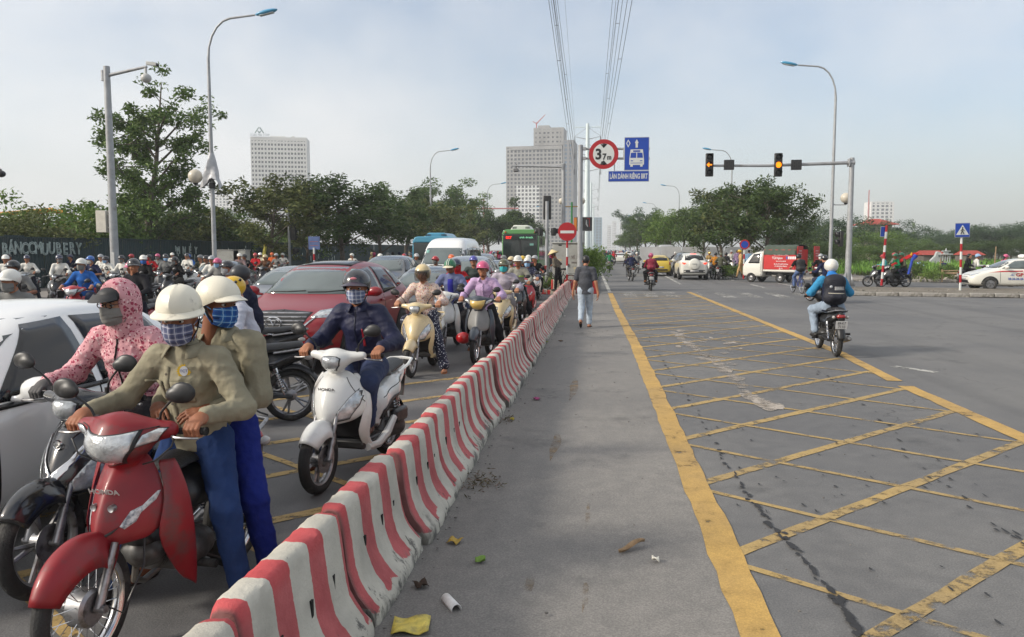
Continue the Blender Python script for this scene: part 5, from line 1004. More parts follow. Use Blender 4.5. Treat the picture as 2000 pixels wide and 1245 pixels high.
def person(J, label, top, bottom, shoe, skin=0, h=.009, topk='shirt', fat=1, loose=1, hem=None, glove=None, wr=.012, seed=1, group=None, bare_feet=False, flare=0, extra=None, topmat=None, hoodcol=None, hair=True, **wearkw):
    """near figure: continuous body mesh; garments, helmet and mask are its children"""
    sk = skinm(skin); G_ = clothes_prims(J, topk, fat, loose, flare); v, f = surfnet(skin_prims(J), h*1.5); hq = .0055 if h < .01 else .0085; hv, hf, hmi = head_mesh(hq); A = np.array(J['head'])
    parts = [(v, f, 0), (xf(hv, J['head']), hf, hmi)]
    for n_ in 'LR': m_, kind = J['hand'+n_]; q, qf = hand_mesh(kind, .0055 if h < .01 else .0075); q = xf(q, m_, n_ == 'L'); parts.append((q, qf if n_ == 'R' else qf[:, ::-1], 7))
    me = joinmesh('person', parts, [sk, sk, sk, sk, HAIRM if hair else sk, EYEW, EYED, glove or sk]); o = bpy.data.objects.new('person', me); link(o); tag(o, label, 'person', group)
    cuts = [(hem, (0,0,-1))] if hem is not None else []
    soft({'tee':'t_shirt'}.get(topk, topk), G_['top'], h, top, o, wr=wr, wf=50, seed=seed, cuts=[((0,0,hem), (.0,0,-1))] if hem is not None else [])
    soft('trousers', G_['bottom'], h*1.25, bottom, o, wr=wr*1.15, wf=42, seed=seed+5)
    if not bare_feet:
        n_ = len(G_['shoe'])//2
        for i in (0,1): soft('shoe', G_['shoe'][i*n_:(i+1)*n_], .008, shoe, o)
    else:
        for s_ in 'LR': a = J['an'+s_]; d = J['toe'+s_]; mb = MB(); q = d.cross(V((0,0,1))); mb.prism([(0,0)], 0, 0) if False else None; mb.rings([[a+d*(.04+.115*cos(t))+q*.045*sin(t)+V((0,0,z)) for t in np.linspace(0,2*pi,17)[:-1]] for z in (-.093,-.075)]); sl2 = mb.build('sandal', shoe, o); mb = MB(); mb.tube([a+d*.06+q*.042+V((0,0,-.075)), a+d*.07+V((0,0,-.028)), a+d*.06-q*.042+V((0,0,-.075))], .012, 6); mb.tube([a-d*.03+q*.036+V((0,0,-.075)), a+d*.03+V((0,0,-.02)), a-d*.03-q*.036+V((0,0,-.075))], .01, 6); mb.build('strap', shoe, sl2)
    if hoodcol: soft('hood', [ell(J['head'] @ V((-.012,0,.03)), (.128,.108,.128), np.array(J['head'].to_3x3()), k=.03), cone(J['head'] @ V((-.03,0,-.05)), J['neck']+V((0,0,.0)), .10, .10, k=.05)], h, hoodcol, o, cuts=[(J['head'] @ V((.058,0,0)), J['fx'])], wr=.004, wf=30)
    wear(o, J, **wearkw); return o
FARP = {}
def far_mesh(key, J, topk='shirt', h=.02, loose=1, long_hair=False):
    if key in FARP: return FARP[key]
    G_ = clothes_prims(J, topk, 1.0, loose); hv, hf, hmi = head_mesh(.014); parts = []
    for i, n_ in enumerate(('top','bottom','shoe')): v, f = surfnet(G_[n_], h if n_ != 'shoe' else .018, wr=.004 if n_ != 'shoe' else 0); parts.append((v, f, i+1))
    sk = [cone(J['neck']+V((0,0,-.05)), J['neck']+V((.012,0,.08)), .062, .053)]
    for n_ in 'LR': m_, kind = J['hand'+n_]; sk.append(cone(J['wr'+n_], m_ @ V((.09,0,-.02)), .03, .034)); sk.append(cone(J['el'+n_], J['wr'+n_], .038, .03))
    if long_hair: hp = [ell(J['head'] @ V((-.03,0,.02)), (.1,.09,.11)), cone(J['head'] @ V((-.07,0,0)), J['neck']+V((-.08,0,-.15)), .06, .04)]; v, f = surfnet(hp, .02); parts.append((v, f, 4))
    v, f = surfnet(sk, .018); parts.append((v, f, 0)); parts.append((xf(hv, J['head']), hf, hmi)); FARP[key] = (joinmesh('person', parts, [BLK()]*5), J); return FARP[key]
def far_person(key, mw, label, cols, group, helmet='half', hcol=None, mask=None, skin=0, visor=False, brim=None):
    me, J = FARP[key]; o = bpy.data.objects.new('person', me); link(o); o.matrix_world = mw; tag(o, label, 'person', group)
    for i, m_ in enumerate([skinm(skin)]+list(cols)+[HAIRM]): o.material_slots[i].link = 'OBJECT'; o.material_slots[i].material = m_
    wear(o, J, helmet, hcol, brim=brim, mask=mask, visor=visor, strap=False); return o
# ================================================================ MOTORBIKES
def wheel(name, parent, x, R_, w_, style, n=40, disc=1, hi=True):
    rt = w_/2; prof = [(R_-rt*.95+rt*.95*cos(t), rt*sin(t)) for t in np.linspace(0, 2*pi, 17)]; mb = MB(); mb.lathe(prof, n, axis='y', c=(x,0,R_)); t_ = mb.build(name, RUB(), parent, ang=60)
    ri = R_-w_*.92; mb = MB(); mb.lathe([(ri+.012,-.03),(ri-.004,-.024),(ri-.012,0),(ri-.004,.024),(ri+.012,.03)], n, axis='y', c=(x,0,R_)); rm = CHR() if style == 'spoke' else (ALU() if style == 'cast' else BLK()); mb.build('rim', rm, t_, ang=60)
    mb = MB(); mb.lathe([(.0,-.05),(.03,-.05),(.055,-.035),(.06,.03),(.025,.045),(.0,.045)], 20, axis='y', c=(x,0,R_)); mb.build('hub', ALU(), t_)
    mb = MB()
    if style == 'spoke':
        for k in range(28 if hi else 14): a = 2*pi*k/(28 if hi else 14); b = a+(.35 if k % 2 else -.35); sy = .03 if k % 4 < 2 else -.03; mb.cyl((x+.055*cos(b),sy,R_+.055*sin(b)), (x+(ri-.005)*cos(a),0,R_+(ri-.005)*sin(a)), .0022, n=4)
        o = mb.build('spokes', CHR(), t_); o['kind'] = 'stuff'
    else:
        for k in range(5):
            for d in (-.16,.16): a = 2*pi*k/5; mb.tube([(x+.04*cos(a),0,R_+.04*sin(a)), (x+(ri-.006)*cos(a+d),0,R_+(ri-.006)*sin(a+d))], [.017,.011], 6)
        o = mb.build('spokes', rm, t_)
    if disc and hi: mb = MB(); mb.lathe([(.05,disc*.045),(.1,disc*.045),(.1,disc*.049),(.05,disc*.049)], 28, axis='y', c=(x,0,R_)); mb.build('brake_disc', ALU(), t_); mb = MB(); mb.box((x-.07,disc*.055,R_+.06),(.06,.045,.075)); mb.build('caliper', BLK(), t_, bevel=.01)
    return t_
def fender(name, parent, x, R_, a0, a1, w_, mat, drop=.05, tip=.5, gap=.035, n=18, lip=.0):
    mb = MB(); rows = []
    for i in range(n+1):
        t = i/n; a = a0+(a1-a0)*t; ww = w_*(tip+(1-tip)*sin(pi*min(1, .12+t*.75))**.7); row = []
        for j in range(13):
            s_ = -1+2*j/12; r_ = R_+gap+.012*sin(pi*t)-drop*abs(s_)**2.6*(1+lip*t); row.append((x+r_*cos(a), ww*s_, R_+r_*sin(a)))
        rows.append(row)
    mb.grid(rows); return mb.build(name, mat, parent, ang=60, solid=.004)
def cover(name, parent, rows, mat, p=1.7, n=16, solid=.005, sub=1):
    mb = MB(); g = []
    for z, xn, w_, xe in rows: g.append([(xe+(xn-xe)*(1-abs(s_)**p), w_*s_, z+.012*abs(s_)) for s_ in np.linspace(-1,1,n+1)])
    mb.grid(g); return mb.build(name, mat, parent, ang=60, solid=solid, sub=sub)
def sidepanel(name, parent, rows, sgn, mat, solid=.006, bulge=.02):
    mb = MB(); g = []
    for a, b in rows:
        a, b = V(a), V(b); g.append([(V(a).lerp(b, t)+V((0,bulge*sin(pi*t),0)))*1 for t in np.linspace(0,1,6)])
    g = [[(q.x, q.y*sgn, q.z) for q in r_] for r_ in g]; mb.grid(g); return mb.build(name, mat, parent, ang=60, solid=solid, sub=1)
def mirror(parent, sgn, base, head, mat=None, hi=True):
    mb = MB(); b = V(base); hd = V(head); mb.tube([b, b+V((.01,sgn*.02,.06)), b.lerp(hd, .6)+V((.0,0,.02)), hd], .006, 8); mb.cyl(b+V((0,0,-.015)), b+V((0,0,.03)), .013, n=10); s_ = mb.build('mirror_stem', BLK(), parent)
    m_ = [ell(hd+V((.0,sgn*.055,.035)), (.018,.066,.05), k=.02), ell(hd+V((.01,sgn*.02,.022)), (.018,.045,.03), k=.02)]; q = soft('mirror', m_, .007 if hi else .014, mat or BLK(), parent); return q
def shock(parent, y, a, b): 
    mb = MB(); a, b = V((a[0],y,a[1])), V((b[0],y,b[1])); mb.cyl(a, b, .012, n=8); n_ = 70; u_ = (b-a).normalized(); s1 = V((0,1,0)); s2 = u_.cross(s1); mb.tube([a.lerp(b, .15+.7*i/n_)+s1*.026*cos(i*.75)+s2*.026*sin(i*.75) for i in range(n_)], .005, 5); mb.cyl(a.lerp(b,.85), b, .028, n=10); return mb.build('shock_absorber', CHR(), parent)
def plate(parent, loc, tilt, l1, l2, sc=1, rz=0):
    mb = MB(); mb.box((0,0,0),(.006,.19*sc,.14*sc)); o = mb.build('number_plate', M('plate_white', S(214,214,208), .5, var=.06), parent, bevel=.004); o.location = loc; o.rotation_euler = (0,tilt,rz)
    if l1: m_ = TM(V((-.005,0,.03*sc)), (0,-1,0), (0,0,1)); text('plate_text', l1, .062*sc, SBK, o, m_, .001, .85); text('plate_text', l2, .066*sc, SBK, o, TM(V((-.005,0,-.032*sc)), (0,-1,0), (0,0,1)), .001, .9)
    return o
def common_rear(e, wb, R_, w_, style, hi): wheel('rear_wheel', e, -wb, R_, w_, style, 40 if hi else 22, 0, hi)
def underbone(e, pm, hi=True, style='spoke', accent=None, pl=None, cowl=None, head=None, box=None, tailm=None):
    """step-through motorbike: legshield, open frame, horizontal engine, spoked wheels"""
    wb, R_ = 1.225, .285; h = .008 if hi else .016; B = BLK(); w0 = wheel('front_wheel', e, 0, R_, .075, style, 44 if hi else 22, -1 if style != 'spoke' else 0, hi); common_rear(e, wb, R_, .085, style, hi)
    if style == 'spoke' and hi: mb = MB(); mb.lathe([(.02,.05),(.07,.052),(.085,.04),(.085,-.03)], 28, axis='y', c=(0,0,R_)); mb.build('drum_brake', ALU(), w0)
    for s_ in (-1,1): mb = MB(); mb.cyl((0,s_*.074,R_), (-.09,s_*.074,.48), .022, .019, 12); mb.cyl((-.09,s_*.074,.48), (-.12,s_*.074,.54), .015, n=10); mb.cyl((0,s_*.06,R_),(0,s_*.11,R_),.018,n=10); mb.build('fork_leg', ALU(), e)
    fender('front_fender', e, 0, R_, R(24), R(136), .092, pm, .09, .3, .028, lip=.9)
    fc = cover('front_cover', e, [(.89,-.29,.085,-.345),(.845,-.225,.125,-.345),(.77,-.165,.165,-.34),(.68,-.12,.192,-.33),(.60,-.09,.198,-.315),(.545,-.08,.185,-.29),(.505,-.10,.14,-.25)], accent or pm, 1.35)
    for s_ in (-1,1): sidepanel('leg_shield', e, [((-.335,.14,.87),(-.40,.20,.87)),((-.325,.19,.75),(-.425,.245,.73)),((-.29,.20,.63),(-.445,.258,.59)),((-.245,.19,.54),(-.47,.25,.46)),((-.32,.19,.40),(-.50,.235,.33)),((-.42,.195,.26),(-.515,.215,.18))], s_, pm)
    cw = soft('handlebar_cowl', [ell((-.275,0,.96),(.13,.15,.10),k=.05), ell((-.30,0,1.03),(.10,.11,.04),k=.04), cone((-.28,0,1.0),(-.335,.22,1.015),.082,.04,k=.05), cone((-.28,0,1.0),(-.335,-.22,1.015),.082,.04,k=.05), cone((-.30,0,.92),(-.31,0,.86),.07,.075,k=.04)], h, cowl or pm, e)
    bv = bvh_of(cw)
    lens('headlight', bv, [(-.13,1.025),(-.07,1.015),(0,1.01),(.07,1.015),(.13,1.025),(.115,.95),(.06,.88),(0,.868),(-.06,.88),(-.115,.95)], 'x', head or LENS(), cw, .003, .02)
    for s_ in (-1,1): lens('indicator_lens', bv, [(s_*.128,.955),(s_*.145,1.005),(s_*.20,1.03),(s_*.235,1.03),(s_*.185,.972)][::s_], 'x', LENS(), cw, .003, .02)
    if hi:
        for s_ in (-1,1): patch('cowl_panel_line', bv, [(s_*.09,1.02),(s_*.094,1.02),(s_*.2,1.04),(s_*.2,1.036)][::s_], 'x', B, cw, .001, .02)
        fb = bvh_of(fc); text('brand_lettering', 'HONDA', .036, M('badge_silver', (.6,.6,.58), .3, metal=.7), fc, TM(V((-.153,.0,.755)), (0,1,0), (.4,0,1)) , .001, 1.15, bold=.001)
        for s_ in (-1,1): patch('nose_slot', fb, [(s_*.02,.555),(s_*.055,.575),(s_*.075,.60),(s_*.03,.572)][::s_], 'x', B, fc, .002, .02); mb = MB(); mb.lathe([(.008,.0),(.016,.004),(.016,-.02)], 16, axis='x', c=(-.14,s_*.045,.685), cap=True); mb.build('cover_bolt', ALU(), fc)
        for s_ in (-1,1): patch('torn_sticker', fb, [(s_*.075,.60),(s_*.10,.66),(s_*.13,.675),(s_*.175,.745),(s_*.165,.69),(s_*.13,.645),(s_*.12,.61),(s_*.09,.585)][::s_], 'x', M('sticker_white', S(205,205,205), .4, dirt=(.1,.12,.15), ds=40, dth=.5), fc, .002, .02, .001)
    for s_ in (-1,1):
        mb = MB(); mb.cyl((-.345,s_*.19,1.0), (-.375,s_*.27,1.0), .014, n=10); mb.tube([(-.37,s_*.25,1.0),(-.385,s_*.37,1.0)], [.017,.018], 12); mb.lathe([(.0,0),(.021,0),(.021,.006)], 12, axis='y', c=(-.386,s_*.372,1.0)); g_ = mb.build('grip', M('grip_rubber', (.015,.015,.015), .7, bump=.6, bs=150), e)
        mb = MB(); mb.tube([(-.33,s_*.22,.99),(-.30,s_*.27,.985),(-.315,s_*.34,.98),(-.33,s_*.37,.978)], .006, 6); mb.build('brake_lever', ALU(), g_)
        mirror(e, s_, (-.335,s_*.165,1.035), (-.31,s_*.255,1.16), hi=hi)
    soft('frame_cover', [cone((-.36,0,.60),(-.62,0,.50),.075,.085,V((0,1,0)),1.2), cone((-.62,0,.50),(-.72,0,.58),.09,.10,V((0,1,0)),1.2), cone((-.40,0,.45),(-.62,0,.42),.06,.07,V((0,1,0)),1.3)], h*1.2, B, e)
    tb = soft('side_cover', [cone((-.66,0,.61),(-1.05,0,.655),.105,.095,V((0,1,0)),1.3,k=.05), cone((-1.05,0,.655),(-1.45,0,.745),.095,.042,V((0,1,0)),1.25,k=.05), cone((-.66,0,.60),(-.92,0,.52),.08,.05,V((0,1,0)),1.8,k=.05)], h*1.1, tailm or B, e)
    tbv = bvh_of(tb)
    for s_ in (-1,1): patch('accent_panel', tbv, [(-.75,.60),(-1.0,.66),(-1.3,.74),(-1.0,.61),(-.80,.545)], 'y' if s_ > 0 else '-y', pm, tb, .003, .05)
    soft('seat', [cone((-.60,0,.735),(-.92,0,.765),.06,.075,V((0,1,0)),1.7,k=.05), cone((-.92,0,.775),(-1.32,0,.815),.072,.055,V((0,1,0)),1.75,k=.05)], h*1.2, SEAT(), e, cuts=[((0,0,.70),(-.08,0,-1))])
    mb = MB(); mb.tube([(-1.05,.12,.76),(-1.3,.13,.79),(-1.46,.10,.82),(-1.49,0,.825),(-1.46,-.10,.82),(-1.3,-.13,.79),(-1.05,-.12,.76)], .012, 8); mb.build('grab_rail', ALU(), e)
    eng = soft('engine', [cone((-.62,.085,.335),(-.62,-.085,.335),.115,k=.02), cone((-.72,.09,.33),(-.72,-.09,.33),.085,k=.03), cone((-.58,0,.36),(-.40,0,.385),.085,.075,V((0,1,0)),1.05,k=.02), cone((-.40,.05,.39),(-.40,-.05,.39),.06,k=.01)], h*1.2, ENG(), e)
    for s_ in (-1,1): mb = MB(); mb.lathe([(.0,s_*.135),(.07,s_*.135),(.085,s_*.12),(.085,s_*.08)], 24, axis='y', c=(-.63,0,.335)); mb.build('crankcase_cover', ALU() if s_ > 0 else B, eng)
    mb = MB(); 
    for k in range(6): mb.lathe([(.07,0),(.098,.0),(.098,.008),(.07,.008)], 14, axis='x', c=(-.55+k*.022,0,.365+k*.003))
    mb.build('cooling_fins', ENG(), eng)
    mb = MB(); mb.tube([(-.42,-.05,.33),(-.44,-.08,.22),(-.55,-.11,.17),(-.82,-.13,.19),(-.95,-.15,.24)], .017, 8); mb.tube([(-.93,-.15,.235),(-1.0,-.155,.26),(-1.36,-.165,.335),(-1.40,-.165,.343)], [.02,.044,.048,.03], 14); ex = mb.build('exhaust', M('exhaust_steel', (.3,.29,.28), .38, metal=.9, dirt=(.1,.08,.06), ds=8), e)
    mb = MB(); mb.tube([(-1.02,-.185,.285),(-1.28,-.20,.345)], .032, 8, flat=.4); mb.build('heat_shield', CHR(), ex)
    mb = MB(); mb.tube([(-.68,.11,.33),(-.95,.115,.315),(-wb,.11,R_)], [.062,.05,.062], 10, flat=.35); mb.build('chain_case', B, e)
    for s_ in (-1,1): mb = MB(); mb.tube([(-.70,s_*.09,.36),(-wb,s_*.085,R_)], .02, 8); mb.cyl((-wb,s_*.05,R_),(-wb,s_*.11,R_),.017,n=8); mb.build('swingarm', B, e); shock(e, s_*.125, (-1.15,.31), (-1.06,.60))
    mb = MB(); mb.cyl((-.60,-.23,.265),(-.60,.23,.265),.014,n=8); 
    for s_ in (-1,1): mb.cyl((-.60,s_*.16,.268),(-.60,s_*.27,.268),.022,n=10,mi=1)
    mb.build('foot_pegs', [ALU(), RUB()], e)
    for s_ in (-1,1): mb = MB(); mb.cyl((-.95,s_*.10,.38),(-.96,s_*.2,.37),.014,n=8); mb.cyl((-.96,s_*.2,.37),(-.97,s_*.29,.37),.02,n=8); mb.build('pillion_peg', RUB(), e)
    if hi:
        for n_, pts, r_, mt in (('gear_lever',[(-.50,.15,.27),(-.50,.165,.33),(-.56,.17,.35),(-.58,.165,.28)],.006,CHR()),('side_stand',[(-.72,.13,.26),(-.90,.19,.15),(-.98,.2,.12)],.01,B),('brake_cable',[(.0,.1,R_+.02),(-.08,.13,R_-.05),(-.22,.14,.40),(-.27,.12,.62)],.005,B),('brake_cable',[(-.01,-.1,R_+.02),(-.14,-.12,.34),(-.22,-.1,.5),(-.27,-.05,.7)],.005,B),('hook',[(-.46,.16,.44),(-.44,.17,.5),(-.50,.175,.55)],.007,CHR()),('handlebar_cable',[(-.36,.24,1.0),(-.27,.27,.95),(-.235,.21,.89),(-.27,.12,.86)],.0045,B),('handlebar_cable',[(-.36,-.24,1.0),(-.28,-.26,.96),(-.245,-.2,.9),(-.27,-.12,.86)],.0045,B)): mb = MB(); mb.tube(pts, r_, 6); mb.build(n_, mt, e)
    fender('rear_fender', e, -wb, R_, R(70), R(172), .075, B, .05, .8, .05)
    tl = soft('tail_light', [ell((-1.455,0,.715),(.045,.075,.05),k=.02)], .012, LENSR(), e)
    for s_ in (-1,1): mb = MB(); mb.sph((-1.41,s_*.11,.70),(.05,.03,.03),10); mb.build('rear_indicator', M('smoky_lens',(.35,.33,.31),.15,coat=1), e)
    fb = MB(); fb.box((-1.475,0,.60),(.02,.10,.20),None,MX.Rotation(-.25,3,'Y')); fb.build('plate_bracket', B, e); 
    if pl is not None: plate(e, (-1.50,0,.575), -.22, *pl)
    return e
def scooter(e, pm, hi=True, style='cast', inner=None, pl=None, cowl=None, brand=None, look='vision', seatm=None, accent=None):
    """automatic scooter: wide apron, floorboard, enclosed rear body"""
    wb, R_, Rr = 1.255, .262, .25; h = .008 if hi else .016; B = BLK(); big = look == 'sh'
    if big: R_, Rr, wb = .30, .29, 1.33
    w0 = wheel('front_wheel', e, 0, R_, .085, style, 44 if hi else 22, 1, hi); wheel('rear_wheel', e, -wb, Rr, .10, style, 40 if hi else 22, 0, hi)
    for s_ in (-1,1): mb = MB(); mb.cyl((0,s_*.085,R_), (-.075,s_*.085,R_+.17), .024, .022, 12); mb.cyl((-.075,s_*.085,R_+.17), (-.15,s_*.085,.62), .015, n=10); mb.cyl((0,s_*.05,R_),(0,s_*.115,R_),.016,n=10); mb.build('fork_leg', ALU(), e)
    fender('front_fender', e, 0, R_, R(38), R(140), .10, pm, .11, .55, .03, lip=.3)
    rows = [(.895,-.30,.06,-.34),(.865,-.235,.14,-.345),(.80,-.165,.195,-.35),(.70,-.105,.238,-.35),(.60,-.07,.248,-.345),(.535,-.07,.215,-.32),(.49,-.11,.13,-.28)] if look != 'vespa' else [(.90,-.27,.05,-.33),(.86,-.22,.15,-.34),(.78,-.19,.23,-.35),(.68,-.17,.255,-.345),(.57,-.155,.25,-.335),(.47,-.15,.20,-.315),(.40,-.15,.13,-.28)]
    ap = cover('apron', e, rows, pm, 1.75)
    for s_ in (-1,1): sidepanel('apron_side', e, [((-.34,.12,.885),(-.38,.14,.885)),((-.34,.195,.78),(-.40,.235,.78)),((-.335,.23,.65),(-.415,.255,.64)),((-.30,.215,.53),(-.42,.25,.51)),((-.30,.175,.43),(-.43,.215,.40)),((-.36,.17,.34),(-.48,.205,.30)),((-.44,.17,.27),(-.62,.20,.245))], s_, pm)
    inm = inner or B
    cover('inner_leg_shield', e, [(.87,-.375,.13,-.385),(.75,-.375,.20,-.40),(.6,-.38,.215,-.41),(.45,-.39,.20,-.42),(.33,-.42,.19,-.44)], inm, 3)
    mb = MB(); mb.box((-.60,0,.285),(.40,.36,.075)); mb.build('floorboard', inm, e, bevel=.02); mb = MB()
    for k in range(5): mb.box((-.46-.06*k,0,.326),(.02,.26,.008))
    mb.build('floor_mat', RUB(), e)
    for s_ in (-1,1): mb = MB(); mb.tube([(-.44,s_*.195,.265),(-.62,s_*.20,.25),(-.80,s_*.20,.30),(-.98,s_*.19,.40)], [.03,.034,.036,.03], 8); mb.build('side_sill', pm, e)
    cw = soft('handlebar_cowl', [ell((-.285,0,.985),(.10,.11,.08),k=.05), ell((-.23,0,.965),(.045,.06,.05),k=.03), cone((-.30,0,1.0),(-.345,.21,1.02),.06,.032,k=.05), cone((-.30,0,1.0),(-.345,-.21,1.02),.06,.032,k=.05), cone((-.31,0,.93),(-.33,0,.86),.055,.06,k=.04)], h, cowl or pm, e)
    bv = bvh_of(cw); lens('headlight', bv, [(-.075,1.005),(-.05,1.02),(0,1.025),(.05,1.02),(.075,1.005),(.068,.955),(.035,.915),(-.035,.915),(-.068,.955)], 'x', LENS(), cw, .003, .018); ab = bvh_of(ap)
    if look != 'vespa':
        for s_ in (-1,1): lens('indicator_lens', ab, [(s_*.085,.535),(s_*.095,.60),(s_*.15,.70),(s_*.212,.79),(s_*.225,.74),(s_*.205,.64),(s_*.15,.545)][::s_], 'x', LENS(), ap, .003, .02)
    else:
        patch('nose_stripe', ab, [(-.05,.83),(.05,.83),(.035,.62),(0,.52),(-.035,.62)], 'x', accent or M('grey_stripe', (.1,.1,.1), .4), ap, .003, .025)
        for s_ in (-1,1): patch('indicator_lens', ab, [(s_*.12,.62),(s_*.17,.70),(s_*.19,.69),(s_*.15,.60)][::s_], 'x', LENS(), ap, .003, .02)
    if accent and look == 'sh': patch('front_grille', ab, [(-.05,.80),(.05,.80),(.075,.62),(.0,.50),(-.075,.62)], 'x', accent, ap, .003, .025)
    if hi:
        for s_ in (-1,1): patch('panel_gap', ab, [(s_*.10,.855),(s_*.104,.855),(s_*.235,.66),(s_*.231,.66)][::s_], 'x', M('seam', (.01,.01,.01), .8), ap, .002, .03, .001)
    if hi and brand: text('brand_lettering', brand, .034, M('badge_dark', (.06,.06,.06), .4), ap, TM(V((-.138,0,.775)), (0,1,0), (.55,0,1)), .001, 1.1, bold=.001)
    for s_ in (-1,1):
        mb = MB(); mb.cyl((-.345,s_*.19,1.02), (-.38,s_*.27,1.02), .014, n=10); mb.tube([(-.375,s_*.25,1.02),(-.395,s_*.365,1.015)], .0175, 12); g_ = mb.build('grip', M('grip_rubber', (.015,.015,.015), .7, bump=.6, bs=150), e)
        mb = MB(); mb.tube([(-.335,s_*.22,1.005),(-.30,s_*.27,1.0),(-.32,s_*.34,.992),(-.335,s_*.375,.99)], .0065, 6); mb.sph((-.336,s_*.377,.99),.01,8); mb.build('brake_lever', ALU(), g_)
        mirror(e, s_, (-.335,s_*.17,1.05), (-.30,s_*.27,1.19), hi=hi)
    body = soft('rear_body', [cone((-.80,0,.42),(-.84,0,.58),.12,.14,V((0,1,0)),1.2,k=.05), cone((-.84,0,.55),(-1.15,0,.62),.15,.135,V((0,1,0)),1.15,k=.06), cone((-1.15,0,.64),(-1.56,0,.74),.13,.05,V((0,1,0)),1.2,k=.06)], h*1.1, pm, e, cuts=[((-.8,0,.36),(.55,0,-1))]); rb = bvh_of(body)
    for s_ in ((-1,1) if hi else ()): patch('panel_gap', rb, [(-.80,.60),(-.80,.606),(-1.35,.722),(-1.35,.716)], 'y' if s_ > 0 else '-y', M('seam', (.01,.01,.01), .8), body, .002, .05, .001)
    patch('tail_light', rb, [(-.09,.70),(.09,.70),(.06,.77),(-.06,.77)], '-x', LENSR(), body, .004, .03)
    for s_ in (-1,1): patch('lower_body_panel', rb, [(-.76,.38),(-.80,.50),(-1.05,.58),(-1.25,.60),(-1.05,.49),(-.85,.38)], 'y' if s_ > 0 else '-y', inm, body, .003, .05)
    soft('seat', [cone((-.70,0,.715),(-1.0,0,.75),.055,.07,V((0,1,0)),1.9,k=.05), cone((-1.0,0,.765),(-1.42,0,.81),.068,.05,V((0,1,0)),1.9,k=.05)], h*1.2, seatm or SEAT(), e, cuts=[((0,0,.70),(-.06,0,-1))])
    mb = MB(); mb.tube([(-1.2,.14,.76),(-1.42,.14,.80),(-1.58,.11,.83),(-1.61,0,.835),(-1.58,-.11,.83),(-1.42,-.14,.80),(-1.2,-.14,.76)], .014, 8); mb.build('grab_rail', pm, e)
    eng = soft('engine_unit', [cone((-.95,.06,.30),(-wb,.10,.27),.09,.085,V((0,1,0)),.8,k=.03), cone((-.92,.08,.28),(-.92,-.09,.28),.085,k=.03), cone((-.80,0,.30),(-.92,0,.28),.06,.08,k=.02)], h*1.2, ENG(), e)
    mb = MB(); mb.box((-1.17,.15,.385),(.28,.08,.13)); mb.build('air_filter_box', B, eng, bevel=.03)
    mb = MB(); mb.lathe([(.0,.155),(.065,.155),(.08,.14),(.08,.1)], 24, axis='y', c=(-.97,0,.29)); mb.build('variator_cover', B, eng)
    mb = MB(); mb.tube([(-.85,-.06,.22),(-.95,-.10,.16),(-1.05,-.13,.2)], .016, 8); mb.tube([(-1.03,-.14,.22),(-1.08,-.155,.25),(-1.42,-.17,.35),(-1.46,-.17,.36)], [.03,.058,.06,.03], 14); ex = mb.build('exhaust', B, e); mb = MB(); mb.tube([(-1.12,-.21,.285),(-1.36,-.225,.35)], .035, 8, flat=.35); mb.build('heat_shield', ALU(), ex)
    shock(e, .13, (-wb+.02,.28), (-1.15,.56)); fender('rear_fender', e, -wb, Rr, R(75), R(175), .08, B, .05, .8, .045); mb = MB(); mb.tube([(-.85,.1,.2),(-.95,.16,.11),(-1.02,.17,.1)], .012, 6); mb.build('stand', B, e)
    mb = MB(); mb.box((-1.53,0,.60),(.02,.11,.22),None,MX.Rotation(-.3,3,'Y')); mb.build('plate_bracket', B, e)
    if pl is not None: plate(e, (-1.56,0,.575), -.25, *pl)
    return e
def flatten(e, name, roles):
    """one-mesh version of a bike for riders too small to show parts; slots: roles + others"""
    dg = bpy.context.evaluated_depsgraph_get(); dg.update(); VV, FF, MM, n_ = [], [], [], 0; mats = list(roles)
    bm = bmesh.new()
    def rec(o, T):
        nonlocal mats
        Tl = T @ o.matrix_local if o is not e else T
        if o.type == 'MESH':
            ev = o.evaluated_get(dg); me = ev.to_mesh(); idx = []
            for s_ in o.data.materials:
                if s_ not in mats: mats.append(s_)
                idx.append(mats.index(s_))
            vs = [bm.verts.new(Tl @ v.co) for v in me.vertices]
            for p in me.polygons:
                try: f = bm.faces.new([vs[i] for i in p.vertices]); f.material_index = idx[p.material_index] if idx else 0; f.smooth = True
                except ValueError: pass
            ev.to_mesh_clear()
        for c in o.children: rec(c, Tl)
    rec(e, MX.Identity(4)); me = bpy.data.meshes.new(name); bm.to_mesh(me); bm.free()
    for m_ in mats: me.materials.append(m_)
    return me
def killtree(o):
    for c in list(o.children): killtree(c)
    bpy.data.objects.remove(o)
GRIPS = lambda sc=True: [dict(p=(-.385,.315,1.02 if sc else 1.0)), dict(p=(-.385,-.315,1.02 if sc else 1.0))]
FT = {'down': lambda s_: dict(p=(-.66,s_*.37,0), knee=(1,s_*.55,.3)), 'floor': lambda s_: dict(p=(-.60,s_*.12,.335)), 'peg': lambda s_: dict(p=(-.62,s_*.22,.285)), 'back': lambda s_: dict(p=(-1.0,s_*.25,.385))}
def rider(sc=True, fl='floor', fr='floor', lean=(.10,0,.50), look=(0,0), hip=None, **k): return joints(hip or (-.83,0,.86 if sc else .85), lean, GRIPS(sc), [FT[fl](1), FT[fr](-1)], look=look, **k)
def passenger(look=(0,0), x=-1.13, z=.90, fl='back', fr='back', **k):
    return joints((x,0,z), (.09,0,.50), [dict(p=(x+.30,.14,z+.12), kind='relax', x=(.8,-.6,-.1), z=(.1,.3,.9)), dict(p=(x+.30,-.14,z+.12), kind='relax', x=(.8,.6,-.1), z=(.1,-.3,.9))], [FT[fl](1), FT[fr](-1)], look=look, **k)
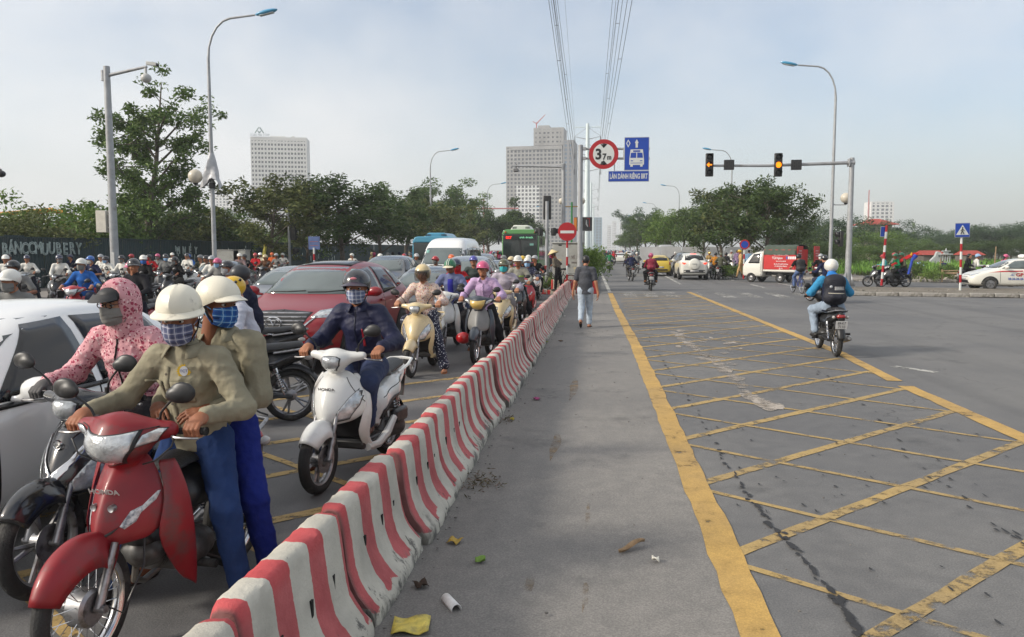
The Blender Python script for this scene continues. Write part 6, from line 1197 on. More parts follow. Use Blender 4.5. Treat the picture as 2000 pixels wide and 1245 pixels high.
def place(o, p, ang): o.matrix_world = MX.Translation((p[0], p[1], 0)) @ MX.Rotation(ang, 4, 'Z')
FACE = lambda deg=0: R(-90+deg)      # heading: towards the camera; positive turns to the right of the picture
# ================================================================ NEAR RIDERS
def plaid(name, base, a, b, sc=60):
    m, n, l, bs = nodemat(name); t = n.new('ShaderNodeTexCoord'); sp = n.new('ShaderNodeSeparateXYZ'); l.new(t.outputs['Object'], sp.inputs[0]); c = base
    for ax_, f, col, w_ in (('Y',1,a,.5),('Z',1,a,.5),('Y',1.0,b,.12),('Z',1.0,b,.12)):
        s_ = math_(n, l, 'FRACT', math_(n, l, 'ADD', math_(n, l, 'MULTIPLY', sp.outputs[ax_], sc*f), 50.2 if w_ > .2 else 50.55)); c = mixc_(n, l, rng_(n, l, s_, w_-.02, w_+.02, .55 if w_ > .2 else .7, 0), c, col)
    l.new(c, bs.inputs['Base Color']); bs.inputs['Roughness'].default_value = .9; return m
def floral(name, base, cols, sc=26, th=.34):
    m, n, l, bs = nodemat(name); t = n.new('ShaderNodeTexCoord'); c = base
    for i, col in enumerate(cols):
        v_ = n.new('ShaderNodeTexVoronoi'); v_.inputs['Scale'].default_value = sc*(1+.35*i); mp_ = n.new('ShaderNodeMapping'); mp_.inputs['Location'].default_value = (i*3.1,i*1.7,i*.9); l.new(t.outputs['Object'], mp_.inputs[0])
        nz = n.new('ShaderNodeTexNoise'); nz.inputs['Scale'].default_value = 50; l.new(t.outputs['Object'], nz.inputs['Vector']); sc2 = n.new('ShaderNodeVectorMath'); sc2.operation = 'SCALE'; sc2.inputs['Scale'].default_value = .022; l.new(nz.outputs['Color'], sc2.inputs[0]); ad = n.new('ShaderNodeVectorMath'); ad.operation = 'ADD'; l.new(mp_.outputs[0], ad.inputs[0]); l.new(sc2.outputs[0], ad.inputs[1]); l.new(ad.outputs[0], v_.inputs['Vector'])
        c = mixc_(n, l, rng_(n, l, v_.outputs['Distance'], th*(.9 if i else 1)-.03, th, 1, 0), c, col)
    l.new(c, bs.inputs['Base Color']); bs.inputs['Roughness'].default_value = .88; bump_(n, l, bs, noise_(n, l, t.outputs['Object'], 20, 4), .35, .02); return m
REDP = M('worn_red_paint', S(128,12,24), .48, coat=.15, var=.18, vs=5, dirt=(.10,.035,.035), ds=7, dth=.57)
WHP = M('white_scooter_paint', S(214,214,210), .3, coat=.8, dirt=(.5,.48,.44), ds=5, dth=.62); BKP = M('black_scooter_paint', (.014,.014,.016), .22, coat=1, dirt=(.06,.055,.05), ds=6, dth=.62)
KHAKI = M('khaki_cotton', S(140,134,114), .9, var=.14, vs=7, bump=.6, bs=16, spec=.2); NAVYT = M('blue_work_trousers', S(38,58,100), .9, var=.12, vs=8, bump=.4, bs=26, spec=.15); BLUET = M('royal_blue_trousers', S(28,40,112), .9, var=.1, vs=8, bump=.4, bs=26, spec=.15)
WHH = M('white_helmet', S(222,216,198), .35, var=.05, vs=6, dirt=(.3,.27,.22), ds=14, dth=.64)
def gear_badge(parent, m_):
    mb = MB(); n_ = 18; pts = []
    for k in range(n_*4): r_ = .036 if k % 4 in (0,1) else .03; a = 2*pi*k/(n_*4); pts.append((r_*cos(a), r_*sin(a), 0))
    mb.add(pts, [tuple(range(len(pts)))]); b = mb.build('gear_badge', M('badge_yellow', S(214,176,40), .7), parent, ang=0, solid=.002, flip=False); b.matrix_local = m_
    mb = MB(); mb.add([(.02*cos(a), .025*sin(a), .0025) for a in np.linspace(0,2*pi,25)[:-1]], [tuple(range(24))]); mb.build('badge_centre', M('badge_white', S(214,214,214), .7), b, ang=0, solid=.001, flip=False)
    text('badge_letters', 'TCT', .02, M('badge_blue', S(40,60,140), .7), b, MX.Translation((0,0,.004)), .0005)
def stick_badge(parent, obj_, y, z):
    bv = bvh_of(obj_); h_, nn, i, d = bv.ray_cast(V((3,y,z)), V((-1,0,0)))
    if h_: gear_badge(parent, TM(h_+nn*.004, nn.cross(V((0,0,1)))*-1, (0,0,1)))
def pocket(parent, obj_, y, z, w_, hh, mat):
    bv = bvh_of(obj_); patch('shirt_pocket', bv, [(y-w_,z-hh),(y+w_,z-hh),(y+w_,z+hh*.7),(y,z+hh*.7),(y-w_,z+hh*.7)], 'x', mat, parent, .002, .015, .005); patch('pocket_flap', bv, [(y-w_*1.05,z+hh*.55),(y-w_*1.05,z+hh),(y+w_*1.05,z+hh),(y+w_*1.05,z+hh*.55),(y,z+hh*.35)], 'x', mat, parent, .006, .015, .006)
def collar(parent, J, mat, r=.072, open_=.6):
    c = J['neck']+V((.012,0,.03))
    for s_ in (-1,1):
        mb = MB(); rows = []
        for t in np.linspace(0,1,8): a = s_*(pi-t*(pi-open_)); p = c+V((r*cos(a)*1.05, r*sin(a), .018-.02*t)); o_ = V((cos(a), sin(a), 0)); rows.append([p, p+o_*.022+V((0,0,-.012-.01*t)), p+o_*(.03+.012*t)+V((.012*t,0,-.035-.03*t))])
        mb.grid(rows); mb.build('collar', mat, parent, ang=60, solid=.004)
def placket(parent, obj_, z0, z1, mat, y=0, w_=.016, n=5):
    bv = bvh_of(obj_); patch('placket', bv, [(y-w_,z0),(y+w_,z0),(y+w_,z1),(y-w_,z1)], 'x', mat, parent, .001, .02, .004)
    for k in range(n):
        z = z0+(z1-z0)*(k+.5)/n; h_, nn, i, d = bv.ray_cast(V((3,y,z)), V((-1,0,0)))
        if h_: mb = MB(); mb.lathe([(.0,.004),(.006,.004),(.006,0)], 10, axis='x', c=h_+V((.006,0,0))); mb.build('button', M('button_horn', (.12,.1,.08), .4), parent)
# --- red underbone with two men in khaki
PR = G(170, 1308); AR = FACE(-5)
e = empty('motorbike'); underbone(e, REDP, True, 'spoke', pl=None); place(e, PR, AR); tag(e, 'worn red underbone motorbike with a torn white sticker, nearest the camera', 'motorbike')
J = rider(False, 'down', 'down', lean=(.12,.03,.49), look=(.22,-.14), scale=1.0, hip=(-.84,.04,.85)); JR1 = J
pm_ = person(J, 'man in khaki work shirt, white hard hat and plaid mask steering the red motorbike', KHAKI, NAVYT, M('black_shoe',(.02,.018,.016),.5), 1, .009, 'shirt', 1.0, 1.05, hem=.80, helmet='hard', hcol=WHH, mask=plaid('grey_plaid', S(120,124,150), S(56,62,96), S(190,190,200), 32), seed=3, hsc=1.04)
place(pm_, PR, AR); sh_ = [c for c in pm_.children if c.name.startswith('shirt')][0]
collar(pm_, J, KHAKI); placket(pm_, sh_, .86, 1.26, KHAKI); pocket(pm_, sh_, .085, 1.13, .05, .055, KHAKI); pocket(pm_, sh_, -.085, 1.13, .05, .055, KHAKI); stick_badge(pm_, sh_, .10, 1.24)
J = passenger((.62,-.12), x=-1.08, z=.89, fl='down', fr='down'); J2 = joints((-1.08,.05,.87), (.10,.06,.51), [dict(p=(-.74,.19,1.03), kind='relax', x=(.75,-.66,-.1), z=(.2,.35,.9)), dict(p=(-.80,-.17,1.02), kind='relax', x=(.8,.6,-.1), z=(.1,-.3,.9))], [dict(p=(-.92,.40,0), knee=(1,.5,.2)), dict(p=(-.95,-.38,0), knee=(1,-.5,.2))], look=(1.3,-.1), scale=1.03)
pp_ = person(J2, 'khaki-shirted pillion passenger with scuffed white helmet and blue plaid mask on the red motorbike', KHAKI, BLUET, M('dark_sandal',(.03,.022,.018),.6), 3, .009, 'shirt', 1.0, 1.08, hem=.84, bare_feet=True, helmet='half', hcol=WHH, mask=plaid('blue_plaid', S(48,110,180), S(24,60,130), S(150,190,220), 30), seed=8, hsc=1.0)
place(pp_, PR, AR); sh_ = [c for c in pp_.children if c.name.startswith('shirt')][0]; collar(pp_, J2, KHAKI); placket(pp_, sh_, .9, 1.3, KHAKI, .02); stick_badge(pp_, sh_, .13, 1.27); pocket(pp_, sh_, .11, 1.16, .05, .055, KHAKI)
# --- black scooter, woman in pink floral hood
PB = G(88, 1165); AB = FACE(-4)
e = empty('motorbike'); scooter(e, BKP, True, 'cast', look='sh'); place(e, PB, AB); tag(e, 'glossy black scooter with chrome trim between the white car and the red motorbike', 'motorbike')
ap_ = [c for c in e.children if c.name.startswith('apron') and not c.name.startswith('apron_side')][0]; ab_ = bvh_of(ap_)
for s_ in (-1,1): patch('chrome_trim', ab_, [(s_*.0,.585),(s_*.035,.60),(s_*.10,.70),(s_*.15,.82),(s_*.125,.82),(s_*.07,.71),(s_*.0,.64)][::s_], 'x', CHR(), ap_, .006, .02)
text('emblem', 'SR', .03, M('badge_silver'), ap_, TM(V((-.135,0,.79)), (0,1,0), (.5,0,1)), .001)
mb = MB(); mb.lathe([(.022,.0),(.026,.002),(.026,-.01)], 20, axis='x', c=(-.14,0,.79)); mb.build('emblem_ring', CHR(), ap_)
FLP = floral('pink_floral', S(206,150,156), [S(160,58,84), S(226,196,196), S(120,36,60)], 30, .30)
J = rider(True, 'floor', 'down', lean=(.08,0,.50), look=(-.20,-.1))
pw_ = person(J, 'woman in hooded pink floral jacket, black cap and grey mask on the black scooter', FLP, cloth((24,24,28)), M('black_shoe'), 2, .009, 'jacket', 1.02, 1.15, hem=.76, glove=M('grey_glove', (.09,.085,.085), .8), hoodcol=FLP, mask=M('grey_mask', S(126,124,120), .85, bump=.3, bs=40), seed=12)
place(pw_, PB, AB); jk_ = [c for c in pw_.children if c.name.startswith('jacket')][0]; placket(pw_, jk_, .82, 1.34, cloth((26,24,26)), 0, .005, 0)
Hd = J['head']; mb = MB(); mb.grid([[(.07+(.075+.055*t)*cos(a)*.9, (.085+.02*t)*sin(a), .075-.03*t-.012*t*cos(a)) for a in np.linspace(-1.35,1.35,15)] for t in np.linspace(0,1,5)]); mb.sph((.045,0,.06),(.078,.083,.05),14); cp_ = mb.build('cap', M('black_cap', (.018,.018,.02), .6, var=.2, vs=20), pw_, ang=60); cp_.matrix_local = Hd
mb = MB()
for s_ in (-1,1): mb.tube([(.102,s_*.033+.026*cos(a),.006+.018*sin(a)) for a in np.linspace(0,2*pi,17)], .003, 6); mb.tube([(.098,s_*.06,.01),(.03,s_*.08,.012)], .0025, 6)
mb.tube([(.106,.009,.012),(.106,-.009,.012)], .003, 6); gl_ = mb.build('glasses', M('glasses_frame', (.03,.012,.012), .3), pw_); gl_.matrix_local = Hd
# --- white scooter, man in navy jacket
PW = G(624, 964); AW = FACE(-9)
e = empty('motorbike'); scooter(e, WHP, True, 'cast', brand='HONDA'); place(e, PW, AW); tag(e, 'white scooter with cast wheels beside the striped barrier', 'motorbike')
J = rider(True, 'floor', 'down', lean=(.09,0,.51), look=(.25,-.06))
NAVJ = M('navy_windbreaker', S(24,28,58), .6, var=.15, vs=6, bump=.4, bs=20, spec=.35)
pn_ = person(J, 'man in navy windbreaker with dark helmet and plaid mask on the white scooter', NAVJ, M('dark_jeans', S(38,50,82), .9, var=.18, vs=8, bump=.35, bs=30), M('brown_loafer', S(88,50,34), .5), 0, .009, 'jacket', 1.07, 1.22, hem=.77, wr=.009, helmet='cap', hcol=M('dark_helmet', (.022,.022,.028), .25, coat=.6), brim=M('helmet_peak', (.05,.04,.06), .3), mask=plaid('light_plaid', S(140,150,176), S(82,92,124), S(206,208,214), 32), seed=21, hsc=1.05)
place(pn_, PW, AW); jk_ = [c for c in pn_.children if c.name.startswith('jacket')][0]; placket(pn_, jk_, .82, 1.36, M('zip_navy', (.01,.012,.03), .4), 0, .004, 0); collar(pn_, J, NAVJ, .07, .4); jb_ = bvh_of(jk_); patch('red_zip', jb_, [(.055,1.05),(.075,1.05),(.07,1.2),(.06,1.2)], 'x', M('zip_red', S(150,26,40), .5), pn_, .003, .02, .002)
hm_ = [c for c in pn_.children if c.name.startswith('helmet')][0]; mb = MB(); mb.sph((.118,0,.085),(.006,.026,.011),12); mb.build('helmet_badge', M('badge_pink', S(200,120,130), .4), hm_)
# --- black bike facing left with child and light grey raincoat rider; navy shirt rider behind
PK = G(500, 838); AK = R(205); pk = GX(470, 8.0)+V((-.68,-.32,0))
e = empty('motorbike'); underbone(e, M('black_bike_paint', (.02,.02,.023), .25, coat=1), True, 'cast', pl=None); place(e, pk, AK); tag(e, 'black motorbike with chrome rail behind the khaki passenger, turned to the left', 'motorbike')
J = rider(False, 'peg', 'down', lean=(.11,0,.46), look=(.1,-.1), scale=.93)
pc_ = person(J, 'rider in pale grey rain jacket with yellow helmet and flowered mask behind the khaki men', M('grey_raincoat', S(176,178,190), .45, var=.08, vs=10, bump=.5, bs=18), M('rose_trousers', S(176,84,104), .85, bump=.4, bs=22), M('brown_sandal', S(110,80,60), .6), 2, .011, 'jacket', .95, 1.2, hem=.80, bare_feet=True, helmet='half', hcol=M('yellow_helmet', S(214,172,30), .3, coat=.5, var=.05), brim=M('red_brim', S(130,20,24), .3), mask=floral('dark_flowers', S(60,60,70), [S(160,80,100), S(190,190,196)], 60, .3), seed=31)
place(pc_, pk, AK); hm_ = [c for c in pc_.children if c.name.startswith('helmet')][0]
for x, y, z in ((.05,.095,.07),(-.02,.103,.085),(.05,-.095,.07),(-.07,.075,.10)): mb = MB(); mb.sph((x,y,z),.016,10); mb.build('helmet_spot', M('spot_black', (.02,.02,.02), .3), hm_)
pd = GX(480, 9.7)+V((-.70,-.26,0)); AD = R(200)
e = empty('motorbike'); underbone(e, M('dark_grey_bike', (.03,.03,.033), .3, coat=.8), False, 'cast', pl=None); place(e, pd, AD); tag(e, 'dark motorbike half hidden between the red car and the black motorbike', 'motorbike')
J = rider(False, 'down', 'peg', look=(.05,-.08)); po_ = person(J, 'man in navy polo shirt with black striped helmet beside the red car bonnet', cloth((30,34,54)), cloth((36,36,44)), M('black_shoe'), 1, .012, 'tee', 1.05, 1.05, hem=.8, helmet='half', hcol=M('matt_black_helmet', (.03,.032,.038), .4), seed=37); place(po_, pd, AD)
# ================================================================ CARS
ST = {
 'hatch': [(0,.55,.35,.55,.42,.60),(-.12,.70,.22,.64,.58,.71),(-.45,.785,.2,.77,.66,.86),(-.82,.81,.2,.86,.68,.96),(-1.25,.815,.2,.90,.63,1.26),(-1.6,.815,.2,.92,.58,1.455),(-2.3,.815,.2,.94,.575,1.50),(-3.0,.805,.22,.97,.565,1.45),(-3.35,.775,.25,.98,.55,1.28),(-3.56,.73,.3,.95,.55,1.03),(-3.63,.58,.4,.85,.42,.9)],
 'suv': [(0,.60,.42,.62,.48,.72),(-.12,.80,.26,.76,.68,.86),(-.5,.90,.22,.90,.76,1.0),(-1.15,.92,.22,1.0,.76,1.10),(-1.55,.92,.22,1.03,.72,1.36),(-2.0,.92,.22,1.05,.66,1.62),(-2.8,.92,.22,1.07,.65,1.685),(-3.7,.91,.24,1.11,.63,1.62),(-4.15,.88,.28,1.13,.61,1.44),(-4.42,.82,.32,1.08,.60,1.14),(-4.52,.66,.42,.95,.48,1.0)],
 'sedan': [(0,.56,.38,.56,.45,.62),(-.12,.73,.22,.66,.60,.73),(-.5,.83,.2,.80,.70,.88),(-1.05,.85,.2,.89,.72,.98),(-1.5,.85,.2,.92,.66,1.26),(-1.95,.85,.2,.93,.60,1.44),(-2.6,.85,.2,.95,.59,1.475),(-3.2,.845,.2,.97,.60,1.36),(-3.65,.835,.22,.98,.66,1.10),(-4.15,.80,.26,.97,.68,1.05),(-4.36,.74,.32,.93,.62,1.0),(-4.41,.6,.42,.85,.48,.9)],
 'van': [(0,.70,.42,.70,.62,.80),(-.1,.88,.26,.86,.78,.98),(-.45,.97,.24,1.02,.84,1.18),(-.75,.98,.24,1.10,.84,1.40),(-1.3,.985,.24,1.18,.82,2.02),(-1.7,.985,.24,1.2,.80,2.28),(-2.3,.985,.24,1.25,.79,2.36),(-4.9,.985,.26,1.25,.79,2.36),(-5.25,.97,.28,1.25,.79,2.32),(-5.33,.93,.32,1.2,.77,2.2)]}
WIN = {  # side windows (x,z)
 'hatch': [[(-1.08,.94),(-1.62,1.36),(-1.98,1.385),(-1.98,.93)],[(-2.06,.93),(-2.06,1.385),(-2.6,1.37),(-2.86,.98)],[(-2.93,1.0),(-2.72,1.35),(-2.95,1.31),(-3.12,1.06)]],
 'suv': [[(-1.42,1.11),(-2.08,1.52),(-2.5,1.555),(-2.5,1.10)],[(-2.58,1.10),(-2.58,1.56),(-3.2,1.53),(-3.42,1.15)],[(-3.5,1.17),(-3.3,1.51),(-3.72,1.44),(-3.98,1.22)]],
 'sedan': [[(-1.3,.995),(-1.92,1.345),(-2.36,1.37),(-2.36,.99)],[(-2.44,.99),(-2.44,1.37),(-3.0,1.31),(-3.32,1.02)],[(-3.38,1.03),(-3.12,1.27),(-3.5,1.08)]],
 'van': [[(-.75,1.24),(-1.15,1.80),(-1.65,1.88),(-1.65,1.22)],[(-1.75,1.28),(-1.75,1.9),(-3.0,1.92),(-3.0,1.28)],[(-3.08,1.28),(-3.08,1.92),(-4.1,1.92),(-4.1,1.28)],[(-4.18,1.28),(-4.18,1.92),(-5.1,1.9),(-5.1,1.28)]]}
WS = {'hatch': [(-.64,1.02),(-.50,1.395),(.50,1.395),(.64,1.02)], 'suv': [(-.72,1.15),(-.58,1.56),(.58,1.56),(.72,1.15)], 'sedan': [(-.68,1.02),(-.53,1.38),(.53,1.38),(.68,1.02)], 'van': [(-.80,1.28),(-.70,1.92),(.70,1.92),(.80,1.28)]}
RW_ = {'hatch': [(-.52,1.08),(-.45,1.36),(.45,1.36),(.52,1.08)], 'suv': [(-.58,1.2),(-.5,1.52),(.5,1.52),(.58,1.2)], 'sedan': [(-.6,1.12),(-.5,1.36),(.5,1.36),(.6,1.12)], 'van': [(-.7,1.3),(-.68,1.92),(-.04,1.92),(-.04,1.3)]}
WHX = {'hatch': (-.62,-2.98,.28,.17), 'suv': (-.85,-3.55,.36,.23), 'sedan': (-.82,-3.37,.30,.18), 'van': (-.95,-4.3,.34,.2)}
def car(kind, pm, label, tint=None, seams=True, sub=2, rail=False, group='cars in the road', cat='car', name='car', wscale=1, hl=None, mirrors=True, bumper=None):
    e = empty(name); tag(e, label, cat, group); st = ST[kind]; mb = MB(); rows = []
    for x, w_, zs, zb, wt, zt in st:
        half = [(0,zs),(w_*.86,zs),(w_*.985,zs+.10),(w_,zs+(zb-zs)*.55),(w_*.985,zb-.06),(w_*.955,zb),(wt,zt-(.07 if zt-zb > .15 else .02)),(wt*.62,zt-.012),(0,zt)]; half = [(y*wscale, z) for y, z in half]
        rows.append([(x,y,z) for y, z in half]+[(x,-y,z) for y, z in half[-2:0:-1]])
    mb.rings(rows); b = mb.build('body', pm, e, ang=60, sub=sub); bv = bvh_of(b); tint = tint or GLASSD()
    for s_, ax in ((1,'y'),(-1,'-y')):
        for k, poly in enumerate(WIN[kind]):
            w_ = patch('side_window', bv, poly, ax, tint, e, .004, .10, .003)
        if seams:
            for k, poly in enumerate(WIN[kind][:2]):
                x0 = max(p[0] for p in poly)+.04; x1 = min(p[0] for p in poly)-.04; z0 = st[5][2]+.10; zb = min(p[1] for p in poly)-.02
                for xx in (x0+.02 if k == 0 else None, x1): 
                    if xx is not None: patch('door_seam', bv, [(xx,z0),(xx+.014,z0),(xx+.014,zb),(xx,zb)], ax, M('seam', (.01,.01,.01), .8), e, .002, .1, .002)
                hx = x1+.16; patch('door_handle', bv, [(hx-.09,zb-.10),(hx+.09,zb-.10),(hx+.09,zb-.065),(hx-.09,zb-.065)], ax, pm, e, .008, .1, .02)
    patch('windscreen', bv, WS[kind], 'x', hl or GLASSG(), e, .005, .10, .003); rw = patch('rear_window', bv, RW_[kind], '-x', tint, e, .005, .10, .003)
    if kind == 'van': patch('rear_window', bv, [(-y, z) for y, z in RW_[kind]][::-1], '-x', tint, e, .005, .10, .003)
    xf_, xr_, r_, tw = WHX[kind]; wy = st[4][1]*wscale
    for x in (xf_, xr_):
        for s_ in (1,-1):
            ring = [(x+(r_+.06)*cos(t), r_+(r_+.06)*sin(t)) for t in np.linspace(-.25, pi+.25, 18)]; patch('wheel_arch', bv, ring, 'y' if s_ > 0 else '-y', M('arch_black', (.012,.012,.012), .8), e, .003, .12, .002)
            mb = MB(); c = (x, s_*(wy-tw/2+.03), r_); mb.lathe([(r_*.62,-tw/2),(r_*.9,-tw/2),(r_,-tw*.36),(r_,tw*.36),(r_*.9,tw/2),(r_*.62,tw/2)], 28, axis='y', c=c); t_ = mb.build('wheel', RUB(), e, ang=35)
            mb = MB(); yo = s_*tw*.42; mb.lathe([(r_*.66,yo*1.1),(r_*.60,yo*.75),(r_*.2,yo*.8),(.001,yo*.9)], 24, axis='y', c=c)
            for k in range(7): a = 2*pi*k/7; mb.box((c[0]+r_*.38*cos(a), c[1]+yo*.95, c[2]+r_*.38*sin(a)), (r_*.42,.02,.05), None, MX.Rotation(-a, 3, 'Y'))
            mb.build('rim', ALU(), t_, ang=35)
    if mirrors:
        for s_ in (1,-1): p0 = WIN[kind][0][0]; q = V((p0[0]-.12, s_*(wy+.06), p0[1]+.04)); soft('door_mirror', [ell(q+V((0,s_*.07,.03)),(.07,.12,.08),k=.02), ell(q+V((-.04,s_*.07,.03)),(.04,.11,.075),k=.02), cone(q+V((0,-s_*.1,-.03)), q+V((0,0,-.02)), .025, k=.03)], .02, pm, e)
    return e, b, bv
def lights(e, bv, polys, mat, ax='x', name='headlight'):
    for poly in polys:
        for s_ in (1,-1): patch(name, bv, [(s_*y, z) for y, z in poly][::s_], ax, mat, e, .006, .08, .004)
def eplate(e, bv, ax, z, txt=None, hw=.25):
    p = patch('number_plate', bv, [(-hw,z-.055),(hw,z-.055),(hw,z+.055),(-hw,z+.055)], ax, M('plate_white'), e, .012, .2, .004)
    if txt: sg = -1 if ax[0] == '-' else 1; h_, nn, i, d = bv.ray_cast(V((sg*8,0,z)), V((-sg,0,0))); text('plate_text', txt, .1, SBK, e, TM(h_+V((sg*.02,0,0)), (0,sg,0), (0,0,1)), .001, .75)
LITR = M('brake_light_lit', S(255,60,30), .3, emit=S(255,50,25), es=1.2)
def face_front(e, bv, kind, grille=True):
    z = {'hatch':.72,'sedan':.72,'suv':.86,'van':.9}[kind]; w_ = {'hatch':.68,'sedan':.72,'suv':.80,'van':.84}[kind]
    lights(e, bv, [[(w_*.62,z-.06),(w_*.60,z+.0),(w_*.95,z+.1),(w_*.98,z+.04),(w_*.9,z-.05)]], LENS()); patch('grille', bv, [(-w_*.5,z-.1),(w_*.5,z-.1),(w_*.45,z+.0),(-w_*.45,z+.0)], 'x', M('grille_black', (.015,.015,.015), .5), e, .004, .1, .003); patch('lower_intake', bv, [(-w_*.7,z-.38),(w_*.7,z-.38),(w_*.6,z-.24),(-w_*.6,z-.24)], 'x', M('grille_black'), e, .004, .1, .003); eplate(e, bv, 'x', z-.17)
def drive(e, X_, Y, deg): e.matrix_world = MX.Translation((X_, Y, 0)) @ MX.Rotation(R(deg), 4, 'Z')
CW = M('white_car_paint', S(228,228,226), .3, coat=.8, dirt=(.6,.59,.56), ds=1.5, dth=.66); CRD = M('red_car_paint', S(128,12,24), .35, coat=.35, dirt=(.13,.03,.03), ds=1.5, dth=.66); CGR = M('grey_car_paint', S(92,96,100), .3, metal=.4, coat=1); CDK = M('dark_car_paint', (.03,.033,.036), .25, metal=.2, coat=1); CSV = M('silver_car_paint', S(150,152,154), .3, metal=.5, coat=1); CYL = M('yellow_car_paint', S(206,176,52), .35, coat=.8); CWT = M('taxi_white', S(220,218,208), .3, coat=.8)
TINT = M('tinted_window', (.008,.009,.011), .06, var=.3, vs=1); WSC = M('windscreen_glass', (.10,.125,.125), .06, var=.35, vs=.9, coat=.5)
e, b, bv = car('hatch', CW, 'white hatchback with dark tinted windows at the left edge', TINT, name='parked_car'); drive(e, -4.29, 3.2, -90); face_front(e, bv, 'hatch')
for poly in WIN['hatch'][:2]: xs = [p[0] for p in poly]; patch('window_trim', bv, [(min(xs)-.05,.90),(max(xs)+.05,.90),(max(xs)+.05,.93),(min(xs)-.05,.93)], 'y', M('trim_black', (.012,.012,.012), .35), e, .006, .1, .004)
# red SUV
c = GX(528, 11.0); e, b, bv = car('suv', CRD, 'dark red SUV with a winged chrome grille facing the camera', TINT, hl=WSC); drive(e, c.x, 11.0, -92)
patch('grille', bv, [(-.48,.93),(-.42,.70),(0,.62),(.42,.70),(.48,.93),(0,.96)], 'x', M('grille_black'), e, .004, .07, .003)
for z in (.72,.77,.82,.87,.92): patch('grille_slat', bv, [(-.44+.3*max(0,.75-z),z-.008),(.44-.3*max(0,.75-z),z-.008),(.44,z+.008),(-.44,z+.008)], 'x', ALU(), e, .012, .1, .004)
for s_ in (1,-1): patch('chrome_wing', bv, [(0,.605),(s_*.42,.685),(s_*.60,.88),(s_*.57,.88),(s_*.40,.71),(0,.635)][::s_], 'x', CHR(), e, .016, .07, .008)
mb = MB(); h_, nn, i, d = bv.ray_cast(V((5,0,.79)), V((-1,0,0))); q = h_+V((.035,0,0)); mb.tube([q+V((0,.115*cos(a),.085*sin(a))) for a in np.linspace(0,2*pi,25)], .011, 6); mb.tube([q+V((0,-.10,.04)), q+V((0,-.05,.05)), q+V((0,0,-.035)), q+V((0,.05,.05)), q+V((0,.10,.04))], .011, 6); mb.build('emblem', CHR(), e)
lights(e, bv, [[(.50,.86),(.56,.95),(.86,1.0),(.88,.95),(.72,.86)]], LENS()); lights(e, bv, [[(.52,.42),(.55,.52),(.80,.56),(.82,.46)]], M('grille_black'), name='fog_lamp_recess'); patch('lower_intake', bv, [(-.5,.34),(.5,.34),(.45,.5),(-.45,.5)], 'x', M('grille_black'), e, .004, .1, .003)
patch('sunroof', bv, [(-2.1,-.45),(-2.1,.45),(-2.75,.45),(-2.75,-.45)], 'z', TINT, e, .004, .15, .002); mb = MB()
for a, b_ in (((-.62,1.17),(.0,1.2)),((.0,1.165),(.62,1.19))): pass
h1 = [bv.ray_cast(V((5,y,z)), V((-1,0,0)))[0]+V((.02,0,.01)) for y, z in ((-.6,1.17),(-.3,1.175),(0,1.19))]; h2 = [bv.ray_cast(V((5,y,z)), V((-1,0,0)))[0]+V((.02,0,.01)) for y, z in ((.05,1.17),(.35,1.175),(.62,1.2))]
for h_ in (h1, h2): mb = MB(); mb.tube(h_, .01, 6); mb.build('wiper', BLK(), e)
patch('parking_sticker', bv, [(.50,1.47),(.56,1.47),(.55,1.53),(.50,1.53)], 'x', M('sticker_teal', S(120,170,160), .5), e, .008, .1, .001); patch('dashboard_paper', bv, [(-.05,1.19),(.22,1.19),(.22,1.215),(-.05,1.215)], 'x', M('dash_paper', S(160,165,160), .6), e, .006, .1, .001)
for kind, pm, px, Y, deg, lb, gl in [('sedan',CDK,800,16.9,-90,'dark grey saloon behind the woman in the floral shirt',WSC),('suv',CSV,888,22.5,-90,'silver white SUV behind the rider in the denim jacket',WSC),('sedan',CDK,958,28.0,-90,'dark saloon behind the man with the blue helmet',WSC),('suv',CGR,925,37.5,-90,'grey SUV right of the white van',WSC),('suv',CDK,722,25.0,-90,'dark SUV right behind the red SUV',WSC),('sedan',CGR,505,17.2,-90,'grey saloon left of the red SUV',WSC),('sedan',CDK,395,26,-80,'dark saloon among the left crowd',WSC),('suv',CGR,1040,62,-90,'grey car queued behind the green bus right side',WSC)]:
    c = GX(px, Y); e, b, bv = car(kind, pm, lb, TINT, False, 2, hl=gl); drive(e, c.x, Y, deg); face_front(e, bv, kind)
# white van facing us
c = GX(856, 30.0); e, b, bv = car('van', CW, 'white high-roof van before the blue bus', TINT, False, cat='van', hl=WSC, group='vans and buses'); drive(e, c.x, 30.0, -90); face_front(e, bv, 'van'); patch('permit_sticker', bv, [(-.72,1.72),(-.58,1.72),(-.58,1.84),(-.70,1.84)], 'x', M('sticker_teal'), e, .008, .1, .001)
# white van seen from behind
c = GX(1302, 80); e, b, bv = car('van', M('van_silver', S(178,180,184), .35, coat=.6), 'silver white van driving away beneath the right trees', TINT, False, cat='van', group='vans and buses'); drive(e, c.x, 85.3, 90); lights(e, bv, [[(.80,.9),(.92,.9),(.92,1.25),(.82,1.25)]], LENSR(), '-x', 'tail_light'); eplate(e, bv, '-x', .7); patch('blue_band', bv, [(-.8,1.16),(.8,1.16),(.8,1.24),(-.8,1.24)], '-x', M('band_blue', S(90,110,160), .5), e, .004, .2, .001)
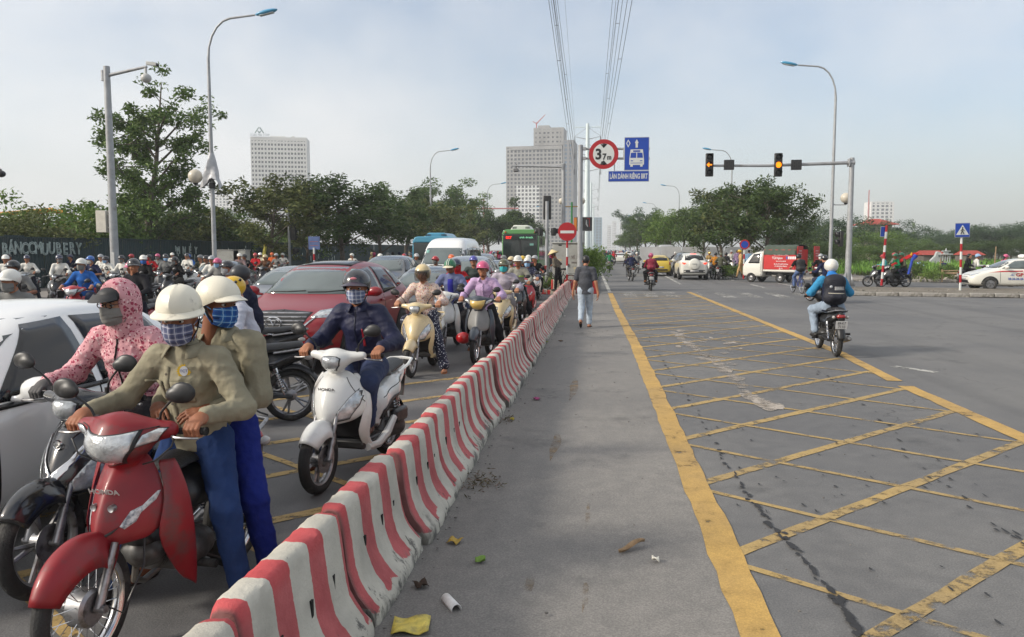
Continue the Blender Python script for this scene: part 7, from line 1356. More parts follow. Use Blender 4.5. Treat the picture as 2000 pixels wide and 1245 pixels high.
# yellow hatch + white SUV + grey SUV seen from behind
c = GX(1290, 56.5); e, b, bv = car('hatch', CYL, 'small yellow hatchback driving away beside the maroon rider', TINT, False, hl=WSC); drive(e, c.x, 60.1, 90); lights(e, bv, [[(.60,.80),(.72,.80),(.72,1.02),(.62,1.02)]], LENSR(), '-x', 'tail_light'); eplate(e, bv, '-x', .62); patch('rear_bumper', bv, [(-.7,.3),(.7,.3),(.7,.5),(-.7,.5)], '-x', BLK(), e, .006, .2, .003)
c = GX(1357, 49.5); e, b, bv = car('suv', CWT, 'white compact SUV with a round spare wheel on its tail', TINT, False, hl=WSC, wscale=.96); drive(e, c.x, 54.0, 90)
lights(e, bv, [[(.50,1.03),(.80,1.10),(.82,1.0),(.60,.95)]], LITR, '-x', 'tail_light'); patch('high_brake_light', bv, [(-.18,1.565),(.18,1.565),(.18,1.60),(-.18,1.60)], '-x', LITR, e, .01, .2, .004); patch('rear_bumper', bv, [(-.82,.28),(.82,.28),(.80,.62),(-.80,.62)], '-x', BLK(), e, .006, .2, .003); patch('number_plate', bv, [(-.26,.50),(.26,.50),(.26,.60),(-.26,.60)], '-x', M('plate_white'), e, .014, .3, .003)
mb = MB(); mb.lathe([(.001,-.24),(.2,-.235),(.30,-.20),(.345,-.12),(.345,.05)], 32, axis='x', c=(-4.42,0,.97)); w_ = mb.build('spare_wheel_cover', CWT, e, ang=40); mb = MB(); mb.box((-4.67,.02,.99),(.02,.28,.03)); mb.box((-4.665,-.1,.93),(.02,.03,.12)); mb.build('cover_crease', M('trim_grey', (.35,.35,.34), .5), w_)
for s_ in (1,-1): mb = MB(); mb.tube([(-2.0,s_*.6,1.70),(-2.8,s_*.6,1.75),(-3.8,s_*.58,1.69)], .02, 8); mb.build('roof_rail', ALU(), e)
c = GX(1343, 58); e, b, bv = car('suv', CGR, 'dark grey SUV ahead of the white compact SUV', TINT, False, hl=WSC); drive(e, c.x, 62.5, 90); lights(e, bv, [[(.62,1.0),(.84,1.04),(.84,.94),(.65,.92)]], LENSR(), '-x', 'tail_light')
for kind, px, Y, pm, lb in (('sedan',1212,105,CWT,'small white saloon far along the right carriageway'),('suv',1246,120,CDK,'dark car far off beneath the right trees'),('suv',1228,150,CW,'white car far down the road')):
    c = GX(px, Y); e, b, bv = car(kind, pm, lb, TINT, False, 1); drive(e, c.x, Y+4.4, 90); lights(e, bv, [[(.55,.85),(.7,.85),(.7,.98),(.55,.98)]], LENSR(), '-x', 'tail_light')
# taxi
c = G(1893, 564); e, b, bv = car('sedan', CWT, 'white taxi with red stripe and phone number at the right edge', M('taxi_glass', (.10,.12,.12), .08, var=.4, vs=2), cat='taxi', group='cars in the road'); drive(e, c.x-.82, 38.9, 180-2.5); face_front(e, bv, 'sedan')
for ax, s_ in (('y',1),('-y',-1)): patch('red_stripe', bv, [(-.75,.82),(-1.3,.90),(-4.1,.96),(-4.1,.90),(-1.3,.845)], ax, M('stripe_red', S(190,40,46), .4), e, .003, .12, .001)
fy = lambda x, z: bv.ray_cast(V((x,5,z)), V((0,-1,0)))[0]+V((0,.012,0))
text('taxi_letters', 'GP', .20, M('letter_red', S(180,30,40), .5), e, TM(fy(-2.02,.72), (-1,0,-.02), (0,0,1)), .001, 1.25, bold=.006); text('taxi_number', '38.26.26.26', .13, M('letter_blue', S(60,90,170), .5), e, TM(fy(-1.86,.54), (-1,0,0), (0,0,1)), .001, 1.05, bold=.003); text('taxi_mark', 'AL', .15, M('letter_blue'), e, TM(fy(-1.72,.72), (-1,0,0), (0,0,1)), .001, 1, shear=.3)
for k in range(3): text('stripe_mark', 'C', .08, M('letter_white', (.8,.8,.8), .5), e, TM(fy(-2.0-.05*k,.915), (-1,0,0), (0,0,1)), .001); 
mb = MB(); mb.sph((-2.45,0,1.55),(.14,.3,.09),16); mb.box((-2.45,0,1.49),(.12,.4,.04)); mb.build('roof_sign', M('roof_sign_white', (.75,.75,.73), .3), e)
# ---------------------------------------------------------------- buses
def bus(label, X_, Y, W_, H_, L_, body, frontm, roofm, zb, roof_h=.22, led=False, name='bus'):
    e = empty(name, (X_, Y, 0)); tag(e, label, 'bus', 'vans and buses')       # front at Y, extends away (+y)
    mb = MB(); prof = [(-W_/2,.35),(-W_/2,H_-.25),(-W_/2+.1,H_-.05),(-W_/2+.3,H_),(W_/2-.3,H_),(W_/2-.1,H_-.05),(W_/2,H_-.25),(W_/2,.35)]; mb.prism(prof, .06, L_, 'xz'); mb.build('body', body, e, bevel=.06, seg=3)
    mb = MB(); mb.prism([(-W_/2+.07,zb),(W_/2-.07,zb),(W_/2-.07,H_-.30),(-W_/2+.07,H_-.30)], .0, .10, 'xz'); mb.build('windscreen', frontm, e, bevel=.03)
    mb = MB(); mb.prism([(-W_/2+.04,H_-.29),(W_/2-.04,H_-.29),(W_/2-.12,H_-.03),(W_/2-.32,H_+.015),(-W_/2+.32,H_+.015),(-W_/2+.12,H_-.03)], .02, .5, 'xz'); mb.build('front_cap', roofm, e, bevel=.04)
    mb = MB(); mb.prism([(-W_/2+.5,H_-.02),(W_/2-.5,H_-.02),(W_/2-.75,H_+roof_h),(-W_/2+.75,H_+roof_h)], .5, 3.2, 'xz'); pod = mb.build('roof_unit', M('pod_white', (.68,.68,.62), .5) if led else roofm, e, bevel=.06)
    for sx in (-1,1):
        for k in range(6): mb = MB(); mb.box((sx*W_*.13+sx*k*.05,.5-.0,H_+roof_h*.45),(.022,.02,roof_h*.45)); mb.build('grille_slot', BLK(), pod)
    for k in range(int(L_/1.6)):
        for sx in (-1,1): mb = MB(); mb.box((sx*(W_/2+.003),1.2+k*1.55,(zb+H_-.4)/2+.1),(.02,1.42,H_-.5-zb)); mb.build('side_window', GLASSD(), e, bevel=.02)
    for y in (2.2, L_-2.8):
        for sx in (-1,1): mb = MB(); mb.lathe([(.001,-.13),(.3,-.13),(.48,-.1),(.48,.1),(.3,.13),(.001,.13)], 24, axis='x', c=(sx*(W_/2-.1),y,.48)); mb.build('wheel', RUB(), e)
    for sx in (-1,1):
        mb = MB(); mb.tube([(sx*(W_/2-.1),.1,H_-.35),(sx*(W_/2+.18),-.2,H_-.4),(sx*(W_/2+.2),-.22,H_-.6)], .025, 6); mb.box((sx*(W_/2+.2),-.22,H_-.8),(.12,.1,.42)); mb.build('wing_mirror', BLK(), e, bevel=.02)
        mb = MB(); mb.sph((sx*(W_/2-.35),.03,.75),(.16,.05,.1),12); mb.build('headlight', LENS(), e); mb = MB(); mb.tube([(sx*.08,-.02,zb+.05),(sx*.5,-.03,zb+.45)], .012, 6); mb.build('wiper', BLK(), e)
    return e
c = GX(1016, 54); eb = bus('green articulated bus with a lit destination display behind the riders', c.x, 54, 2.5, 3.2, 11.5, M('bus_green', S(92,150,84), .4, coat=.5), M('bus_glass', (.018,.026,.024), .06, coat=.5), M('bus_green'), 1.0, .32, True)
mb = MB(); mb.box((0,-.02,2.66),(2.1,.03,.34)); mb.build('display_panel', M('display_black', (.012,.022,.02), .2), eb)
text('display_text', 'BRT', .24, M('led_red', S(230,40,30), .5, emit=S(255,40,25), es=.9), eb, TM(V((-.78,-.045,2.66)), (1,0,0), (0,0,1)), .001, .95, bold=.01); text('display_text', 'KIM MÃ - YÊN NGHĨA', .15, M('led_green', S(150,220,180), .5, emit=S(120,220,160), es=.8), eb, TM(V((.42,-.045,2.66)), (1,0,0), (0,0,1)), .001, .62)
mb = MB(); mb.box((.78,-.02,2.2),(.26,.02,.14)); mb.build('window_notice', M('sticker_teal'), eb); mb = MB(); mb.box((0,-.01,1.55),(.07,.03,1.9)); mb.build('windscreen_divider', BLK(), eb)
for sx in (-1.0,1.0): mb = MB(); mb.sph((sx,-.0,3.02),(.07,.04,.07),10); mb.build('marker_lamp', M('lamp_orange', S(170,90,40), .4), eb)
c = GX(848, 41); bus('blue minibus hidden behind the white van', c.x, 41, 2.35, 2.52, 7, M('bus_blue', S(64,140,168), .4, coat=.5), M('bus_glass'), M('bus_blue'), 1.0, .22)
# ---------------------------------------------------------------- delivery truck
e = empty('delivery_truck'); tag(e, 'small white truck with red lettered cargo box and green tarpaulin', 'truck')
st = [(0,.5,.45,.8,.45,.95),(-.08,.66,.32,.92,.6,1.06),(-.35,.70,.30,1.0,.62,1.45),(-.65,.70,.30,1.05,.58,1.74),(-1.2,.70,.30,1.05,.58,1.79),(-1.35,.69,.32,1.05,.58,1.76)]; mb = MB(); rows = []
for x, w_, zs, zb, wt, zt in st:
    half = [(0,zs),(w_*.86,zs),(w_*.985,zs+.10),(w_,zs+(zb-zs)*.55),(w_*.985,zb),(wt,zt-.08),(wt*.62,zt-.012),(0,zt)]; rows.append([(x,y,z) for y, z in half]+[(x,-y,z) for y, z in half[-2:0:-1]])
mb.rings(rows); b = mb.build('cab', CWT, e, ang=60, sub=2); bv = bvh_of(b)
for ax in ('y','-y'): patch('side_window', bv, [(-.42,1.08),(-.70,1.60),(-1.12,1.64),(-1.12,1.08)], ax, GLASSD(), e, .005, .1, .003); patch('door_seam', bv, [(-1.2,.45),(-1.185,.45),(-1.185,1.65),(-1.2,1.65)], ax, M('seam'), e, .002, .2, .001)
patch('windscreen', bv, [(-.52,1.08),(-.45,1.6),(.45,1.6),(.52,1.08)], 'x', WSC, e, .005, .1, .003); lights(e, bv, [[(.35,.72),(.55,.74),(.56,.86),(.36,.86)]], LENS())
CRG = M('cargo_red', S(186,34,34), .5, var=.1, vs=2); mb = MB(); mb.box((-2.35,0,1.30),(1.9,1.44,1.12)); mb.build('cargo_box', CRG, e, bevel=.02)
mb = MB(); rows = []
for x in np.linspace(-1.4,-3.31,14): rows.append([(x, y, 1.58+(.52 if abs(y) < .6 else .44 if abs(y) < .74 else .0)+.018*sin(x*17+y*5)+.02*cos(y*3)) for y in (-.745,-.75,-.7,-.4,0,.4,.7,.75,.745)])
mb.grid(rows); mb.build('tarpaulin', M('tarp_green', S(66,78,66), .7, var=.2, vs=4, bump=.5, bs=12), e, ang=60, solid=.01)
mb = MB(); mb.box((-2.35,0,.69),(1.98,1.42,.10)); mb.build('load_bed', CWT, e, bevel=.01); mb = MB(); mb.box((-2.2,0,.5),(2.4,.6,.14)); mb.build('chassis', BLK(), e)
for s_ in (-1,1): mb = MB(); mb.box((-3.34+(.0 if s_ > 0 else -.34),s_*.37+(0 if s_ > 0 else -.62),1.34),(.03,.72,1.4)); d_ = mb.build('rear_door', CRG, e, bevel=.01); d_.rotation_euler = (0,0,0)
for x in (-.62,-2.35):
    for s_ in (1,-1): mb = MB(); mb.lathe([(.14,-.08),(.25,-.08),(.275,-.05),(.275,.05),(.25,.08),(.14,.08)], 24, axis='y', c=(x,s_*.63,.275)); t_ = mb.build('wheel', RUB(), e); mb = MB(); mb.lathe([(.15,s_*.06),(.1,s_*.03),(.001,s_*.05)], 18, axis='y', c=(x,s_*.63,.275)); mb.build('rim', ALU(), t_)
for s_ in (1,-1): mb = MB(); mb.box((-3.35,s_*.55,.62),(.04,.2,.09)); mb.build('tail_light', LENSR(), e, bevel=.01)
mb = MB(); mb.box((-3.36,-.1,.55),(.02,.4,.13)); mb.build('number_plate', M('plate_white'), e)
LW = M('letter_white'); 
for i, (s_, sz, z, xs) in enumerate((('CHUYÊN CUNG CẤP [ TẠI HÀ NỘI ]',.075,1.56,.7),('TÚI Nylon',.19,1.38,.75),('Nhận in trên mọi chất liệu',.07,1.21,.75),('Địa chỉ: số 12 ngõ 35, Hà Đông',.085,1.05,.75),('ĐT: 0904.551.88 - 0978.22.51',.08,.93,.75),('MST: 0101',.06,.82,.8))): text('side_lettering', s_, sz, LW, e, TM(V((-2.42 if i != 1 else -2.2,.728,z)), (-1,0,0), (0,0,1)), .001, xs, bold=.002)
for k in range(5): mb = MB(); mb.box((-2.75-.12*k,.727,1.40),(.085,.006,.15)); mb.build('picture_panel', LW if k else M('letter_blue'), e)
for j, yc in enumerate((.37,-.99)):
    for i, (s_, sz, z) in enumerate((('BÁN BUÔN',.08,1.78),('BAO BÌ NILON',.07,1.64),('0904.551.88',.08,1.50),('NHẬN IN',.09,1.25),('0978.22.51',.08,1.1))): text('rear_lettering', s_, sz, LW, e, TM(V((-3.36 if j == 0 else -3.70,yc,z)), (0,-1,0), (0,0,1)), .001, .8)
c = G(1470, 551); drive(e, c.x-.25, 47.6, 180-38); e.rotation_euler = (0,0,R(180-38))
# ================================================================ MID-DISTANCE RIDERS
CN = {'white':(216,214,206),'grey':(120,120,118),'dark':(34,34,38),'black':(20,20,22),'navy':(32,38,66),'blue':(40,96,170),'red':(170,28,38),'pink':(196,80,120),'teal':(70,160,160),'silver':(160,162,164),'yellow':(214,176,40),'green':(30,110,70),'olive':(86,86,62),'camouflage':(78,80,66),'beige':(206,186,142),'lilac':(186,158,196),'orange':(206,96,40),'maroon':(120,26,50),'mustard':(170,112,34),'light blue':(140,176,210),'denim':(96,108,140),'plaid':(130,110,110),'cream':(214,204,176),'turquoise':(60,170,176),'magenta':(190,40,120),'khaki':(176,146,96),'brown':(96,66,48),'violet':(70,70,150)}
HM = lambda c: M('helm_'+c, S(*CN[c]), .3, coat=.6, var=.05, vs=8); MK = lambda c: M('mask_'+c, S(*CN[c]), .85, bump=.2, bs=40)
TOP = lambda c: cloth(CN[c]); PT = lambda c: paint(CN[c])
def moto(kind, p, ang, label, group='motorbikes in the queue', **k):
    e = empty('motorbike'); (scooter if kind == 's' else underbone)(e, hi=False, **k); place(e, p, ang); tag(e, label, 'motorbike', group); return e
def atY(px, Y): return GX(px, Y)
SND = M('tan_sandal', S(150,96,56), .6); BSH = M('black_shoe')
# beige scooter, woman in floral blouse
p = atY(800, 11.2); moto('s', p, FACE(-3), 'beige scooter ridden by the woman in the floral blouse', pm=PT('beige'), look='vision')
J = rider(True, 'floor', 'floor', look=(.1,-.1)); J = joints((-.83,0,.86), (.09,0,.48), GRIPS(True), [dict(p=(-.55,.36,0), knee=(1,.5,.3)), FT['floor'](-1)], look=(.05,-.1), scale=.96)
o = person(J, 'woman in floral blouse and dotted trousers with cream full helmet on the beige scooter', floral('small_flowers', S(206,188,180), [S(170,70,90), S(90,80,70), S(214,170,60)], 34, .28), floral('dotted_navy', S(34,38,58), [S(196,200,210)], 36, .30), SND, 2, .012, 'blouse', .95, 1.1, hem=.74, flare=.02, bare_feet=True, helmet='full', hcol=HM('beige'), visor=True, strap=False, seed=41); place(o, p, FACE(-3))
# white/black bike, denim jacket
p = atY(860, 14.0); moto('u', p, FACE(-4), 'white and black motorbike ridden by the man in the denim jacket', pm=PT('white'), style='cast', cowl=PT('white'))
J = joints((-.83,0,.85), (.07,0,.52), GRIPS(False), [dict(p=(-.5,.42,0), knee=(1,.55,.2)), FT['peg'](-1)], look=(-.15,-.28))
o = person(J, 'man in denim jacket with green striped helmet looking down on the white motorbike', cloth((104,112,146)), cloth((26,28,38)), SND, 3, .012, 'jacket', 1.02, 1.12, hem=.78, bare_feet=True, helmet='cap', hcol=HM('green'), brim=HM('cream'), seed=43); place(o, p, FACE(-4)); jb = bvh_of([c for c in o.children if c.name.startswith('jacket')][0]); patch('blue_undershirt', jb, [(-.05,.88),(.06,.88),(.055,1.3),(-.045,1.3)], 'x', cloth((46,46,140)), o, .003, .05, .003)
hmt = [c for c in o.children if c.name.startswith('helmet')][0]
for s_ in (-.018,.018): mb = MB(); mb.tube([(.135*sin(t), s_, .035+.1185*cos(t)) for t in np.linspace(-1.3,1.25,14)], .007, 6); mb.build('helmet_stripe', HM('white'), hmt)
# old dark bike, lilac shirt
p = atY(927, 12.7); e = moto('u', p, FACE(-3), 'old black motorbike with a gold headlamp cover at the barrier', pm=M('slate_fender', S(52,60,70), .4, coat=.4), accent=M('grey_cover', S(130,130,128), .5, var=.1), cowl=M('slate_fender'), head=M('gold_lens', S(200,170,96), .3, coat=.6), tailm=BLK())
J = rider(False, 'down', 'peg', look=(-.04,-.02), lean=(.10,0,.50)); o = person(J, 'man in lilac shirt with pink helmet on the old black motorbike', M('lilac_cotton', S(186,158,194), .85, var=.08, vs=9, bump=.4, bs=24), cloth((24,24,28)), BSH, 0, .012, 'shirt', 1.0, 1.12, hem=.74, helmet='cap', hcol=HM('pink'), seed=47, wr=.011); place(o, p, FACE(-3)); collar(o, J, M('lilac_cotton')); placket(o, [c for c in o.children if c.name.startswith('shirt')][0], .82, 1.28, M('lilac_cotton'))
hb = MB().sph((0,0,0),(.13,.11,.1),16).build('spare_helmet', M('red_white_helmet', S(196,30,36), .3, coat=.6)); hb.location = (p.x-.25, p.y+.35, .38); tag(hb, 'red helmet hanging low beside the old black motorbike', 'helmet')
# red hoodie on white scooter, grey-green jacket, teal mask, white hard hat, red scooter
p = atY(878, 17.2); moto('s', p, FACE(-2), 'white scooter of the woman in the red hood', pm=PT('white')); J = rider(True,'down','floor',look=(.1,-.05),scale=.95); o = person(J, 'woman in red hooded jacket with navy peaked helmet and red mask', TOP('red'), cloth((50,60,86)), BSH, 2, .014, 'jacket', 1, 1.1, hem=.76, hoodcol=TOP('red'), helmet='cap', hcol=HM('navy'), mask=MK('red'), hsc=1.08, seed=51); place(o, p, FACE(-2))
p = atY(916, 19.5); moto('s', p, FACE(0), 'white scooter half hidden behind the lilac-shirted man', pm=PT('white'), look='sh'); J = rider(True,'floor','down',look=(.0,0),lean=(.06,0,.53)); o = person(J, 'man in grey green jacket with violet helmet and shoulder strap', cloth((62,70,68)), cloth((40,40,46)), BSH, 0, .014, 'jacket', 1.02, 1.08, hem=.76, helmet='half', hcol=HM('violet'), seed=53); place(o, p, FACE(0))
p = atY(972, 15.3); moto('s', p, FACE(-3), 'beige scooter behind the old black motorbike', pm=PT('beige')); J = rider(True,'floor','down',look=(.02,-.05)); o = person(J, 'rider with turquoise mask and army green helmet behind the lilac-shirted man', cloth((168,160,172)), floral('checked_grey', S(120,116,118), [S(150,146,146)], 70, .3), BSH, 2, .014, 'jacket', 1, 1.1, hem=.72, flare=.03, helmet='half', hcol=HM('olive'), mask=MK('turquoise'), seed=57); place(o, p, FACE(-3))
p = atY(1003, 19.2); moto('u', p, FACE(-3), 'dark motorbike of the man in the white hard hat', pm=PT('dark')); J = joints((-.83,0,.86), (.08,0,.52), GRIPS(False), [dict(p=(-.5,.40,0), knee=(1,.55,.2)), FT['peg'](-1)], look=(-.2,0)); o = person(J, 'man in grey work jacket with white hard hat and green chest stripe', cloth((142,140,130)), cloth((28,28,32)), SND, 1, .014, 'jacket', 1, 1.08, hem=.76, bare_feet=True, helmet='hard', hcol=HM('white'), seed=59); place(o, p, FACE(-3)); jb = bvh_of([c for c in o.children if c.name.startswith('jacket')][0]); patch('green_stripe', jb, [(.03,1.17),(.17,1.17),(.17,1.2),(.03,1.2)], 'x', M('hi_vis', S(170,210,90), .6), o, .004, .03, .002)
p = atY(1024, 21.6); moto('s', p, FACE(-2), 'bright red scooter with a grey nose stripe by the barrier', pm=PT('red'), look='vespa'); J = rider(True,'floor','floor',look=(.0,-.05),scale=.95); o = person(J, 'woman in dotted navy jacket with white helmet and light blue mask on the red scooter', floral('white_on_navy', S(46,50,74), [S(190,194,206)], 40, .26), cloth((26,26,30)), BSH, 2, .014, 'jacket', 1, 1.1, hem=.72, hoodcol=None, helmet='half', hcol=HM('white'), brim=HM('navy'), mask=MK('light blue'), seed=61); place(o, p, FACE(-2))
# ---------------------------------------------------------------- hero rider on the right, driving away
AM = R(88.5); pr_ = G(1633,697); p = pr_+V((cos(AM),sin(AM),0))*1.225
e = moto('u', p, AM, 'dark motorbike with plate 89-K7 7110 driving away on the right', 'motorbikes driving away', pm=PT('dark'), pl=('89-K7','7110'))
J = joints((-.86,0,.86), (.11,0,.50), GRIPS(False), [FT['peg'](1), FT['peg'](-1)], look=(-.05,-.05)); NV = cloth((30,34,52)); CB = M('cyan_sleeve', S(40,130,176), .75, bump=.4, bs=22)
o = person(J, 'rider in blue sleeved navy vest with white helmet driving away on the right', CB, M('pale_jeans', S(136,150,166), .9, var=.15, vs=9, bump=.35, bs=26), BSH, 0, .011, 'jacket', 1.02, 1.2, hem=.78, helmet='half', hcol=HM('white'), seed=71, hsc=1.12); place(o, p, AM)
soft('vest', clothes_prims(J, 'shirt', 1.10, 1.0)['top'][:4], .012, NV, o, cuts=[((0,0,.76),(0,0,-1))]); soft('hood_collar', [cone(J['neck']+V((-.05,.05,.02)), J['neck']+V((-.05,-.05,.02)), .055, k=.03), cone(J['neck']+V((0,0,.0)), J['neck']+V((.01,0,.06)), .085, .075, k=.03)], .011, M('cyan_hood', S(36,116,190), .75), o)
def backpack(J, mw, col, label, w_=.17, stripes=True):
    c = J['chest']+V((-.20,0,-.06)); b = soft('backpack', [cone(c+V((0,.075,.13)), c+V((0,-.075,.13)), .10, k=.05), cone(c+V((-.01,.08,-.15)), c+V((-.01,-.08,-.15)), .11, k=.05), cone(c+V((0,0,.15)), c+V((-.01,0,-.15)), .11, .12, V((0,1,0)), 1.5, k=.05), cone(c+V((-.10,.05,-.13)), c+V((-.10,-.05,-.13)), .075, k=.03)], .012, col, None, wr=.004); b.matrix_world = mw; tag(b, label, 'backpack')
    bv_ = bvh_of(b)
    if stripes:
        for k in range(3): patch('white_stripe', bv_, [(-.02-.005*k-.11,c.z+.035-.022*k),(.03,c.z+.035-.022*k),(.03,c.z+.043-.022*k),(-.13,c.z+.043-.022*k)], '-x', M('letter_white'), b, .003, .03, .001)
        patch('round_logo', bv_, [(.085+.025*cos(t), c.z+.045+.025*sin(t)) for t in np.linspace(0,2*pi,13)[:-1]], '-x', M('logo_grey', (.4,.42,.45), .5), b, .003, .05, .001); patch('beige_zip', bv_, [(-.14,c.z-.075),(.13,c.z-.07),(.13,c.z-.06),(-.14,c.z-.065)], '-x', M('zip_beige', (.5,.46,.36), .6), b, .004, .03, .001)
    for s_ in (-1,1): mb = MB(); mb.tube([c+V((.03,s_*.10,.19)), J['sh'+('L' if s_ > 0 else 'R')]+V((.0,-s_*.05,.085)), J['chest']+V((.14,s_*.11,0)), J['chest']+V((.05,s_*.16,-.2)), c+V((.05,s_*.14,-.18))], .018, 6, flat=.4); mb.build('shoulder_strap', col, b)
    return b
backpack(J, o.matrix_world.copy(), M('navy_backpack', S(24,26,38), .7, bump=.4, bs=40), 'navy backpack with white stripes on the rider at right')
# ---------------------------------------------------------------- walking man
pz = G(1143, 640); J = joints((0,0,.90), (.02,0,.52), [dict(p=(.02,.30,.83), kind='relax', x=(.1,.05,-1), z=(0,1,0), elbow=(-1,.2,0)), dict(p=(-.06,-.30,.82), kind='relax', x=(.0,-.05,-1), z=(0,-1,0), elbow=(-1,-.2,0))], [dict(p=(-.36,.09,.12), knee=(1,0,0), d=(.75,0,-.66)), dict(p=(.10,-.09,0), knee=(1,0,0))], scale=1.0, look=(-.05,-.05))
o = person(J, 'man in dark grey t-shirt and pale jeans walking away along the barrier', cloth((74,76,82)), M('washed_jeans', S(168,180,192), .9, var=.2, vs=9, bump=.35, bs=26), M('flip_flop', (.025,.022,.02), .7), 0, .011, 'tee', 1.06, 1.12, hem=.80, bare_feet=True, seed=81, helmet=None); o.matrix_world = MX.Translation(pz) @ MX.Rotation(R(88), 4, 'Z')
soft('hair', [ell(J['head'] @ V((-.018,0,.045)),(.10,.084,.088),k=.02), ell(J['head'] @ V((-.05,0,-.005)),(.062,.072,.06),k=.03)], .010, HAIRM, o, wr=.003, wf=60)
# ---------------------------------------------------------------- bicycles
def bicycle(e, pm, basket=None, Rw=.33):
    wb = 1.08
    for n_, x in (('front_wheel',0),('rear_wheel',-wb)):
        mb = MB(); mb.lathe([(Rw-.02+.02*cos(t), .018*sin(t)) for t in np.linspace(0,2*pi,9)], 40, axis='y', c=(x,0,Rw)); w_ = mb.build(n_, RUB(), e); mb = MB(); mb.lathe([(Rw-.035,-.012),(Rw-.042,0),(Rw-.035,.012)], 40, axis='y', c=(x,0,Rw)); mb.build('rim', CHR(), w_); mb = MB()
        for k in range(16): a = 2*pi*k/16; mb.cyl((x,0,Rw),(x+(Rw-.04)*cos(a),0,Rw+(Rw-.04)*sin(a)),.003,n=4)
        o_ = mb.build('spokes', CHR(), w_); o_['kind'] = 'stuff'
    mb = MB(); hd, st_, bb_ = V((-.20,0,.82)), V((-.78,0,.78)), V((-.60,0,.29))
    for a, b in ((hd,bb_),(hd+V((0,0,-.12)),bb_),(st_,bb_),(st_+V((.03,0,-.1)),V((-wb,0,Rw))),(bb_,V((-wb,0,Rw)))): mb.cyl(a, b, .017, n=8)
    for s_ in (-1,1): mb.cyl(hd+V((.03,s_*.05,-.15)), (0,s_*.05,Rw), .012, n=6)
    mb.build('frame', pm, e); mb = MB(); mb.tube([(-.42,.27,1.03),(-.28,.24,1.03),(-.18,.08,.98),(-.18,-.08,.98),(-.28,-.24,1.03),(-.42,-.27,1.03)], .012, 8); mb.cyl(hd, (-.18,0,.99), .014, n=8); mb.build('handlebar', CHR(), e)
    soft('saddle', [cone((-.70,0,.88),(-.90,0,.89),.03,.05,V((0,1,0)),1.5,k=.03)], .012, SEAT(), e); mb = MB(); mb.cyl(st_,(-.82,0,.87),.014,n=8); mb.build('seat_post', CHR(), e)
    mb = MB(); mb.lathe([(.08,.03),(.085,.035),(.08,.04)],18,axis='y',c=bb_); mb.cyl(bb_+V((0,.05,0)),bb_+V((.15,.06,-.06)),.01,n=6); mb.cyl(bb_+V((0,-.05,0)),bb_+V((-.15,-.06,.06)),.01,n=6); mb.box(bb_+V((.15,.1,-.06)),(.08,.09,.02)); mb.box(bb_+V((-.15,-.1,.06)),(.08,.09,.02)); mb.build('crank', BLK(), e)
    mb = MB(); mb.rings([[(x, y, z) for x, y in ((-wb-.30,-.06),(-wb+.22,-.06),(-wb+.22,.06),(-wb-.30,.06))] for z in (.70,.715)]); mb.cyl((-wb-.2,.05,.7),(-wb,.05,Rw),.006,n=5); mb.build('rack', CHR(), e)
    if basket: mb = MB(); mb.rings([[(.10+r_*cos(t)*.85, r_*1.1*sin(t), z) for t in np.linspace(0,2*pi,17)[:-1]] for r_, z in ((.13,.80),(.17,1.02))], cap=False); mb.build('basket', basket, e, solid=.006)
pz = V((GX(1066,33.4).x, 33.4, .16)); ab_ = R(168); e = empty('bicycle'); bicycle(e, M('bike_black',(.03,.03,.03),.4), M('basket_red', S(190,60,56), .6, var=.3, vs=30)); e.matrix_world = MX.Translation(pz) @ MX.Rotation(ab_, 4, 'Z'); tag(e, 'black bicycle with red basket pushed across the median', 'bicycle')
J = joints((-.62,.30,.88), (.16,0,.48), [dict(p=(-.33,.30,1.02), kind='grip'), dict(p=(-.40,-.10,1.0), kind='grip')], [dict(p=(-.52,.36,0), knee=(1,0,0)), dict(p=(-.78,.22,0), knee=(1,0,0))], look=(0,-.35), scale=.92)
o = person(J, 'woman in brown blouse and conical hat pushing the bicycle', floral('brown_print', S(92,84,72), [S(60,52,46), S(130,120,104)], 30, .3), cloth((20,20,24)), BSH, 1, .014, 'blouse', 1, 1.15, hem=.78, mask=MK('red'), seed=91); o.matrix_world = e.matrix_world.copy()
mb = MB(); mb.lathe([(.255,.06),(.16,.13),(.06,.21),(.005,.25)], 28); ch_ = mb.build('conical_hat', M('palm_straw', S(206,188,142), .8, var=.1, vs=20, bump=.4, bs=60), o, solid=.004); ch_.matrix_local = J['head']
# cyclist driving away
pc2 = G(1563, 574); e = empty('bicycle'); bicycle(e, M('bike_blue', S(50,60,130), .4)); AC = R(96); e.matrix_world = MX.Translation(pc2+V((cos(AC),sin(AC),0))*.9) @ MX.Rotation(AC, 4, 'Z'); tag(e, 'bicycle of the cyclist riding away in shorts', 'bicycle')
J = joints((-.80,0,.94), (.20,0,.46), [dict(p=(-.36,.27,1.04)), dict(p=(-.36,-.27,1.04))], [dict(p=(-.46,.12,.22), knee=(1,.2,0)), dict(p=(-.76,-.12,.36), knee=(1,-.2,0))], scale=.95)
G_ = clothes_prims(J, 'tee'); o = person(J, 'cyclist in black top and shorts with dark curly hair riding away', cloth((24,24,26)), cloth((90,110,150)), BSH, 2, .014, 'tee', 1, 1.0, hem=.86, seed=93); o.matrix_world = e.matrix_world.copy(); soft('hair', [ell(J['head'] @ V((-.02,0,.03)),(.12,.115,.115),k=.02)], .014, HAIRM, o, wr=.012, wf=50)
backpack(J, o.matrix_world.copy(), M('black_backpack', (.018,.018,.02), .7), 'black backpack on the cyclist', stripes=False)
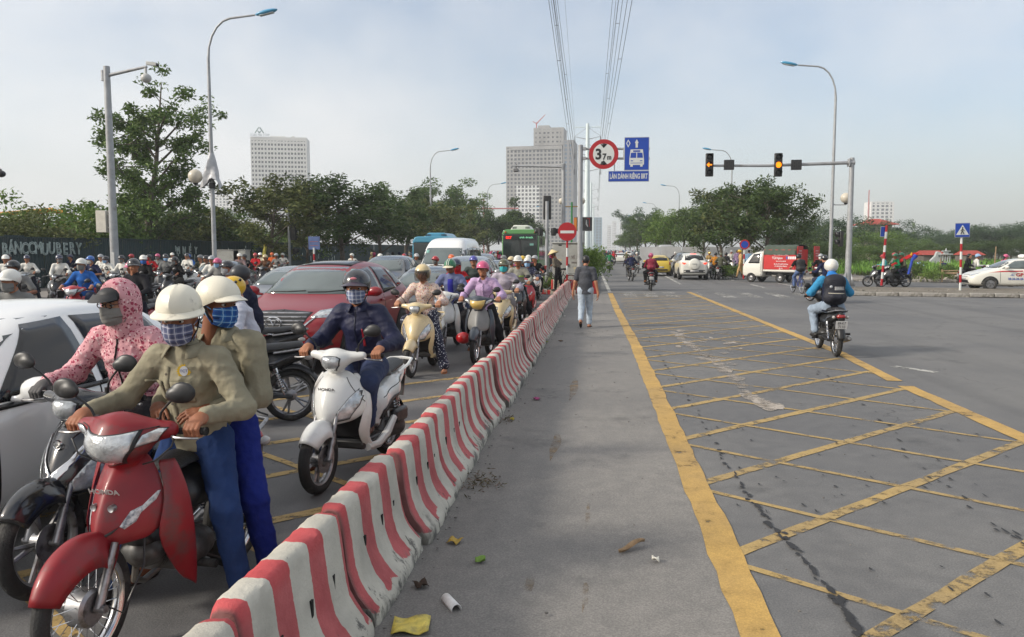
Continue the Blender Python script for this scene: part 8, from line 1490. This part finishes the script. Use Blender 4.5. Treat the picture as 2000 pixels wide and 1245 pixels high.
# ================================================================ FAR CROWD
far_mesh('a', rider(True,'floor','floor')); far_mesh('b', rider(True,'down','floor',look=(.25,-.05)),); far_mesh('c', rider(False,'down','down',look=(-.3,0)), 'tee'); far_mesh('d', rider(True,'floor','down',look=(-.15,-.1),scale=.94), long_hair=True); far_mesh('e', joints((-.85,0,.86), (.02,.02,.53), [dict(p=(-.385,.315,1.02)), dict(p=(-.52,-.16,.95), kind='relax', x=(.8,.2,-.4), z=(.3,0,.9))], [FT['down'](1), FT['down'](-1)], look=(.6,-.1))); far_mesh('f', rider(False,'peg','down',lean=(.15,-.02,.47),look=(-.6,.05),scale=1.03)); far_mesh('p', passenger((.2,0))); far_mesh('q', passenger((-.3,0),scale=.94), long_hair=True)
far_mesh('w', joints((0,0,.9), (.02,0,.52), [dict(p=(.1,.27,.85), kind='relax', x=(.1,0,-1), z=(0,1,0), elbow=(-1,0,0)), dict(p=(-.08,-.27,.85), kind='relax', x=(0,0,-1), z=(0,-1,0), elbow=(-1,0,0))], [dict(p=(.25,.09,0), knee=(1,0,0)), dict(p=(-.25,-.09,.03), knee=(1,0,0))]))
PROTO = M('proto_paint', (.5,.1,.1), .3, coat=.8); FB = {}
for k, fn in (('s', lambda e: scooter(e, PROTO, False, pl=('',''))), ('v', lambda e: scooter(e, PROTO, False, look='vespa', pl=('',''))), ('u', lambda e: underbone(e, PROTO, False, 'cast', pl=('','')))):
    e = empty('tmp'); fn(e); FB[k] = flatten(e, 'motorbike', [PROTO]); killtree(e)
def far_moto(k, p, ang, col, label, group, z=0):
    o = bpy.data.objects.new('motorbike', FB[k]); link(o); o.matrix_world = MX.Translation((p[0],p[1],z)) @ MX.Rotation(ang, 4, 'Z'); o.material_slots[0].link = 'OBJECT'; o.material_slots[0].material = PT(col); tag(o, label, 'motorbike', group); return o
cols_ = ['white','dark','red','black','silver','navy','grey','white','dark','maroon']
def unit(px, Y, deg, pose, top, hel, mask, bike, where, grp, hk='half', bcol=None, away=False, skin=None, z=0):
    rr_ = random.Random(int(px*13+Y*7)); deg += rr_.uniform(-9,9); pose = rr_.choice([pose,'e','f']) if pose in 'abc' and not away else pose; ang = R(90+deg) if away else FACE(deg); f = V((cos(ang), sin(ang), 0)); p = GX(px, Y)+f*.75; i = int(px*7+Y*3); bc = bcol or cols_[i % 10]
    mw = MX.Translation((p.x,p.y,z)) @ MX.Rotation(ang, 4, 'Z'); bt = {'s':'scooter','v':'round-nosed scooter','u':'motorbike'}[bike]
    far_moto(bike, p, ang, bc, '%s %s of the rider %s' % (bc, bt, where), 'motorbikes '+grp, z)
    mk = '' if not mask else (', %s mask,' % mask); far_person(pose, mw, '%s-clad rider in %s helmet%s %s' % (top, hel, mk, where), [TOP(top), cloth([(30,32,44),(24,24,26),(52,58,76),(60,58,54)][i % 4]), BSH], 'riders '+grp, hk, HM(hel), MK(mask) if mask else None, skin if skin is not None else i); return mw
GQ = 'in the left crowd'
for r_ in [(25,8.6,0,'d','grey','white','grey','s','hidden behind the white hatchback roof'),(29,13.6,8,'c','grey','black',None,'u','with sunglasses at the left edge'),(8,23,5,'a','white','white',None,'s','cut by the left edge before the graffiti'),(54,26,10,'b','white','navy',None,'u','under the letter N of the graffiti'),(113,24,14,'b','white','navy','grey','s','under the letters MU of the graffiti'),
  (162,16.2,4,'a','blue','white','grey','u','in the open blue jacket'),(180,24,0,'c','navy','blue','white','s','just right of the blue jacket'),(199,31,0,'a','white','silver',None,'u','left of the camera pole, far row'),(209,27,0,'d','white','dark','light blue','s','close left of the camera pole'),(240,26,0,'b','white','dark','grey','u','close right of the camera pole'),
  (256,13.4,0,'a','dark','dark',None,'s','directly behind the pink hood'),(262,15.0,-4,'d','turquoise','pink',None,'s','with turquoise sleeves right of the pink hood'),(277,22,-5,'c','black','white','blue','u','in black above the turquoise sleeves'),(296,33,0,'b','red','dark','red','v','in the red hooded jacket'),(310,35,0,'a','grey','pink','grey','s','right of the red hooded jacket'),
  (321,28,-3,'b','grey','dark','light blue','v','beside the red round-nosed scooter'),(344,25,-6,'d','black','black','grey','s','with a black top on the white scooter'),(363,33,0,'a','white','dark',None,'u','left of the lamp post foot'),(372,38,0,'b','blue','blue',None,'s','in blue left of the lamp post foot'),(395,31,0,'a','camouflage','grey',None,'u','in camouflage at the lamp post'),
  (407,28,0,'c','white','dark',None,'s','in white right of the lamp post'),(415,24,0,'a','white','silver',None,'s','above the yellow helmet'),(427,21,0,'d','grey','pink','light blue','s','near the grey saloon'),(452,14.3,6,'a','navy','dark','silver','u','close above the yellow helmet'),(466,34,0,'c','plaid','white',None,'u','before the wide utility box'),(481,36,0,'a','dark','dark',None,'s','before the narrow utility box'),
  (228,34,0,'a','dark','dark',None,'u','hidden behind the camera pole'),(261,36,0,'b','red','red',None,'s','far back with the small red helmet'),(335,40,0,'a','white','white',None,'u','far back before the splashed fence'),(142,34,0,'c','navy','navy',None,'u','far back under the letters BERY'),(78,36,0,'a','dark','black',None,'s','far back under the letter C'),(497,38,0,'b','red','red',None,'s','far back left of the olive tree'),
  (507,42,0,'a','cream','white',None,'u','at the olive tree trunk'),(519,36,0,'d','brown','beige',None,'s','right of the olive tree trunk'),(530,44,0,'b','orange','orange',None,'u','with an orange helmet near the left traffic light'),(541,40,0,'a','grey','silver',None,'s','under the left traffic light'),(553,46,0,'c','white','white',None,'u','right of the left traffic light'),(20,31,0,'b','maroon','dark',None,'u','in maroon at the left edge'),
  (741,31,0,'a','dark','white',None,'s','above the dark SUV roof'),(779,30,0,'b','plaid','grey',None,'u','in plaid left of the white van'),(790,36,0,'a','red','red',None,'s','with a red helmet left of the white van'),(812,33,0,'c','grey','silver',None,'u','at the white van corner'),(800,38,0,'a','dark','dark',None,'s','behind the silver helmet at the van corner'),(853,25.5,0,'b','grey','red','grey','s','right before the white van'),(880,26,0,'a','orange','orange',None,'u','orange before the white van windscreen'),
  (760,40,0,'a','dark','black',None,'u','far behind the dark SUV'),(690,44,0,'b','white','white',None,'s','beyond the red SUV roof'),(1000,24.5,0,'b','grey','beige','grey','s','behind the white hard hat'),(1012,26.5,0,'d','magenta','red',None,'s','in magenta behind the red scooter'),(1021,25.5,-3,'c','black','yellow','grey','u','directly behind the red scooter'),(1034,31,0,'a','pink','white','black','s','in pale pink before the green bus'),
  (1047,29.5,-4,'b','black','silver',None,'s','in black at the median tip'),(986,30,0,'a','dark','grey',None,'u','before the green bus left corner'),(902,31,0,'a','dark','dark',None,'s','hidden between silver SUV and dark saloon'),(940,46,0,'a','white','white',None,'u','far before the third left lamp'),(962,50,0,'b','red','dark',None,'s','far left of the green bus')]: unit(*r_, GQ)
GA = 'driving away'
mw = unit(1271,36.8,2,'a','black','maroon',None,'u','beside the yellow hatchback',GA,away=True,bcol='dark'); o = far_person('p', mw, 'pillion with maroon rucksack and pink helmet beside the yellow hatchback', [TOP('maroon'), cloth((24,24,28)), SND], 'riders '+GA, 'half', HM('pink'), None, 1); backpack(FARP['p'][1], mw, M('maroon_pack', S(130,28,52), .7), 'maroon rucksack on the pillion beside the yellow hatchback', stripes=False)
for r_ in [(1233,48,0,'a','navy','silver',None,'u','in navy left of the maroon rucksack'),(1191,71,0,'a','green','dark',None,'s','in dark green alone near the lane line'),(1224,88,0,'b','olive','cream',None,'u','in olive far ahead'),(1244,64,0,'a','grey','white',None,'u','carrying boxes right of the navy rider'),(1319,72,0,'a','dark','white',None,'s','beside the silver white van'),(1206,120,0,'a','white','white',None,'u','in white far ahead'),(1182,110,0,'b','navy','dark',None,'s','far ahead by the median'),(1265,96,0,'a','grey','silver',None,'s','far ahead under the trees'),(1199,95,0,'a','red','red',None,'u','in red far ahead'),(1254,80,0,'c','white','white',None,'u','with white helmet past the navy rider'),(1280,90,0,'a','olive','olive',None,'s','far ahead before the van')]: unit(*r_, GA, away=True)
GR = 'under the right trees'
for r_ in [(1397,52.5,-30,'a','mustard','dark',None,'u','in mustard under the trees'),(1408,50.5,-20,'b','camouflage','olive',None,'u','in camouflage under the trees'),(1417,56,-30,'a','dark','dark',None,'s','in dark right of the camouflage rider')]: unit(*r_, GR, away=True, z=0)
unit(1428,60,10,'b','white','silver',None,'s','parked facing out under the trees',GR,bcol='white',z=.13); unit(1385,64,0,'a','khaki','yellow',None,'u','with a yellow helmet behind the white compact SUV',GR,z=0)
GS = 'at the right junction'
unit(1603,38,-12,'a','black','silver','white','s','facing out left of the lamp post',GS,bcol='white'); unit(1613,29,25,'a','navy','dark',None,'u','in navy hidden behind the blue-sleeved rider',GS,away=True,bcol='dark')
unit(1728,41.5,-88,'d','teal','red',None,'s','with teal sleeves facing left at the striped post',GS,bcol='black'); unit(1745,44,-85,'a','grey','red',None,'u','in grey behind the teal sleeves',GS,bcol='dark')
mw = unit(1752,41.2,-88,'a','green','green',None,'u','in the green jacket facing left',GS,bcol='dark'); far_person('p', mw, 'pillion in camouflage with green helmet holding the red flag bundle', [TOP('camouflage'), cloth((40,44,60)), BSH], 'riders '+GS, 'half', HM('green'), None, 1)
mw = unit(1904,42.5,90,'a','white','light blue',None,'u','in the white shirt facing right behind the taxi',GS,bcol='dark'); far_person('q', mw, 'long-haired woman in black riding pillion behind the crossing sign post', [TOP('black'), cloth((24,24,28)), BSH], 'riders '+GS, None, None, None, 2); unit(1962,42.8,90,'d','pink','pink',None,'s','with a pink helmet hidden behind the taxi roof',GS)
a, b = PY(1742,520,41), PY(1795,494,41.2); mb = MB()
for k in range(4): mb.tube([a+V((0,.03*k,.02*k)), a.lerp(b,.6)+V((0,.03*k,.03*k)), b+V((-.06*k,.03*k,.0))], [.02,.05,.02], 6)
o = mb.build('flag_bundle', M('flag_red', S(196,30,34), .8)); tag(o, 'bundle of rolled red flags held across the motorbike', 'flags'); mb = MB(); mb.tube([a.lerp(b,.7)+V((0,-.02,.05)), b+V((-.35,-.02,.02))], [.05,.02], 6); mb.build('yellow_flag', M('flag_yellow', S(214,166,40), .8), o); mb = MB(); mb.tube([PY(1789,499,41),PY(1782,508,41),PY(1774,536,41)], [.12,.07,.06], 8); o2 = mb.build('rolled_banner', M('banner_blue', S(40,70,170), .7, var=.3, vs=8)); tag(o2, 'blue and white rolled banner standing behind the green-jacketed rider', 'banner')
# policeman and bystanders
KH = cloth((186,152,104)); mwp = MX.Translation((GX(1447,50).x,50,.13)) @ MX.Rotation(R(185),4,'Z'); o = far_person('w', mwp, 'traffic policeman in khaki uniform with yellow helmet stepping along the kerb', [KH, KH, BSH], None, 'half', HM('yellow'), None, 0)
for px, Y, c_, lb, an in ((1440,58,'lilac','bystander in lilac under the trees',90),(1462,55,'light blue','bystander in light blue behind the no parking sign',60),(1383,75,'white','bystander in white far under the trees',90)): far_person('w', MX.Translation((GX(px,Y).x,Y,.13)) @ MX.Rotation(R(an),4,'Z'), lb, [TOP(c_), cloth((50,54,70)), BSH], 'people under the right trees', None, None, None, px)
for px, Y, c_, lb in ((1808,78,'light blue','farm worker in light blue bending in the field'),(1857,76,'navy','farm worker in navy bending in the field')): far_person('w', MX.Translation((GX(px,Y).x,Y,-.35)) @ MX.Rotation(R(100),4,'Z') @ MX.Rotation(.8,4,'Y'), lb, [TOP(c_), cloth((50,54,70)), BSH], 'farm workers', None, None, None, px)
# distant masses of riders
def mass(name, n_, fx, fy, label, face):
    mb = MB(); cs = ['white','dark','red','navy','grey','blue','pink','green','beige','black']
    for i in range(n_):
        x, y = random.uniform(*fx), random.uniform(*fy)**1.0; c_ = random.randrange(10); h_ = random.randrange(10); mb.sph((x,y,1.56),(.13,.14,.13),8,h_); mb.tube([(x,y,.75),(x,y,1.2),(x,y-.0,1.42)], [.2,.21,.1], 7, c_, flat=.6); mb.tube([(x,y-.6*face,.3),(x,y-.5*face,.8),(x,y-.4*face,1.0)], [.12,.2,.16], 6, 1+2*(i % 2)); mb.tube([(x,y-.5*face,.5),(x,y+.6*face,.6)], [.15,.2], 6, 1); mb.tube([(x,y-.62*face,.0),(x,y-.62*face,.5)], .06, 5, 9)
    o = mb.build(name, [TOP(c) for c in cs], ang=60, flip=True); o['kind'] = 'stuff'; tag(o, label, 'crowd'); return o
mass('left_rider_mass', 130, (-16.5,-7.5), (50,130), 'distant packed riders of the left carriageway', 1); mass('centre_rider_mass', 50, (-7,-4), (70,140), 'distant packed riders behind the green bus', 1); mass('right_rider_mass', 110, (-.0,11.5), (125,330), 'distant riders filling the right carriageway', -1)
